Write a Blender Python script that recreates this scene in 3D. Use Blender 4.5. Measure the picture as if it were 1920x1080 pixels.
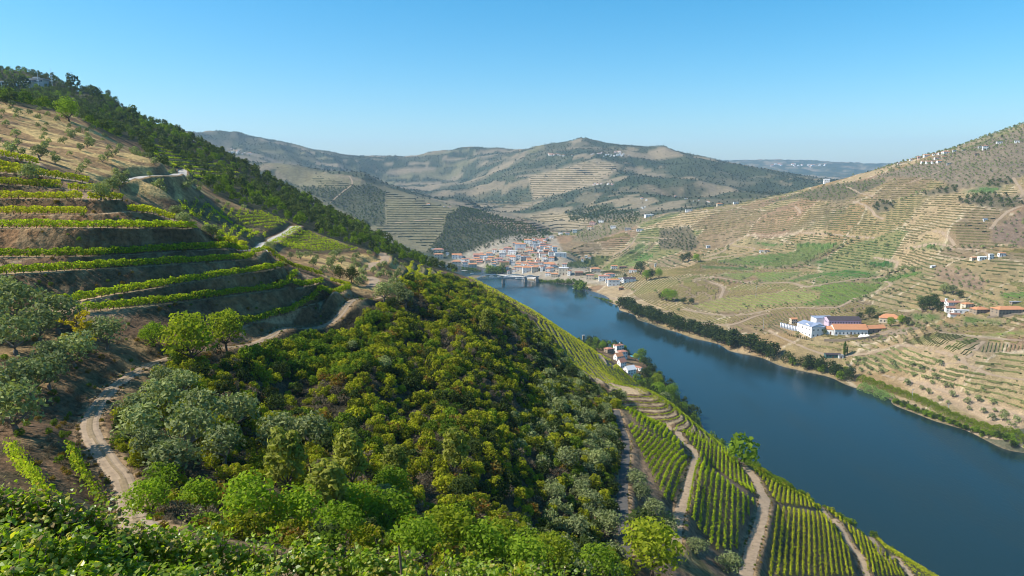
import bpy, math, random
import numpy as np
from mathutils import Vector

for _o in list(bpy.data.objects):
    bpy.data.objects.remove(_o)
SC = bpy.context.scene
COL = SC.collection

# ------------------------------------------------------------------ camera, sky, sun, exposure
F = 1300.0                     # focal length in pixels of the 1920-wide photograph
HCAM = 220.0                   # camera height above the river, metres
PITCH = math.atan(210.0 / F)
cam_d = bpy.data.cameras.new('camera')
cam = bpy.data.objects.new('camera', cam_d)
COL.objects.link(cam)
cam.location = (0, 0, HCAM)
cam.rotation_euler = (math.radians(90) - PITCH, 0, 0)
cam_d.sensor_width = 36.0
cam_d.lens = 36.0 * F / 1920.0
cam_d.clip_start = 0.5
cam_d.clip_end = 60000
SC.camera = cam

SUN_AZ = math.radians(-96)     # measured from +Y towards +X
SUN_EL = math.radians(44)
world = bpy.data.worlds.new('World')
SC.world = world
world.use_nodes = True
wn = world.node_tree
wn.nodes.clear()
sky = wn.nodes.new('ShaderNodeTexSky')
sky.sky_type = 'NISHITA'
sky.sun_disc = False
sky.sun_elevation = SUN_EL
sky.sun_rotation = SUN_AZ
sky.altitude = 300
sky.air_density = 1.0
sky.dust_density = 1.1
sky.ozone_density = 4.5
bg = wn.nodes.new('ShaderNodeBackground')
bg.inputs['Strength'].default_value = 0.125
wo = wn.nodes.new('ShaderNodeOutputWorld')
hs = wn.nodes.new('ShaderNodeHueSaturation'); hs.inputs['Saturation'].default_value = 1.4; hs.inputs['Hue'].default_value = 0.484
wn.links.new(sky.outputs[0], hs.inputs['Color']); wn.links.new(hs.outputs[0], bg.inputs[0])
wn.links.new(bg.outputs[0], wo.inputs[0])

sun_d = bpy.data.lights.new('sun', 'SUN')
sun_d.energy = 5.0
sun_d.angle = math.radians(0.5)
sun_d.color = (1.0, 0.94, 0.84)
sun = bpy.data.objects.new('sun', sun_d)
COL.objects.link(sun)
_sd = Vector((math.sin(SUN_AZ) * math.cos(SUN_EL), math.cos(SUN_AZ) * math.cos(SUN_EL), math.sin(SUN_EL)))
sun.rotation_euler = _sd.to_track_quat('Z', 'Y').to_euler()
sun.location = (-300, 100, 900)

SC.view_settings.view_transform = 'Standard'
SC.view_settings.look = 'None'
SC.view_settings.gamma = 1.0
SC.view_settings.use_curve_mapping = False
SC.view_settings.exposure = 0.55
SC.render.engine = 'CYCLES'
SC.cycles.use_denoising = True
SC.cycles.filter_width = 1.05
SC.cycles.max_bounces = 6
SC.cycles.diffuse_bounces = 3
SC.cycles.glossy_bounces = 2
SC.cycles.transmission_bounces = 3
SC.cycles.transparent_max_bounces = 6
SC.cycles.volume_bounces = 1

rng = np.random.default_rng(7)
random.seed(7)
CP, SP = math.cos(PITCH), math.sin(PITCH)

# ------------------------------------------------------------------ geometry helpers
def ray(px, py):
    u = (px - 960.0) / F
    v = (py - 540.0) / F
    return u, CP - v * SP, -SP - v * CP
def P(px, py, D):
    x, y, z = ray(px, py)
    t = D / y
    return (x * t, D, HCAM + z * t)
def Wz(px, py, z=0.0):
    x, y, zz = ray(px, py)
    t = (z - HCAM) / zz
    return (x * t, y * t, z)
def to_px(X, Y, Z):
    dz = Z - HCAM
    yc = Y * SP + dz * CP
    zc = Y * CP - dz * SP
    zc = np.where(zc < 1e-3, 1e-3, zc)
    return 960 + F * X / zc, 540 - F * yc / zc

def hash2(ix, iy, seed):
    h = (ix.astype(np.int64) * 374761393 + iy.astype(np.int64) * 668265263 + seed * 982451653) & 0xFFFFFFFF
    h = ((h ^ (h >> 13)) * 1274126177) & 0xFFFFFFFF
    return ((h ^ (h >> 16)) & 0xFFFF) / 65535.0
def vnoise(x, y, seed=0):
    ix = np.floor(x); iy = np.floor(y)
    fx = x - ix; fy = y - iy
    fx = fx * fx * (3 - 2 * fx); fy = fy * fy * (3 - 2 * fy)
    a = hash2(ix, iy, seed); b = hash2(ix + 1, iy, seed)
    c = hash2(ix, iy + 1, seed); d = hash2(ix + 1, iy + 1, seed)
    return (a * (1 - fx) + b * fx) * (1 - fy) + (c * (1 - fx) + d * fx) * fy
def fbm(x, y, octv=4, seed=0):
    s = 0; a = 0.5; n = 0
    for k in range(octv):
        s = s + a * vnoise(x, y, seed + k * 17); n += a
        x = x * 2.03 + 11.3; y = y * 2.03 - 7.7; a *= 0.5
    return s / n
def sstep(x, a, b):
    t = np.clip((x - a) / (b - a), 0, 1)
    return t * t * (3 - 2 * t)
def pip(X, Y, poly):
    """which of the points lie in the polygon"""
    X = np.asarray(X, float); Y = np.asarray(Y, float)
    out = np.zeros(X.shape, bool)
    p = np.asarray(poly, float)
    box = (X >= p[:, 0].min()) & (X <= p[:, 0].max()) & (Y >= p[:, 1].min()) & (Y <= p[:, 1].max())
    if not box.any():
        return out
    x = X[box]; y = Y[box]
    c = np.zeros(x.shape, bool)
    n = len(p)
    for i in range(n):
        x1, y1 = p[i]; x2, y2 = p[(i + 1) % n]
        if y1 == y2:
            continue
        cond = ((y1 > y) != (y2 > y)) & (x < (x2 - x1) * (y - y1) / (y2 - y1) + x1)
        c ^= cond
    out[box] = c
    return out

def new_mesh(name, verts, faces, mats=(), mat_idx=None, smooth=False):
    """faces: (N,k) array or a list of arrays with different k"""
    me = bpy.data.meshes.new(name)
    verts = np.asarray(verts, np.float32).reshape(-1, 3)
    fl = faces if isinstance(faces, list) else [faces]
    fl = [np.asarray(f, np.int32) for f in fl if len(f)]
    nl = sum(f.size for f in fl); nf = sum(len(f) for f in fl)
    me.vertices.add(len(verts)); me.vertices.foreach_set('co', verts.ravel())
    me.loops.add(nl); me.polygons.add(nf)
    me.loops.foreach_set('vertex_index', np.concatenate([f.ravel() for f in fl]))
    tot = np.concatenate([np.full(len(f), f.shape[1], np.int32) for f in fl])
    st = np.concatenate([[0], np.cumsum(tot)[:-1]]).astype(np.int32)
    me.polygons.foreach_set('loop_start', st)
    me.polygons.foreach_set('loop_total', tot)
    for m in mats:
        me.materials.append(m)
    if mat_idx is not None:
        me.polygons.foreach_set('material_index', np.asarray(mat_idx, np.int32))
    me.polygons.foreach_set('use_smooth', np.full(nf, smooth, bool))
    me.update(calc_edges=True)
    me.validate()
    return me
def link(name, data, parent=None, loc=None, rotz=0.0, scl=None):
    o = bpy.data.objects.new(name, data)
    COL.objects.link(o)
    if parent is not None:
        o.parent = parent
    if loc is not None:
        o.location = loc
    if rotz:
        o.rotation_euler = (0, 0, rotz)
    if scl is not None:
        o.scale = (scl, scl, scl) if np.isscalar(scl) else scl
    return o
def tag(o, label=None, cat=None, group=None, kind=None):
    if label: o['label'] = label
    if cat: o['category'] = cat
    if group: o['group'] = group
    if kind: o['kind'] = kind
    return o

# ------------------------------------------------------------------ terrain: control points
pts = []
def C(*rows):
    for px, py, D in rows: pts.append(P(px, py, D))
def CZ(*rows):
    for px, py, z in rows: pts.append(Wz(px, py, z))
def CX(*rows):
    for r in rows: pts.append(r)
# the spot the camera stands on and the ground falling away in front of it
VINE_TOP = [(-60, 910), (0, 918), (60, 930), (130, 945), (190, 962), (250, 978), (310, 1000), (380, 1012), (450, 1015), (520, 1022), (590, 1035), (660, 1050), (740, 1040), (820, 1050), (900, 1058), (980, 1078), (1060, 1092)]
_ta = [t[0] for t in VINE_TOP]; _tb = [t[1] for t in VINE_TOP]
def vine_foot(a, line):
    """foot of the near vines: line 0 the farthest, 2 the nearest"""
    D = (np.interp(a, [0, 1100], [14.0, 17.5]), np.interp(a, [0, 1000], [11.6, 14.4]), np.interp(a, [0, 700], [9.6, 11.4]))[line]
    p = P(a, np.interp(a, _ta, _tb) + (0, 62, 128)[line], D)
    return (p[0], p[1], p[2] - 1.8)
for _l in range(3):
    for _a in (-300, -60, 120, 300, 520, 740, 960, 1060): CX(vine_foot(_a, _l))
CX((0, 0.5, HCAM - 6.6), (-8, 3, HCAM - 6.4), (8, 3, HCAM - 8.5), (-3, 5, HCAM - 6.6), (4, 8, HCAM - 9.2), (9, 18, HCAM - 15.5), (14, 12, HCAM - 14),
   (-22, 34, HCAM - 17.5), (-10, 30, HCAM - 18.5), (0, 30, HCAM - 20.5), (12, 32, HCAM - 23.5), (30, 34, HCAM - 31),
   (40, 8, HCAM - 30), (70, 40, HCAM - 50), (110, 20, HCAM - 75), (-40, 40, HCAM - 16), (-60, 20, HCAM - 8))
# the track on the left and what lies around it
C((250, 965, 62), (200, 860, 75), (165, 800, 87), (190, 755, 98), (240, 705, 112), (330, 665, 130), (450, 648, 148), (560, 615, 177), (690, 563, 214),
  (30, 905, 55), (50, 800, 78), (50, 700, 97), (0, 620, 118), (100, 650, 112), (200, 640, 124), (300, 620, 138), (0, 980, 45), (-150, 800, 80), (-150, 640, 115))
# the terraced spur: the vine rows, nearer and nearer down the slope
ROWS = {
 'r0': [(-260, 293, 160), (-60, 291, 170), (0, 293, 175), (72, 308, 178.5)],
 'r1a': [(-260, 310, 156), (-60, 309, 165), (0, 312, 171), (82, 331, 173.5)],
 'r1': [(-260, 325, 155), (-60, 322, 162), (0, 325, 166.5), (85, 331, 169.5), (168, 344, 175)],
 'r2': [(-260, 344, 152), (-60, 343, 159), (0, 346, 162), (118, 354, 165.5), (200, 363, 171.5)],
 'r3': [(-260, 373, 149), (-60, 372, 156), (0, 373, 158), (158, 374, 161.5), (231, 376, 168)],
 'r4': [(-260, 402, 145), (-60, 402, 152), (0, 402, 154.5), (164, 402, 157.5), (200, 400, 160.5), (240, 397, 164.5), (285, 400, 169.5), (330, 412, 175)],
 'r5': [(-260, 430, 141), (-60, 428, 147), (0, 428, 150), (180, 427, 153.5), (368, 427, 174)],
 'r6': [(-260, 487, 132), (-60, 484, 140), (0, 482, 142), (177, 480, 150), (333, 471, 165.5), (417, 467, 178), (464, 466, 187)],
 'r7': [(-150, 524, 128), (10, 514, 136), (100, 509, 141), (200, 503, 149), (333, 495, 161.5), (497, 485, 186)],
 'r8': [(87, 577, 132.5), (200, 555, 142), (333, 533, 156.4), (430, 518, 169), (530, 502, 186.5)],
 'r9': [(147, 588, 131), (240, 577, 141), (333, 567, 152), (450, 552, 168), (533, 541, 181), (557, 520, 190)],
 'r9b': [(550, 541, 183), (605, 530, 193)],
 'r10': [(455, 613, 160), (520, 592, 171), (580, 572, 184), (640, 552, 203), (657, 544, 209)],
}
for k, v in ROWS.items():
    C(*v)
C((410, 453, 194), (400, 452, 225), (300, 428, 215), (460, 478, 225), (350, 408, 215), (500, 478, 193), (533, 497, 196), (607, 524, 205), (650, 540, 214), (300, 418, 172), (250, 380, 180))
# dry grass, olives and small vineyards behind the spur
C((0, 197, 330), (130, 215, 370), (250, 292, 325), (330, 322, 295), (60, 262, 275), (150, 300, 252), (230, 335, 240), (0, 282, 205), (0, 240, 280), (-200, 180, 300), (-200, 270, 200),
  (300, 352, 248), (330, 390, 262), (400, 378, 318), (400, 400, 302), (470, 400, 335), (540, 420, 352), (440, 440, 272), (400, 432, 262), (500, 462, 282), (480, 470, 262), (555, 425, 352), (600, 455, 335), (680, 470, 372),
  (560, 470, 300), (620, 500, 272), (700, 490, 335), (725, 480, 345), (740, 520, 300), (560, 492, 240), (640, 535, 232), (690, 545, 236), (700, 520, 268), (440, 375, 350), (380, 350, 350), (330, 345, 275))
# wooded hill behind
C((0, 170, 800), (100, 170, 800), (180, 192, 780), (250, 224, 720), (330, 250, 690), (380, 275, 660), (470, 325, 640), (560, 370, 620), (640, 410, 600), (700, 436, 600), (760, 473, 620), (800, 497, 640),
  (0, 188, 500), (100, 205, 430), (200, 255, 420), (270, 280, 425), (300, 300, 430), (400, 340, 420), (450, 352, 425), (530, 390, 425), (600, 420, 425), (680, 455, 430), (740, 482, 450),
  (0, 192, 620), (100, 194, 600), (180, 214, 580), (250, 248, 560), (330, 274, 540), (380, 298, 530), (470, 342, 520), (560, 386, 510), (640, 422, 510), (700, 448, 510), (-120, 176, 640), (-120, 170, 820), (0, 182, 720), (100, 182, 720), (180, 202, 690), (250, 234, 650), (0, 176, 870), (100, 178, 880), (180, 204, 850), (250, 232, 780),
  (-300, 150, 800), (-300, 180, 600), (-300, 200, 450), (-300, 160, 1000))
CX((-900, 1100, 300), (-700, 1000, 230), (-620, 900, 215), (-450, 900, 120), (-380, 800, 110), (-300, 800, 70), (-200, 800, 40), (-140, 790, 30), (-600, 1300, 60), (-900, 1500, 60), (-400, 1200, 5), (-250, 1000, 10), (-150, 900, 5),
   (-300, 1500, -6), (-500, 1600, -6), (-900, 1700, -6), (-150, 1400, -6), (-700, 2000, 60), (-1100, 2200, 150))
# outer shoulder of the slope above the river
C((780, 500, 560), (830, 515, 560), (870, 517, 600), (930, 547, 545), (1000, 588, 505), (1050, 617, 560), (1000, 583, 590), (940, 549, 610), (1050, 650, 425), (1100, 692, 402), (1140, 722, 392), (1085, 715, 320), (1145, 752, 320), (1120, 662, 540),
  (1180, 707, 545), (1150, 681, 735), (1190, 701, 695), (1130, 668, 690), (1165, 724, 357), (1200, 728, 353), (1235, 745, 346), (1262, 765, 339), (1300, 797, 329), (1345, 832, 318), (1400, 866, 300), (1500, 931, 266), (1600, 987, 246), (1740, 1077, 224), (1450, 899, 282), (1550, 960, 256), (1670, 1033, 234),
  (1850, 1140, 205), (1165, 762, 334), (1200, 786, 325), (1240, 805, 317), (1280, 829, 308), (1320, 848, 304), (1300, 824, 366), (1345, 864, 352), (1262, 790, 376), (1235, 762, 388), (1200, 740, 402), (1400, 896, 336), (1500, 960, 302), (1600, 1016, 280), (1740, 1106, 258), (1170, 778, 300), (1205, 800, 292), (1240, 822, 288), (1290, 846, 282), (1320, 870, 215))
# vineyard face below the shoulder
CZ((1860, 842, -3), (1905, 858, -3), (1790, 818, -3), (1950, 878, -3), (1710, 790, -3), (1640, 758, -3), (2000, 900, -3), (1550, 722, -3), (1450, 696, -3), (1330, 660, -3))
C((1330, 900, 168), (1250, 806, 232), (1180, 770, 215), (1170, 900, 142), (1180, 1000, 116), (1400, 1060, 140), (1420, 950, 172), (1500, 1060, 156), (1600, 1060, 176), (1700, 1080, 200), (1550, 980, 200), (1300, 822, 236), (1370, 858, 238),
  (1250, 900, 158), (1480, 960, 186), (1400, 914, 205), (1290, 1060, 116), (1180, 1080, 100), (1500, 1180, 118), (1700, 1200, 140))
# scrub slope in the middle
C((1000, 1000, 86), (1100, 1060, 84), (800, 950, 79), (600, 900, 76), (400, 1000, 47), (300, 965, 52), (700, 1030, 52), (900, 1070, 62), (500, 750, 111), (700, 700, 140), (900, 700, 165), (1050, 800, 160), (850, 820, 116),
  (800, 600, 200), (900, 582, 300), (950, 622, 285), (1030, 696, 262), (1100, 762, 222), (860, 545, 365), (760, 545, 250), (1000, 645, 300), (1120, 810, 186), (450, 655, 142), (350, 765, 101), (300, 865, 73),
  (700, 580, 214), (600, 640, 168), (600, 760, 118), (1150, 860, 160), (800, 530, 350), (770, 510, 420), (850, 528, 450), (900, 548, 440), (960, 590, 420))
# near shore of the river (water's edge), then under water
NEAR = [(-260, 1700), (-150, 1480), (-75, 1500), (-45, 1400), (-22, 1290), (12, 1190), (51, 1062), (73, 986), (142, 868), (160, 796), (167, 716), (165, 650), (166, 560), (168, 470), (182, 390), (205, 310), (240, 210), (290, 110), (330, 30)]
for (x, y) in NEAR: CX((x, y, 0.0))
# far shore
FAR = [(1920, 847), (1824, 813), (1755, 791), (1670, 757), (1608, 729), (1553, 707), (1521, 700), (1480, 690), (1449, 680), (1418, 668), (1363, 655), (1301, 635), (1232, 613), (1199, 602), (1160, 582), (1140, 566), (1110, 547), (1080, 535), (1040, 529), (990, 526), (930, 518), (880, 511), (860, 506), (830, 504), (2050, 920), (2300, 1100)]
CZ(*[(a, b, 0.0) for a, b in FAR])
_fw = sorted([Wz(a, b)[:2] for a, b in FAR], key=lambda q: q[1])
_fx = np.array([q[0] for q in _fw]); _fy = np.array([q[1] for q in _fw])
_nx = np.array([q[0] for q in NEAR][::-1]); _ny = np.array([q[1] for q in NEAR][::-1])
for y in list(range(180, 1400, 70)):
    a = np.interp(y, _ny, _nx); b = np.interp(y, _fy, _fx)
    for f in (0.15, 0.4, 0.65, 0.87):
        CX((a + (b - a) * f, y, -7.0))
CX((-60, 1600, -6), (20, 1480, -6), (-150, 1580, -6), (100, 1400, -6), (60, 1450, -6), (0, 1640, -6), (-90, 1680, -6))
# opposite bank, rising to the right
CZ((1600, 655, 20), (1500, 622, 25), (1560, 632, 25), (1640, 628, 28), (1800, 680, 35), (1750, 640, 44), (1900, 700, 32), (1850, 762, 10), (1700, 700, 17), (1900, 620, 55), (1820, 582, 62), (1900, 590, 65), (1700, 590, 42), (1600, 590, 38), (1500, 580, 30),
   (1400, 590, 20), (1300, 570, 16), (1220, 560, 12), (1650, 540, 55), (1500, 530, 42), (1350, 530, 30), (1250, 530, 22), (1150, 530, 10), (1800, 530, 75), (1900, 520, 85), (1850, 490, 100), (1700, 490, 80), (1550, 490, 65), (1400, 490, 50),
   (1300, 490, 42), (1200, 490, 26), (1100, 500, 14), (1000, 490, 22), (930, 490, 14), (1050, 470, 50), (970, 465, 40), (880, 487, 8), (1900, 440, 130), (1750, 440, 125), (1600, 440, 110), (1450, 440, 95), (1350, 440, 85), (1250, 440, 75), (1150, 450, 60),
   (1400, 645, 8), (1300, 615, 7), (1480, 665, 9), (1600, 690, 6), (1700, 728, 6), (1780, 760, 6), (1900, 825, 7), (1850, 780, 5), (1750, 735, 9), (1100, 530, 6), (1050, 522, 6), (1000, 520, 5))
C((1900, 380, 1170), (1750, 380, 1300), (1600, 390, 1409), (1500, 400, 1500), (1400, 400, 1680), (1300, 400, 1860), (1900, 320, 1330), (1750, 330, 1450), (1650, 345, 1520), (1920, 241, 1600), (1850, 268, 1620), (1750, 293, 1650), (1680, 311, 1700), (1600, 333, 1750),
  (1540, 350, 1850), (1450, 372, 2000), (1380, 383, 2100), (1820, 300, 1500), (1900, 280, 1480))
C((2050, 190, 1650), (2300, 130, 1700), (2100, 320, 1350), (2100, 420, 1050), (2100, 560, 760), (2100, 700, 590), (2350, 420, 1000), (2350, 620, 620), (2350, 300, 1300))
CX((1700, 2100, 330), (1200, 2100, 220), (900, 2300, 150), (1900, 2600, 200), (700, 2500, 60), (2600, 2000, 400))
# middle spur across the bend with its dark wood
C((510, 308, 2600), (560, 313, 2580), (640, 321, 2500), (690, 345, 2440), (760, 368, 2350), (850, 388, 2180), (920, 402, 2130), (1000, 427, 2000), (1035, 439, 1950),
  (600, 345, 2400), (700, 400, 2150), (800, 430, 2000), (850, 450, 1900), (800, 470, 1840), (930, 440, 1870), (940, 460, 1790), (650, 400, 2200), (740, 440, 1960), (560, 350, 2450))
CX((-560, 3100, 130), (-300, 2900, 90), (-100, 2700, 70), (60, 2400, 50), (-900, 3300, 200))
# mountains behind
C((378, 252, 4500), (430, 250, 4500), (470, 256, 4550), (520, 267, 4600), (600, 286, 4800), (680, 298, 5000), (740, 293, 5200), (800, 291, 5200), (880, 280, 5000), (950, 283, 4800), (1000, 280, 4500), (1030, 272, 4300), (1085, 262, 4200), (1120, 270, 4100), (1140, 277, 4000),
  (1220, 275, 3800), (1260, 286, 3700), (1300, 298, 3600), (1350, 306, 3500), (1420, 320, 3400), (1480, 337, 3200), (450, 300, 3700), (550, 322, 3700), (700, 345, 3900), (780, 362, 3700), (850, 378, 3100), (840, 330, 4400), (900, 340, 3900), (1000, 330, 3400), (1100, 320, 3250),
  (1000, 300, 3900), (1100, 360, 2700), (1000, 392, 2600), (900, 387, 2700), (1200, 330, 3050), (1250, 370, 2500), (1150, 400, 2250), (1050, 422, 2160), (1300, 350, 2700), (1350, 376, 2450), (1450, 352, 2900), (300, 250, 4500), (200, 230, 4600), (0, 200, 4600))
CX((-2500, 5800, 330), (-1000, 6200, 260), (300, 5600, 290), (900, 5000, 260), (1300, 4400, 200), (1700, 3900, 150))
# farthest ridges
C((1335, 304, 9000), (1440, 301, 9500), (1550, 304, 9000), (1600, 312, 8600), (1640, 320, 8200), (1450, 332, 7000), (1560, 335, 6500), (1700, 335, 7000))
CX((0, 9500, 300), (-3000, 9000, 400), (5000, 9000, 350), (3000, 11500, 350), (4500, 6000, 300), (-5000, 7000, 500), (-3000, 4000, 480), (2800, 5000, 180), (0, 11900, 280), (7000, 11000, 400))

# ------------------------------------------------------------------ terrain: polar grid around the viewpoint
TH0, TH1, NT = math.radians(-47), math.radians(47), 900
th = np.linspace(TH0, TH1, NT)
rr = [5.0]
while rr[-1] < 12500:
    r = rr[-1]
    if r < 60: d = r * 0.014
    elif r < 100: d = 0.7
    elif r < 225: d = 0.45
    elif r < 800: d = r * 0.0034
    elif r < 2700: d = r * 0.0058
    else: d = r * 0.013
    rr.append(r + d)
rr = np.array(rr); NR = len(rr)

_p = np.array(pts)
pu = np.arctan2(_p[:, 0], _p[:, 1]); pv = np.log(np.hypot(_p[:, 0], _p[:, 1])); pz = _p[:, 2]
_c = 0.022
def _phi(d2): return np.sqrt(d2 + _c * _c)
A = _phi((pu[:, None] - pu[None]) ** 2 + (pv[:, None] - pv[None]) ** 2)
n = len(pu)
M = np.zeros((n + 3, n + 3)); M[:n, :n] = A - 0.0012 * np.eye(n)
M[:n, n] = M[n, :n] = 1; M[:n, n + 1] = M[n + 1, :n] = pu; M[:n, n + 2] = M[n + 2, :n] = pv
sol = np.linalg.solve(M, np.concatenate([pz, [0, 0, 0]])).astype(np.float32)
cu = th[::3]; 
if cu[-1] != th[-1]: cu = np.append(cu, th[-1])
jr = np.arange(0, NR, 2)
if jr[-1] != NR - 1: jr = np.append(jr, NR - 1)
cv = np.log(rr[jr])
Zc = np.zeros((len(cu), len(cv)), np.float32)
for i, u in enumerate(cu):
    d2 = (np.float32(u) - pu.astype(np.float32))[None] ** 2 + (cv[:, None].astype(np.float32) - pv.astype(np.float32)[None]) ** 2
    Zc[i] = np.sqrt(d2 + np.float32(_c * _c)) @ sol[:n] + sol[n] + sol[n + 1] * u + sol[n + 2] * cv
# upsample
Zr = np.stack([np.interp(np.arange(NR), jr, row) for row in Zc])
Z = np.stack([np.interp(th, cu, Zr[:, j]) for j in range(NR)], axis=1)
TH, RR = np.meshgrid(th, rr, indexing='ij')
X = RR * np.sin(TH); Y = RR * np.cos(TH)
PXG, PYG = to_px(X, Y, Z)

# folds and gullies of the hills, growing with distance
land = sstep(Z, 3, 45)
def ridged(x, y, o, seed):
    return 1 - np.abs(2 * fbm(x, y, o, seed) - 1) * 2
amp = np.interp(rr, [0, 600, 1000, 2000, 3500, 6000, 12000], [0, 0, 4, 12, 42, 50, 40])[None]
Z += land * amp * (ridged(X / 420 + 0.3 * Y / 420, Y / 520, 4, 3) - 0.55)
Z += land * np.interp(rr, [0, 100, 250, 700, 2000], [0.25, 0.6, 1.2, 2.0, 4.0])[None] * (fbm(X / 26, Y / 26, 4, 5) - 0.5)

def cell_area():
    dr = np.gradient(rr)
    return (RR * (th[1] - th[0])) * dr[None]
AREA = cell_area()

def smooth_line(q, step):
    q = np.asarray(q, float)
    if len(q) > 2:
        e0 = 2 * q[0] - q[1]; e1 = 2 * q[-1] - q[-2]
        k = np.vstack([e0, q, e1]); out = []
        for i in range(1, len(k) - 2):
            p0, p1, p2, p3 = k[i - 1], k[i], k[i + 1], k[i + 2]
            m = max(2, int(np.hypot(*(p2 - p1)) / step))
            for s in np.arange(m) / m:
                out.append(0.5 * (2 * p1 + (p2 - p0) * s + (2 * p0 - 5 * p1 + 4 * p2 - p3) * s * s + (3 * p1 - p0 - 3 * p2 + p3) * s ** 3))
        out.append(k[-2]); q = np.array(out)
    d = np.concatenate([[0], np.cumsum(np.hypot(*np.diff(q, axis=0).T))])
    m = max(2, int(d[-1] / step) + 1)
    s = np.linspace(0, d[-1], m)
    return np.stack([np.interp(s, d, q[:, 0]), np.interp(s, d, q[:, 1])], 1)
# -- the stepped terraces of the near spur: flat ledges under each row, steep banks between
ROWC = {}
for k, v in ROWS.items():
    q = np.array([P(*t) for t in v])
    l = smooth_line(q[:, :2], 1.5)
    t_ = np.arctan2(l[:, 0], l[:, 1]); o_ = np.argsort(t_)
    ROWC[k] = (t_[o_], np.hypot(l[:, 0], l[:, 1])[o_], np.interp(t_[o_], np.arctan2(q[:, 0], q[:, 1]), q[:, 2]))
order = list(ROWS)
dZ = np.zeros_like(Z)
for i in range(NT):
    t = th[i]
    cr = []
    for k in order:
        a, b, c = ROWC[k]
        if a[0] <= t <= a[-1]:
            r_ = np.interp(t, a, b); w_ = sstep(np.array(min(t - a[0], a[-1] - t)) * r_, 0.0, 5.0)
            cr.append((r_, np.interp(t, a, c) * w_ + np.interp(r_, rr, Z[i]) * (1 - w_)))
    if not cr: continue
    cr.sort()
    rp, zp = [], []
    for (r, z) in cr:
        lo, hi = r - 0.9, r + 1.5
        if rp and lo <= rp[-1] + 0.25:
            lo = rp[-1] + 0.25; hi = max(hi, lo + 0.3)
        rp += [lo, hi]; zp += [z, z]
    prof = np.interp(rr, rp, zp)
    zi = Z[i]
    lo, hi = rp[0], rp[-1]
    zlo = np.interp(lo, rr, zi); zhi = np.interp(hi, rr, zi)
    d = prof - zi
    d = np.where(rr < lo, (zp[0] - zlo) * np.clip(1 - (lo - rr) / 5.0, 0, 1), d)
    d = np.where(rr > hi, (zp[-1] - zhi) * np.clip(1 - (rr - hi) / 6.0, 0, 1), d)
    dZ[i] = d
for _ in range(2):
    dZ[1:-1] = 0.25 * dZ[:-2] + 0.5 * dZ[1:-1] + 0.25 * dZ[2:]
spur = np.abs(dZ) > 1e-4
Z += dZ
_bank = sstep(np.abs(np.gradient(Z, rr, axis=1)), 0.35, 0.8)
Z += np.where(spur, (0.12 + 1.0 * _bank) * (fbm(X / 1.7, Y / 1.7, 3, 9) - 0.5), 0)

# -- humps, hollows and gullies of the scrub slope
SLOPE_SCRUB = [(470, 690), (580, 640), (700, 590), (800, 545), (870, 545), (960, 610), (1030, 670), (1090, 740), (1140, 800), (1140, 960), (1100, 1060), (700, 1010), (480, 900), (400, 800)]
def soft(mask, it=2):
    m = mask.astype(np.float32)
    for _ in range(it):
        m[1:-1] = 0.25 * m[:-2] + 0.5 * m[1:-1] + 0.25 * m[2:]
        m[:, 1:-1] = 0.25 * m[:, :-2] + 0.5 * m[:, 1:-1] + 0.25 * m[:, 2:]
    return m
_m = soft(pip(PXG, PYG, SLOPE_SCRUB) & (Y > 55) & (Y < 430), 14)
Z += _m * np.interp(RR, [60, 120, 250], [2.5, 5.0, 8.0]) * (fbm(X / 24 + 3.1, Y / 30, 3, 15) - 0.55)
for gl, dep, wid in (([(640, 650), (560, 700), (500, 770), (440, 840)], 3.5, 7.0), ([(800, 590), (790, 680), (760, 780), (740, 900)], 2.5, 6.0), ([(960, 640), (1000, 740), (1010, 860), (1000, 980)], 3.0, 7.0)):
    g = []
    for (a, b) in gl:
        x_, y_, z_ = ray(a, b); h_ = math.hypot(x_, y_); i_ = int((math.atan2(x_, y_) - TH0) / (TH1 - TH0) * (NT - 1))
        k_ = np.argmax((Z[i_] - (HCAM + z_ / h_ * rr) >= 0) & (rr > 30)); g.append((rr[k_] * x_ / h_, rr[k_] * y_ / h_))
    g = np.array(g); dmin_ = np.full(Z.shape, 1e9)
    sel = (Y > 40) & (Y < 420) & (np.abs(X) < 200); ii = np.nonzero(sel); x = X[ii]; y = Y[ii]; best = np.full(x.shape, 1e9)
    for p, q in zip(g[:-1], g[1:]):
        v = q - p; t = np.clip(((x - p[0]) * v[0] + (y - p[1]) * v[1]) / (v @ v), 0, 1); best = np.minimum(best, np.hypot(x - p[0] - t * v[0], y - p[1] - t * v[1]))
    Z[ii] -= dep * np.exp(-(best / wid) ** 2) * _m[ii]
# -- contour terracing elsewhere: quantised height with a ledge and a bank
def terrace(mask, h, ledge=0.5, keep=0.0):
    q = (Z + 0.4 * (fbm(X / 30, Y / 30, 2, 31) - 0.5)) / h
    k = np.floor(q); f = q - k
    z2 = (k + sstep(f, ledge, 1.0)) * h + keep * f
    return np.where(mask, z2, Z)
def soft(mask, it=2):
    m = mask.astype(np.float32)
    for _ in range(it):
        m[1:-1] = 0.25 * m[:-2] + 0.5 * m[1:-1] + 0.25 * m[2:]
        m[:, 1:-1] = 0.25 * m[:, :-2] + 0.5 * m[:, 1:-1] + 0.25 * m[:, 2:]
    return m
def region(poly, dmin=0, dmax=1e9):
    return pip(PXG, PYG, poly) & (Y > dmin) & (Y < dmax)
TERR_A = [(1140, 718), (1205, 722), (1245, 740), (1275, 762), (1310, 792), (1362, 834), (1360, 850), (1320, 854), (1280, 836), (1240, 814), (1200, 794), (1150, 768)]
TERR_B = [(1000, 600), (1045, 606), (1110, 645), (1160, 690), (1215, 722), (1165, 730), (1080, 705), (1030, 660)]
TERR_C = [(770, 490), (850, 520), (905, 545), (880, 560), (800, 545), (745, 530)]
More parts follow.
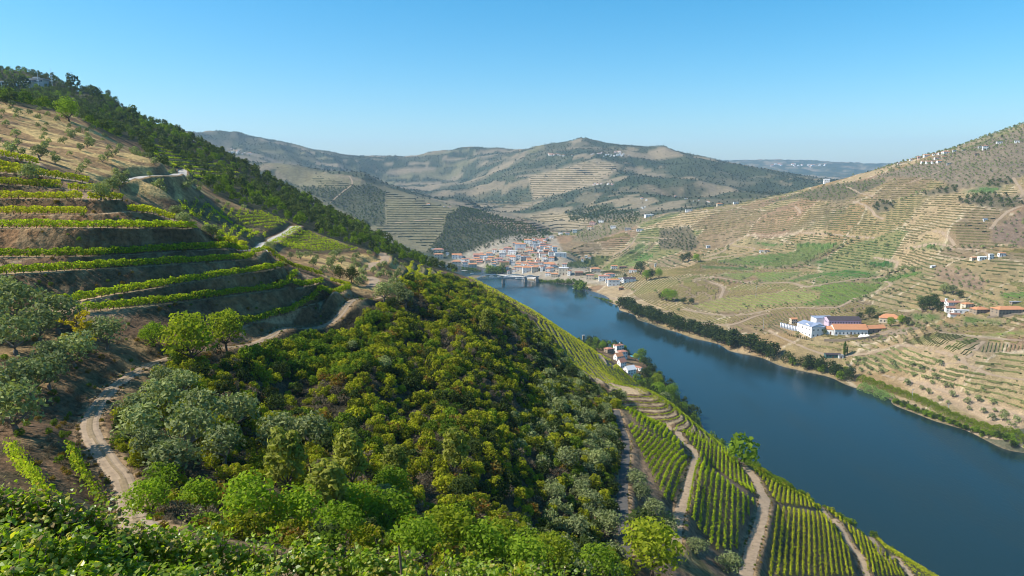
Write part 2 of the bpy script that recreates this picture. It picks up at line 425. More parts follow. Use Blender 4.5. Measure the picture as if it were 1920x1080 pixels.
TERR_D = [(285, 270), (400, 292), (450, 318), (440, 345), (330, 330), (290, 300)]
for poly, h, dm, dx in ((TERR_A, 1.6, 296, 380), (TERR_B, 3.2, 300, 640), (TERR_C, 3.0, 300, 640), (TERR_D, 3.0, 380, 520)):
    m = soft(region(poly, dm, dx), 3)
    Z = Z * (1 - m) + terrace(m > 0, h, 0.45) * m
RIGHT = [(1060, 560), (1100, 500), (1060, 470), (1260, 405), (1540, 352), (1700, 335), (1920, 270), (2300, 200), (2300, 1000), (1920, 800), (1480, 640), (1180, 570)]
ZB = Z.copy()
SB = np.hypot(np.gradient(ZB, rr, axis=1), np.gradient(ZB, th, axis=0) / RR)
for _ in range(6):
    SB[1:-1] = (SB[:-2] + 2 * SB[1:-1] + SB[2:]) / 4; SB[:, 1:-1] = (SB[:, :-2] + 2 * SB[:, 1:-1] + SB[:, 2:]) / 4
mright = region(RIGHT, 560, 1900) & (Z > 9)
m = soft(mright & (SB > 0.2), 2)
Z = Z * (1 - m) + terrace(m > 0, 3.6, 0.5, 0.5) * m

# ------------------------------------------------------------------ sampling the ground
lnr = np.log(rr)
def ground(x, y):
    x = np.asarray(x, float); y = np.asarray(y, float)
    t = np.arctan2(x, y); r = np.hypot(x, y)
    fi = np.clip((t - TH0) / (TH1 - TH0) * (NT - 1), 0, NT - 1.001)
    fj = np.clip(np.interp(r, rr, np.arange(NR)), 0, NR - 1.001)
    i = fi.astype(int); j = fj.astype(int); a = fi - i; b = fj - j
    return (Z[i, j] * (1 - a) + Z[i + 1, j] * a) * (1 - b) + (Z[i, j + 1] * (1 - a) + Z[i + 1, j + 1] * a) * b
def hit(px, py, dmin=0.0):
    """where the line of sight through a pixel first meets the ground (or the water), as a point in the world"""
    dx, dy, dz = ray(px, py)
    h = math.hypot(dx, dy); s = dz / h
    t = math.atan2(dx, dy)
    fi = min(max((t - TH0) / (TH1 - TH0) * (NT - 1), 0), NT - 1.001)
    i = int(fi); a = fi - i
    zc = Z[i] * (1 - a) + Z[i + 1] * a
    zc = np.maximum(zc, 0.0)
    g = zc - (HCAM + s * rr)
    ok = (g >= 0) & (rr > dmin)
    if not ok.any():
        return None
    j = int(np.argmax(ok))
    if j > 0 and g[j - 1] < 0:
        w = -g[j - 1] / (g[j] - g[j - 1])
        r = rr[j - 1] + w * (rr[j] - rr[j - 1])
    else:
        r = rr[j]
    return (r * math.sin(t), r * math.cos(t), float(HCAM + s * r))
def path(pl, dmin=0.0, step=2.0):
    """pixel polyline -> smoothed polyline on the ground"""
    q = []
    for (a, b) in pl:
        p = hit(a, b, dmin)
        if p: q.append(p[:2])
    q = np.array(q)
    return smooth_line(q, step)

# ------------------------------------------------------------------ what grows or lies where (albedo of the ground)
PXG, PYG = to_px(X, Y, Z)
# slope of the ground
gr = np.gradient(Z, rr, axis=1)
gt = np.gradient(Z, th, axis=0) / RR
SLOPE = np.hypot(gr, gt)
MIDX = 0.5 * (np.interp(Y, _ny, _nx) + np.interp(Y, _fy, _fx))
LEFT = (X < MIDX) & (Y < 1450)
COLR = np.zeros(Z.shape + (3,), np.float32)
def mix(mask, c, a=1.0):
    w = (mask * a).astype(np.float32)[..., None]
    COLR[:] = COLR * (1 - w) + np.array(c, np.float32) * w
n1 = fbm(X / 9, Y / 9, 4, 41); n2 = fbm(X / 55, Y / 55, 4, 42); n3 = fbm(X / 320, Y / 260, 5, 43); n4 = fbm(X / 2.4, Y / 2.4, 3, 44)
one = np.ones_like(Z)
# distant hills: scrub, bare earth and woods
mix(one, (0.135, 0.12, 0.075))
mix(sstep(n2, 0.48, 0.66), (0.21, 0.165, 0.105))
mix(sstep(n3, 0.40, 0.52) * sstep(n2, 0.26, 0.48), (0.045, 0.06, 0.035))
mix(sstep(fbm(X / 140, Y / 120, 4, 45), 0.48, 0.58), (0.055, 0.07, 0.038), 0.8)
mix(sstep(fbm(X / 200, Y / 90, 3, 46), 0.60, 0.66) * (Y > 2000), (0.25, 0.20, 0.13), 0.8)
# opposite side of the valley: dry terraces
RGT = mright | (region([(1000, 400), (2300, 150), (2300, 1100), (1480, 700), (1060, 545)], 560, 2000) & (X > MIDX))
mix(RGT, (0.255, 0.175, 0.083))
mix(RGT * sstep(n2, 0.48, 0.68), (0.34, 0.25, 0.14))
mix(RGT * sstep(fbm(X / 70, Y / 70, 3, 47), 0.56, 0.7), (0.20, 0.155, 0.09), 0.8)
# the fields form a patchwork: parcels of different soil, dryness and crop, parted by pale paths
def parcels(mask, size, seed, rot=0.5):
    ii = np.nonzero(mask); x = X[ii]; y = Y[ii]
    ca, sa = math.cos(rot), math.sin(rot); u = (x * ca + y * sa) / size; v = (-x * sa + y * ca) / (size * 0.62)
    u = u + 0.25 * (fbm(x / 60, y / 60, 2, seed + 1) - .5); v = v + 0.25 * (fbm(x / 60, y / 60, 2, seed + 2) - .5)
    iu = np.floor(u); iv = np.floor(v); d1 = np.full(x.shape, 9.0); d2 = np.full(x.shape, 9.0); idd = np.zeros(x.shape)
    for a in (-1, 0, 1):
        for b in (-1, 0, 1):
            cx = iu + a; cy = iv + b
            px_ = cx + 0.1 + 0.8 * hash2(cx, cy, seed); py_ = cy + 0.1 + 0.8 * hash2(cx, cy, seed + 5)
            d = np.hypot(u - px_, v - py_); h = hash2(cx, cy, seed + 9)
            n_ = d < d1; d2 = np.where(n_, d1, np.minimum(d2, d)); idd = np.where(n_, h, idd); d1 = np.where(n_, d, d1)
    out = np.zeros(Z.shape, np.float32); ed = np.ones(Z.shape, np.float32)
    out[ii] = idd; ed[ii] = (d2 - d1) * size * 0.6
    return out, ed
PARC, PEDGE = parcels(RGT, 150, 210)
mix(RGT * (PARC < 0.22), (0.20, 0.145, 0.085), 0.65)
mix(RGT * ((PARC > 0.42) & (PARC < 0.56)), (0.37, 0.275, 0.155), 0.7)
mix(RGT * ((PARC > 0.56) & (PARC < 0.68)), (0.25, 0.155, 0.095), 0.6)
mix(RGT * (PARC > 0.68), (0.27, 0.21, 0.10), 0.6)
mix(RGT * (PARC > 0.88), (0.16, 0.165, 0.06), 0.7)
mix(RGT * (1 - sstep(PEDGE, 1.5, 3.4)) * (PARC > 0.2), (0.45, 0.36, 0.24), 0.9)
far_ = (RR > 1950) & (RR < 5200)
PARF, PEDF = parcels(far_, 330, 230, 0.2)
mix(far_ * (PARF > 0.72) * (COLR[..., 0] > 0.1), (0.24, 0.19, 0.12), 0.6)
mix(far_ * (PARF < 0.25), (0.06, 0.072, 0.04), 0.6)
mix(far_ * ((PARF > 0.45) & (PARF < 0.55)) * (COLR[..., 0] > 0.1), (0.13, 0.13, 0.06), 0.6)
# near hillside
LH = LEFT & (Y < 1300)
mix(LH, (0.15, 0.09, 0.048))
mix(LH * sstep(n1, 0.45, 0.7), (0.27, 0.18, 0.085))
mix(LH * sstep(fbm(X / 5, Y / 5, 3, 48), 0.5, 0.75), (0.075, 0.06, 0.03), 0.8)

FIELDS = []     # (polygon, colour of the ground, depth range, name)
def field(poly, c, dmin=560, dmax=2100, a=1.0, noise=0.35):
    m = region(poly, dmin, dmax)
    mix(soft(m, 1), c, a)
    if noise:
        mix(m * sstep(fbm(X / 22, Y / 22, 3, 50), 0.45, 0.75), (c[0] * 0.72 + .03, c[1] * 0.70 + .02, c[2] * 0.7), noise)
    return m
# woods and scrub of the opposite side
WOODS = {
 'grove_band': [(1430, 382), (1497, 362), (1563, 345), (1662, 334), (1657, 345), (1580, 377), (1547, 377), (1493, 372)],
 'ridge_scrub': [(1640, 332), (1760, 292), (1820, 277), (1930, 235), (2200, 180), (2200, 330), (1920, 332), (1860, 347), (1800, 355), (1750, 335), (1700, 332)],
 'hollow_wood': [(1637, 378), (1677, 376), (1673, 391), (1640, 401)],
 'gully_wood': [(1790, 377), (1847, 362), (1913, 372), (1917, 384), (1887, 394), (1820, 384)],
 'band_wood': [(1727, 360), (1790, 347), (1800, 361), (1737, 368)],
 'upper_wood': [(1838, 345), (1900, 333), (1897, 347), (1847, 352)],
 'brown_slope': [(1862, 428), (1920, 393), (2060, 380), (2060, 470), (1920, 462), (1860, 453)],
 'bush_knoll': [(1755, 500), (1803, 502), (1853, 527), (1840, 543), (1800, 541), (1755, 520)],
 'dark_dip': [(1238, 430), (1292, 424), (1312, 456), (1297, 470), (1235, 466)],
 'olive_flat': [(1100, 425), (1170, 408), (1245, 402), (1180, 428), (1100, 455), (1070, 452)],
 'bare_bank': [(1660, 705), (1740, 715), (1830, 742), (1920, 770), (1920, 840), (1850, 790), (1760, 750)],
}
for k, poly in WOODS.items():
    c = {'brown_slope': (0.20, 0.14, 0.095), 'bush_knoll': (0.23, 0.16, 0.10), 'bare_bank': (0.36, 0.26, 0.16), 'ridge_scrub': (0.19, 0.15, 0.10), 'olive_flat': (0.20, 0.16, 0.09)}.get(k, (0.13, 0.11, 0.065))
    field(poly, c)
GREEN = {
 'bright field': ([(1510, 541), (1580, 528), (1660, 533), (1630, 553), (1573, 573), (1493, 573), (1533, 560), (1540, 548)], (0.13, 0.15, 0.045)),
 'long field': ([(1473, 527), (1513, 515), (1587, 505), (1663, 512), (1627, 522), (1600, 521), (1545, 518), (1485, 530)], (0.13, 0.145, 0.055)),
 'sliver field': ([(1617, 526), (1727, 508), (1730, 513), (1663, 531)], (0.12, 0.145, 0.045)),
 'wide field': ([(1343, 489), (1420, 477), (1493, 472), (1487, 454), (1587, 455), (1510, 492), (1453, 503), (1347, 493)], (0.145, 0.145, 0.06)),
 'strip field': ([(1313, 497), (1417, 502), (1413, 508), (1317, 504)], (0.10, 0.12, 0.045)),
 'flat field': ([(1337, 514), (1393, 510), (1510, 510), (1480, 522), (1443, 530), (1430, 528), (1413, 517), (1390, 527)], (0.17, 0.165, 0.065)),
 'corner field': ([(1393, 450), (1470, 457), (1467, 463), (1433, 463)], (0.16, 0.155, 0.07)),
 'dark field': ([(1513, 492), (1553, 482), (1570, 484), (1533, 499)], (0.10, 0.125, 0.05)),
 'square field': ([(1607, 497), (1633, 488), (1680, 490), (1677, 505)], (0.105, 0.125, 0.055)),
 'cypress field': ([(1710, 463), (1730, 455), (1777, 457), (1780, 463), (1747, 468)], (0.12, 0.145, 0.055)),
 'olive field': ([(1293, 573), (1350, 560), (1467, 547), (1513, 543), (1540, 557), (1520, 567), (1440, 575), (1380, 584), (1330, 584)], (0.24, 0.20, 0.085)),
 'far right field': ([(1877, 550), (1960, 545), (1960, 561), (1877, 559)], (0.13, 0.15, 0.05)),
 'house field': ([(1803, 593), (1880, 600), (1877, 607), (1807, 605)], (0.14, 0.15, 0.055)),
 'garden field': ([(1707, 587), (1763, 590), (1763, 603), (1713, 600)], (0.14, 0.15, 0.055)),
 'edge field': ([(1840, 627), (1930, 618), (1930, 627), (1853, 631)], (0.21, 0.20, 0.07)),
 'upper meadow': ([(1803, 360), (1840, 350), (1880, 353), (1865, 362), (1810, 363)], (0.15, 0.16, 0.08)),
 'town field': ([(1150, 487), (1180, 470), (1225, 476), (1230, 482), (1190, 500), (1120, 510)], (0.20, 0.185, 0.08)),
 'town slope': ([(1165, 480), (1190, 463), (1200, 453), (1222, 462), (1196, 478)], (0.16, 0.165, 0.075)),
 'knoll field': ([(1060, 492), (1120, 478), (1150, 480), (1130, 500), (1080, 505), (1050, 500)], (0.24, 0.20, 0.09)),
}
for k, (poly, c) in GREEN.items():
    field(poly, c)
# middle spur, terraced with a dark wood at its tip
KNOLL = [(838, 402), (868, 390), (905, 398), (1000, 425), (1036, 440), (1000, 456), (960, 452), (905, 470), (842, 480), (800, 476), (828, 440)]
SPURWOOD = [(500, 330), (560, 350), (640, 352), (692, 345), (722, 360), (722, 420), (690, 425), (640, 395), (560, 352)]
field([(500, 300), (700, 345), (860, 388), (840, 480), (780, 470), (600, 390)], (0.17, 0.15, 0.085), 1700, 2700)
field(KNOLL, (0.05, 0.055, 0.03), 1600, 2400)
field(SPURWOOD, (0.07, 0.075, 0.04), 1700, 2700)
field([(985, 405), (1040, 398), (1100, 408), (1130, 425), (1040, 432)], (0.33, 0.26, 0.16), 1900, 2600)
field([(880, 410), (985, 410), (1040, 432), (1000, 440), (940, 428)], (0.19, 0.145, 0.095), 1600, 2400)
field([(990, 330), (1120, 300), (1170, 310), (1120, 345), (1000, 375)], (0.30, 0.235, 0.15), 2400, 4000)
# wooded hill, dry grass and small vineyards of the near side
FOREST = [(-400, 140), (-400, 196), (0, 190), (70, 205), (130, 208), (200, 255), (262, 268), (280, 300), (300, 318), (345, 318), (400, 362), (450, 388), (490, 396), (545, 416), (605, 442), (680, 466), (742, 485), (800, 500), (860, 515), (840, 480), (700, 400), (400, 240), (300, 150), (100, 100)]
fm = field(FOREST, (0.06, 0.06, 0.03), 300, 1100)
DRY = [(-300, 190), (0, 192), (70, 207), (130, 212), (200, 258), (270, 290), (330, 318), (320, 330), (240, 335), (190, 345), (130, 320), (60, 300), (0, 285), (-300, 280)]
DRY2 = [(205, 345), (250, 332), (330, 326), (400, 365), (470, 395), (440, 400), (380, 380), (300, 370), (240, 372)]
DRY3 = [(530, 478), (600, 478), (690, 475), (760, 500), (750, 540), (700, 548), (640, 535), (560, 495)]
for poly, d0, d1 in ((DRY, 180, 420), (DRY2, 200, 460), (DRY3, 190, 420)):
    m = soft(region(poly, d0, d1), 2)
    mix(m, (0.30, 0.185, 0.085))
    mix(m * sstep(fbm(X / 14, Y / 7, 4, 51), 0.42, 0.58), (0.50, 0.345, 0.14))
    mix(m * sstep(fbm(X / 11, Y / 11, 3, 52), 0.58, 0.72), (0.16, 0.10, 0.06), 0.85)
VG = {
 'a': [(330, 385), (350, 378), (480, 398), (483, 402), (430, 410), (438, 416), (385, 415), (350, 405)],
 'b': [(385, 425), (430, 424), (510, 440), (470, 452), (400, 438)],
 'c': [(430, 410), (490, 398), (545, 418), (512, 433), (450, 422)],
 'd': [(500, 462), (555, 425), (600, 445), (680, 470), (600, 474)],
}
for poly in VG.values():
    field(poly, (0.16, 0.125, 0.06), 220, 400)
# scrub slope
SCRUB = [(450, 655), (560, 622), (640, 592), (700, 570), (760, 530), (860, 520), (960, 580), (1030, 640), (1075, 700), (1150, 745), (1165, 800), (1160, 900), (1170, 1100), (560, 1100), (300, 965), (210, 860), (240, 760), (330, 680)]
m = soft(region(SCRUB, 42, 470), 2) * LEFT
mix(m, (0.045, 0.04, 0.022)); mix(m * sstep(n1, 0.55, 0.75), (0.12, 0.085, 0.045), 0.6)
# stepped spur: pale ledges, earthy banks with dry grass
m = spur.astype(np.float32)
mix(m * sstep(n1, 0.35, 0.65), (0.21, 0.112, 0.052), 0.85)
mix(m * sstep(fbm(X / 3, Y / 3, 3, 53), 0.55, 0.7), (0.27, 0.19, 0.10), 0.5)
mix(m * (1 - sstep(SLOPE, 0.3, 0.6)), (0.40, 0.285, 0.17), 0.85)
ta = soft(region(TERR_A, 296, 380) | region(TERR_B, 300, 640), 2)
mix(ta, (0.12, 0.08, 0.05)); mix(ta * (1 - sstep(SLOPE, 0.25, 0.5)), (0.40, 0.30, 0.18), 0.85)
tc = soft(region(TERR_C, 300, 640) | region(TERR_D, 380, 520), 2)
mix(tc, (0.13, 0.12, 0.05)); mix(tc * (1 - sstep(SLOPE, 0.3, 0.6)), (0.25, 0.20, 0.09), 0.7)
# vineyard face on the lower right
VINEFACE = [(1160, 745), (1200, 725), (1262, 765), (1345, 830), (1400, 862), (1500, 925), (1600, 980), (1760, 1075), (1760, 1250), (1160, 1250), (1165, 900)]
m = soft(region(VINEFACE, 70, 480), 1) * (1 - ta) * LEFT
mix(m, (0.20, 0.135, 0.085)); mix(m * sstep(n4, 0.5, 0.7), (0.12, 0.085, 0.05), 0.6)
mix(m * sstep(n1, 0.55, 0.7), (0.13, 0.15, 0.04), 0.4)
# shores: pale mud and stones, then the river bed
mix(sstep(-Z, -0.7, -0.1) * (Y < 1900), (0.20, 0.155, 0.095))
mix(sstep(-Z, 0.3, 2.5), (0.05, 0.055, 0.04))
# town ground
mix(soft(region([(830, 500), (880, 470), (960, 440), (1040, 440), (1060, 480), (1100, 500), (1190, 520), (1190, 540), (1080, 530), (1000, 522), (870, 508)], 1200, 2000), 1), (0.34, 0.29, 0.22), 0.8)

# ------------------------------------------------------------------ materials of ground and water
def mat(name):
    m = bpy.data.materials.new(name); m.use_nodes = True
    nt = m.node_tree
    return m, nt, nt.nodes['Principled BSDF']
def plain(name, c, rough=0.85, var=0.25, scale=0.6, spec=0.3, detail=4, metal=0.0):
    m, nt, b = mat(name)
    tc_ = nt.nodes.new('ShaderNodeTexCoord')
    nz = nt.nodes.new('ShaderNodeTexNoise'); nz.inputs['Scale'].default_value = scale; nz.inputs['Detail'].default_value = detail
    mx = nt.nodes.new('ShaderNodeMix'); mx.data_type = 'RGBA'
    mx.inputs[6].default_value = tuple(v * (1 - var) for v in c) + (1,)
    mx.inputs[7].default_value = tuple(min(1, v * (1 + var)) for v in c) + (1,)
    nt.links.new(tc_.outputs['Object'], nz.inputs['Vector']); nt.links.new(nz.outputs['Fac'], mx.inputs[0])
    nt.links.new(mx.outputs[2], b.inputs['Base Color'])
    b.inputs['Roughness'].default_value = rough; b.inputs['Specular IOR Level'].default_value = spec; b.inputs['Metallic'].default_value = metal
    return m
def ground_mat():
    m, nt, b = mat('hill ground')
    at = nt.nodes.new('ShaderNodeAttribute'); at.attribute_name = 'col'
    geo = nt.nodes.new('ShaderNodeNewGeometry')
    n_a = nt.nodes.new('ShaderNodeTexNoise'); n_a.inputs['Scale'].default_value = 0.9; n_a.inputs['Detail'].default_value = 6; n_a.inputs['Roughness'].default_value = 0.7
    n_b = nt.nodes.new('ShaderNodeTexNoise'); n_b.inputs['Scale'].default_value = 0.09; n_b.inputs['Detail'].default_value = 5; n_b.inputs['Roughness'].default_value = 0.65
    nt.links.new(geo.outputs['Position'], n_a.inputs['Vector']); nt.links.new(geo.outputs['Position'], n_b.inputs['Vector'])
    r_a = nt.nodes.new('ShaderNodeMapRange'); r_a.inputs[1].default_value = 0.3; r_a.inputs[2].default_value = 0.7; r_a.inputs[3].default_value = 0.45; r_a.inputs[4].default_value = 1.45
    r_b = nt.nodes.new('ShaderNodeMapRange'); r_b.inputs[1].default_value = 0.3; r_b.inputs[2].default_value = 0.7; r_b.inputs[3].default_value = 0.7; r_b.inputs[4].default_value = 1.25
    nt.links.new(n_a.outputs['Fac'], r_a.inputs[0]); nt.links.new(n_b.outputs['Fac'], r_b.inputs[0])
    mu = nt.nodes.new('ShaderNodeMath'); mu.operation = 'MULTIPLY'
    nt.links.new(r_a.outputs[0], mu.inputs[0]); nt.links.new(r_b.outputs[0], mu.inputs[1])
    vm = nt.nodes.new('ShaderNodeVectorMath'); vm.operation = 'SCALE'
    nt.links.new(at.outputs['Color'], vm.inputs[0]); nt.links.new(mu.outputs[0], vm.inputs['Scale'])
    nt.links.new(vm.outputs[0], b.inputs['Base Color'])
    bp = nt.nodes.new('ShaderNodeBump'); bp.inputs['Strength'].default_value = 0.9; bp.inputs['Distance'].default_value = 0.5
    nt.links.new(n_a.outputs['Fac'], bp.inputs['Height'])
    bp2 = nt.nodes.new('ShaderNodeBump'); bp2.inputs['Strength'].default_value = 0.6; bp2.inputs['Distance'].default_value = 4.0
    nt.links.new(n_b.outputs['Fac'], bp2.inputs['Height']); nt.links.new(bp.outputs[0], bp2.inputs['Normal'])
    nt.links.new(bp2.outputs[0], b.inputs['Normal'])
    b.inputs['Roughness'].default_value = 0.95; b.inputs['Specular IOR Level'].default_value = 0.1
    return m
M_GROUND = ground_mat()

# roads laid on the ground: (pixels of the centre line, half width in metres, nearest depth, flatten)
ROADS = [
 ('track', [(262, 985), (240, 940), (205, 868), (168, 806), (185, 760), (240, 708), (300, 677), (365, 660), (440, 650), (500, 636), (560, 615), (640, 586), (690, 563), (722, 556)], 1.05, 30),
 ('dirt_road', [(1255, 800), (1273, 813), (1290, 837), (1303, 857), (1298, 880), (1290, 917), (1277, 953), (1270, 987), (1268, 1020)], 1.15, 60),
 ('dirt_road', [(1396, 876), (1406, 888), (1420, 907), (1433, 933), (1430, 960), (1420, 1000), (1407, 1040), (1397, 1080)], 1.45, 60),
 ('dirt_road', [(1500, 924), (1540, 953), (1570, 983), (1590, 1017), (1613, 1047), (1627, 1085)], 1.0, 60),
 ('dirt_road', [(1537, 936), (1563, 951), (1587, 977), (1640, 1018), (1680, 1049), (1713, 1085)], 0.9, 60),
 ('shaded_track', [(1155, 770), (1163, 797), (1173, 830), (1170, 887), (1167, 953), (1170, 1003), (1173, 1060)], 1.05, 60),
 ('road', [(212, 345), (232, 338), (262, 332), (305, 328), (330, 325), (342, 321), (330, 315)], 2.0, 200),
 ('road', [(556, 424), (545, 432), (530, 441), (515, 447), (512, 454), (492, 464), (470, 472)], 2.6, 200),
 ('track', [(690, 505), (700, 492), (722, 483), (716, 474)], 2.2, 200),
 ('track', [(690, 519), (702, 525), (700, 533), (690, 538)], 1.8, 180),
 ('track', [(1160, 690), (1130, 675), (1092, 640), (1075, 628), (1050, 614)], 1.8, 300),
]
FAR_ROADS = [
 [(1280, 480), (1300, 487), (1345, 475), (1365, 463), (1375, 455), (1420, 441), (1525, 437), (1640, 446)],
 [(1375, 460), (1415, 468), (1350, 482), (1320, 488)], [(1638, 483), (1680, 490), (1677, 504)],
 [(1590, 666), (1640, 660), (1680, 647), (1713, 650), (1757, 660), (1800, 671), (1813, 678), (1773, 684), (1742, 694)], [(1800, 677), (1847, 700), (1925, 713)], [(1743, 624), (1800, 629), (1845, 633), (1925, 640)], [(1813, 672), (1845, 640)],
 [(1640, 738), (1700, 757), (1770, 786), (1870, 822), (1925, 840)], [(1655, 703), (1690, 712), (1740, 722), (1830, 755), (1870, 768), (1925, 785)],
 [(1195, 582), (1240, 592), (1300, 604), (1370, 609), (1420, 592), (1440, 588)], [(1280, 580), (1340, 590), (1395, 590), (1440, 582), (1480, 577), (1560, 577), (1582, 571), (1605, 559), (1640, 549), (1670, 533), (1660, 527)],
 [(1440, 620), (1470, 635), (1530, 660), (1590, 668)], [(1600, 377), (1633, 393), (1640, 403), (1657, 410)], [(1857, 430), (1870, 413), (1890, 397), (1920, 386)], [(1900, 333), (1913, 353), (1918, 363), (1908, 373)],
 [(1750, 433), (1773, 440), (1785, 453), (1783, 463), (1700, 465)], [(1585, 350), (1610, 362), (1640, 368)], [(1700, 345), (1740, 330), (1770, 318)], [(1150, 480), (1180, 462), (1200, 445), (1260, 448)], [(1190, 478), (1196, 470), (1215, 458)],
 [(1090, 545), (1130, 553), (1180, 572), (1195, 582)], [(1180, 575), (1240, 585), (1255, 583)], [(1300, 525), (1330, 520), (1400, 530), (1480, 530), (1520, 537), (1610, 523), (1670, 520)], [(1350, 560), (1355, 540), (1330, 528)],
 [(1853, 480), (1840, 470), (1780, 465)], [(1310, 400), (1340, 392), (1380, 385)], [(1480, 412), (1500, 400), (1490, 387)], [(655, 330), (660, 345), (640, 362), (620, 380)], [(740, 418), (800, 412), (830, 410)],
]
def line_dist(pl, pad):
    """distance from the grid vertices to a polyline (only near it), and the height along it"""
    d = np.full(Z.shape, 1e9, np.float32); zz = np.zeros(Z.shape, np.float32)
    zl = ground(pl[:, 0], pl[:, 1])
    k = max(1, len(zl) // 12)
    for _ in range(4):
        zl = np.convolve(np.pad(zl, 2, mode='edge'), np.ones(5) / 5, 'valid')
    for a in range(0, len(pl) - 1, 8):
        seg = pl[a:a + 9]; zs = zl[a:a + 9]
        b = (X > seg[:, 0].min() - pad) & (X < seg[:, 0].max() + pad) & (Y > seg[:, 1].min() - pad) & (Y < seg[:, 1].max() + pad)
        ii = np.nonzero(b)
        if not len(ii[0]): continue
        x = X[ii]; y = Y[ii]; best = d[ii]; bz = zz[ii]
        for i in range(len(seg) - 1):
            p, q = seg[i], seg[i + 1]; v = q - p; L = v @ v + 1e-9
            t = np.clip(((x - p[0]) * v[0] + (y - p[1]) * v[1]) / L, 0, 1)
            dd = np.hypot(x - p[0] - t * v[0], y - p[1] - t * v[1])
            u = dd < best
            best = np.where(u, dd, best); bz = np.where(u, zs[i] + t * (zs[i + 1] - zs[i]), bz)
        d[ii] = best; zz[ii] = bz
    return d, zz, zl
ROAD_LINES = []
for (nm, pl, w, dmin) in ROADS:
    q = path(pl, dmin, 1.5)
    d, zz, zl = line_dist(q, 9)
    t = 1 - sstep(d, w * 1.15, w * 1.15 + 3.0)
    Z[:] = Z * (1 - t) + zz * t
    mix(1 - sstep(d, w * 1.1, w * 1.1 + 1.2), (0.38, 0.25, 0.13), 0.8)
    ROAD_LINES.append((nm, q, zl, w))
RD = np.full(Z.shape, 1e9, np.float32)
for (nm, q, zl, w) in ROAD_LINES:
    d, _, _ = line_dist(q, 8); RD = np.minimum(RD, d - w)
for pl in FAR_ROADS:
    q = path(pl, 500, 6)
    if len(q) < 2: continue
    d, zz, zl = line_dist(q, 14)
    w = 1.9 if q[:, 1].mean() < 1000 else 2.4
    RD = np.minimum(RD, d - w)
    ROAD_LINES.append(('farm_track', q, None, w))

# the ground meshes
lab = np.where(RR > 1950, 2, np.where(X < MIDX, 0, 1))
lab = np.where((Y > 1450) & (RR < 1950), 1, lab)
idx = np.arange(NT * NR).reshape(NT, NR)
quad = np.stack([idx[:-1, :-1], idx[1:, :-1], idx[1:, 1:], idx[:-1, 1:]], -1)
deep = np.maximum.reduce([Z[:-1, :-1], Z[1:, :-1], Z[1:, 1:], Z[:-1, 1:]]) < -3.5
VERT = np.stack([X, Y, Z], -1).reshape(-1, 3)
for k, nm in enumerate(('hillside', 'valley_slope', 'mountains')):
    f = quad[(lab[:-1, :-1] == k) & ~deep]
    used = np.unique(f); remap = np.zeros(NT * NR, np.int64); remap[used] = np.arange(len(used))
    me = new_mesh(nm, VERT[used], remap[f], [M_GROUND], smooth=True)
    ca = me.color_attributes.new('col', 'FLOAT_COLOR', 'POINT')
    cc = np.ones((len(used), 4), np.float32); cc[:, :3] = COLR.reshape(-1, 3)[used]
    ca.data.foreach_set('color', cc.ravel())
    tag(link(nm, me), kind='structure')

M_ROAD = plain('pale dirt', (0.30, 0.222, 0.148), 0.95, 0.5, 0.9, 0.1, 9)
M_ROADSHADE = plain('shade-darkened dirt', (0.10, 0.09, 0.08), 0.95, 0.25, 0.7, 0.1, 6)  # track dirt with the shade of the trees on its left painted in
M_ROADW = plain('light concrete', (0.42, 0.38, 0.33), 0.9, 0.15, 0.5, 0.1)
M_STRIP = plain('dry weeds', (0.23, 0.17, 0.10), 0.95, 0.4, 2.0, 0.1)
def ribbon(q, zs, offs, lift):
    tng = np.gradient(q, axis=0); tng /= np.hypot(tng[:, 0], tng[:, 1])[:, None] + 1e-9
    nrm = np.stack([tng[:, 1], -tng[:, 0]], 1)
    rows = []
    for o, l in zip(offs, lift):
        p = q + nrm * (o if np.isscalar(o) else np.asarray(o)[:, None])
        z = np.maximum(ground(p[:, 0], p[:, 1]), zs) if zs is not None else ground(p[:, 0], p[:, 1])
        rows.append(np.column_stack([p, z + l]))
    v = np.stack(rows, 1); n_, k_ = v.shape[:2]
    ii = np.arange(n_ * k_).reshape(n_, k_)
    f = np.stack([ii[:-1, :-1], ii[:-1, 1:], ii[1:, 1:], ii[1:, :-1]], -1)
    return v.reshape(-1, 3), f
for (nm, q, zl, w) in ROAD_LINES:
    if nm == 'track' and q[0, 1] < 100:      # two wheel lanes with weeds between
        ed = w * (0.9 + 0.25 * fbm(np.arange(len(q)) / 5, np.zeros(len(q)), 3, 60))
        v, f = ribbon(q, zl, [-ed, -0.78, -0.36, -0.1, 0.2, 0.36, 0.78, ed], [0.03, 0.10, 0.10, 0.14, 0.14, 0.10, 0.10, 0.03])
        mi = np.tile([0, 0, 0, 1, 0, 0, 0], len(q) - 1)
        mi = mi.reshape(len(q) - 1, 7); wide = fbm(np.arange(len(q) - 1) / 4, np.zeros(len(q) - 1), 2, 61) > 0.42
        mi[wide, 2] = 1; mi[wide, 4] = 1
        me = new_mesh(nm, v, f.reshape(-1, 4), [M_ROAD, M_STRIP], mi.ravel())
    else:
        ed = w * (0.85 + 0.3 * fbm(np.arange(len(q)) / 4, np.zeros(len(q)), 3, 62))
        li = 0.08 if zl is not None else 0.25
        v, f = ribbon(q, zl, [-ed, -w * 0.4, w * 0.4, ed], [li * 0.6, li, li, li * 0.6])
        me = new_mesh(nm, v, f.reshape(-1, 4), [M_ROADSHADE if nm == 'shaded_track' else M_ROADW if nm == 'road' else M_ROAD])
    tag(link(nm, me), kind='structure')

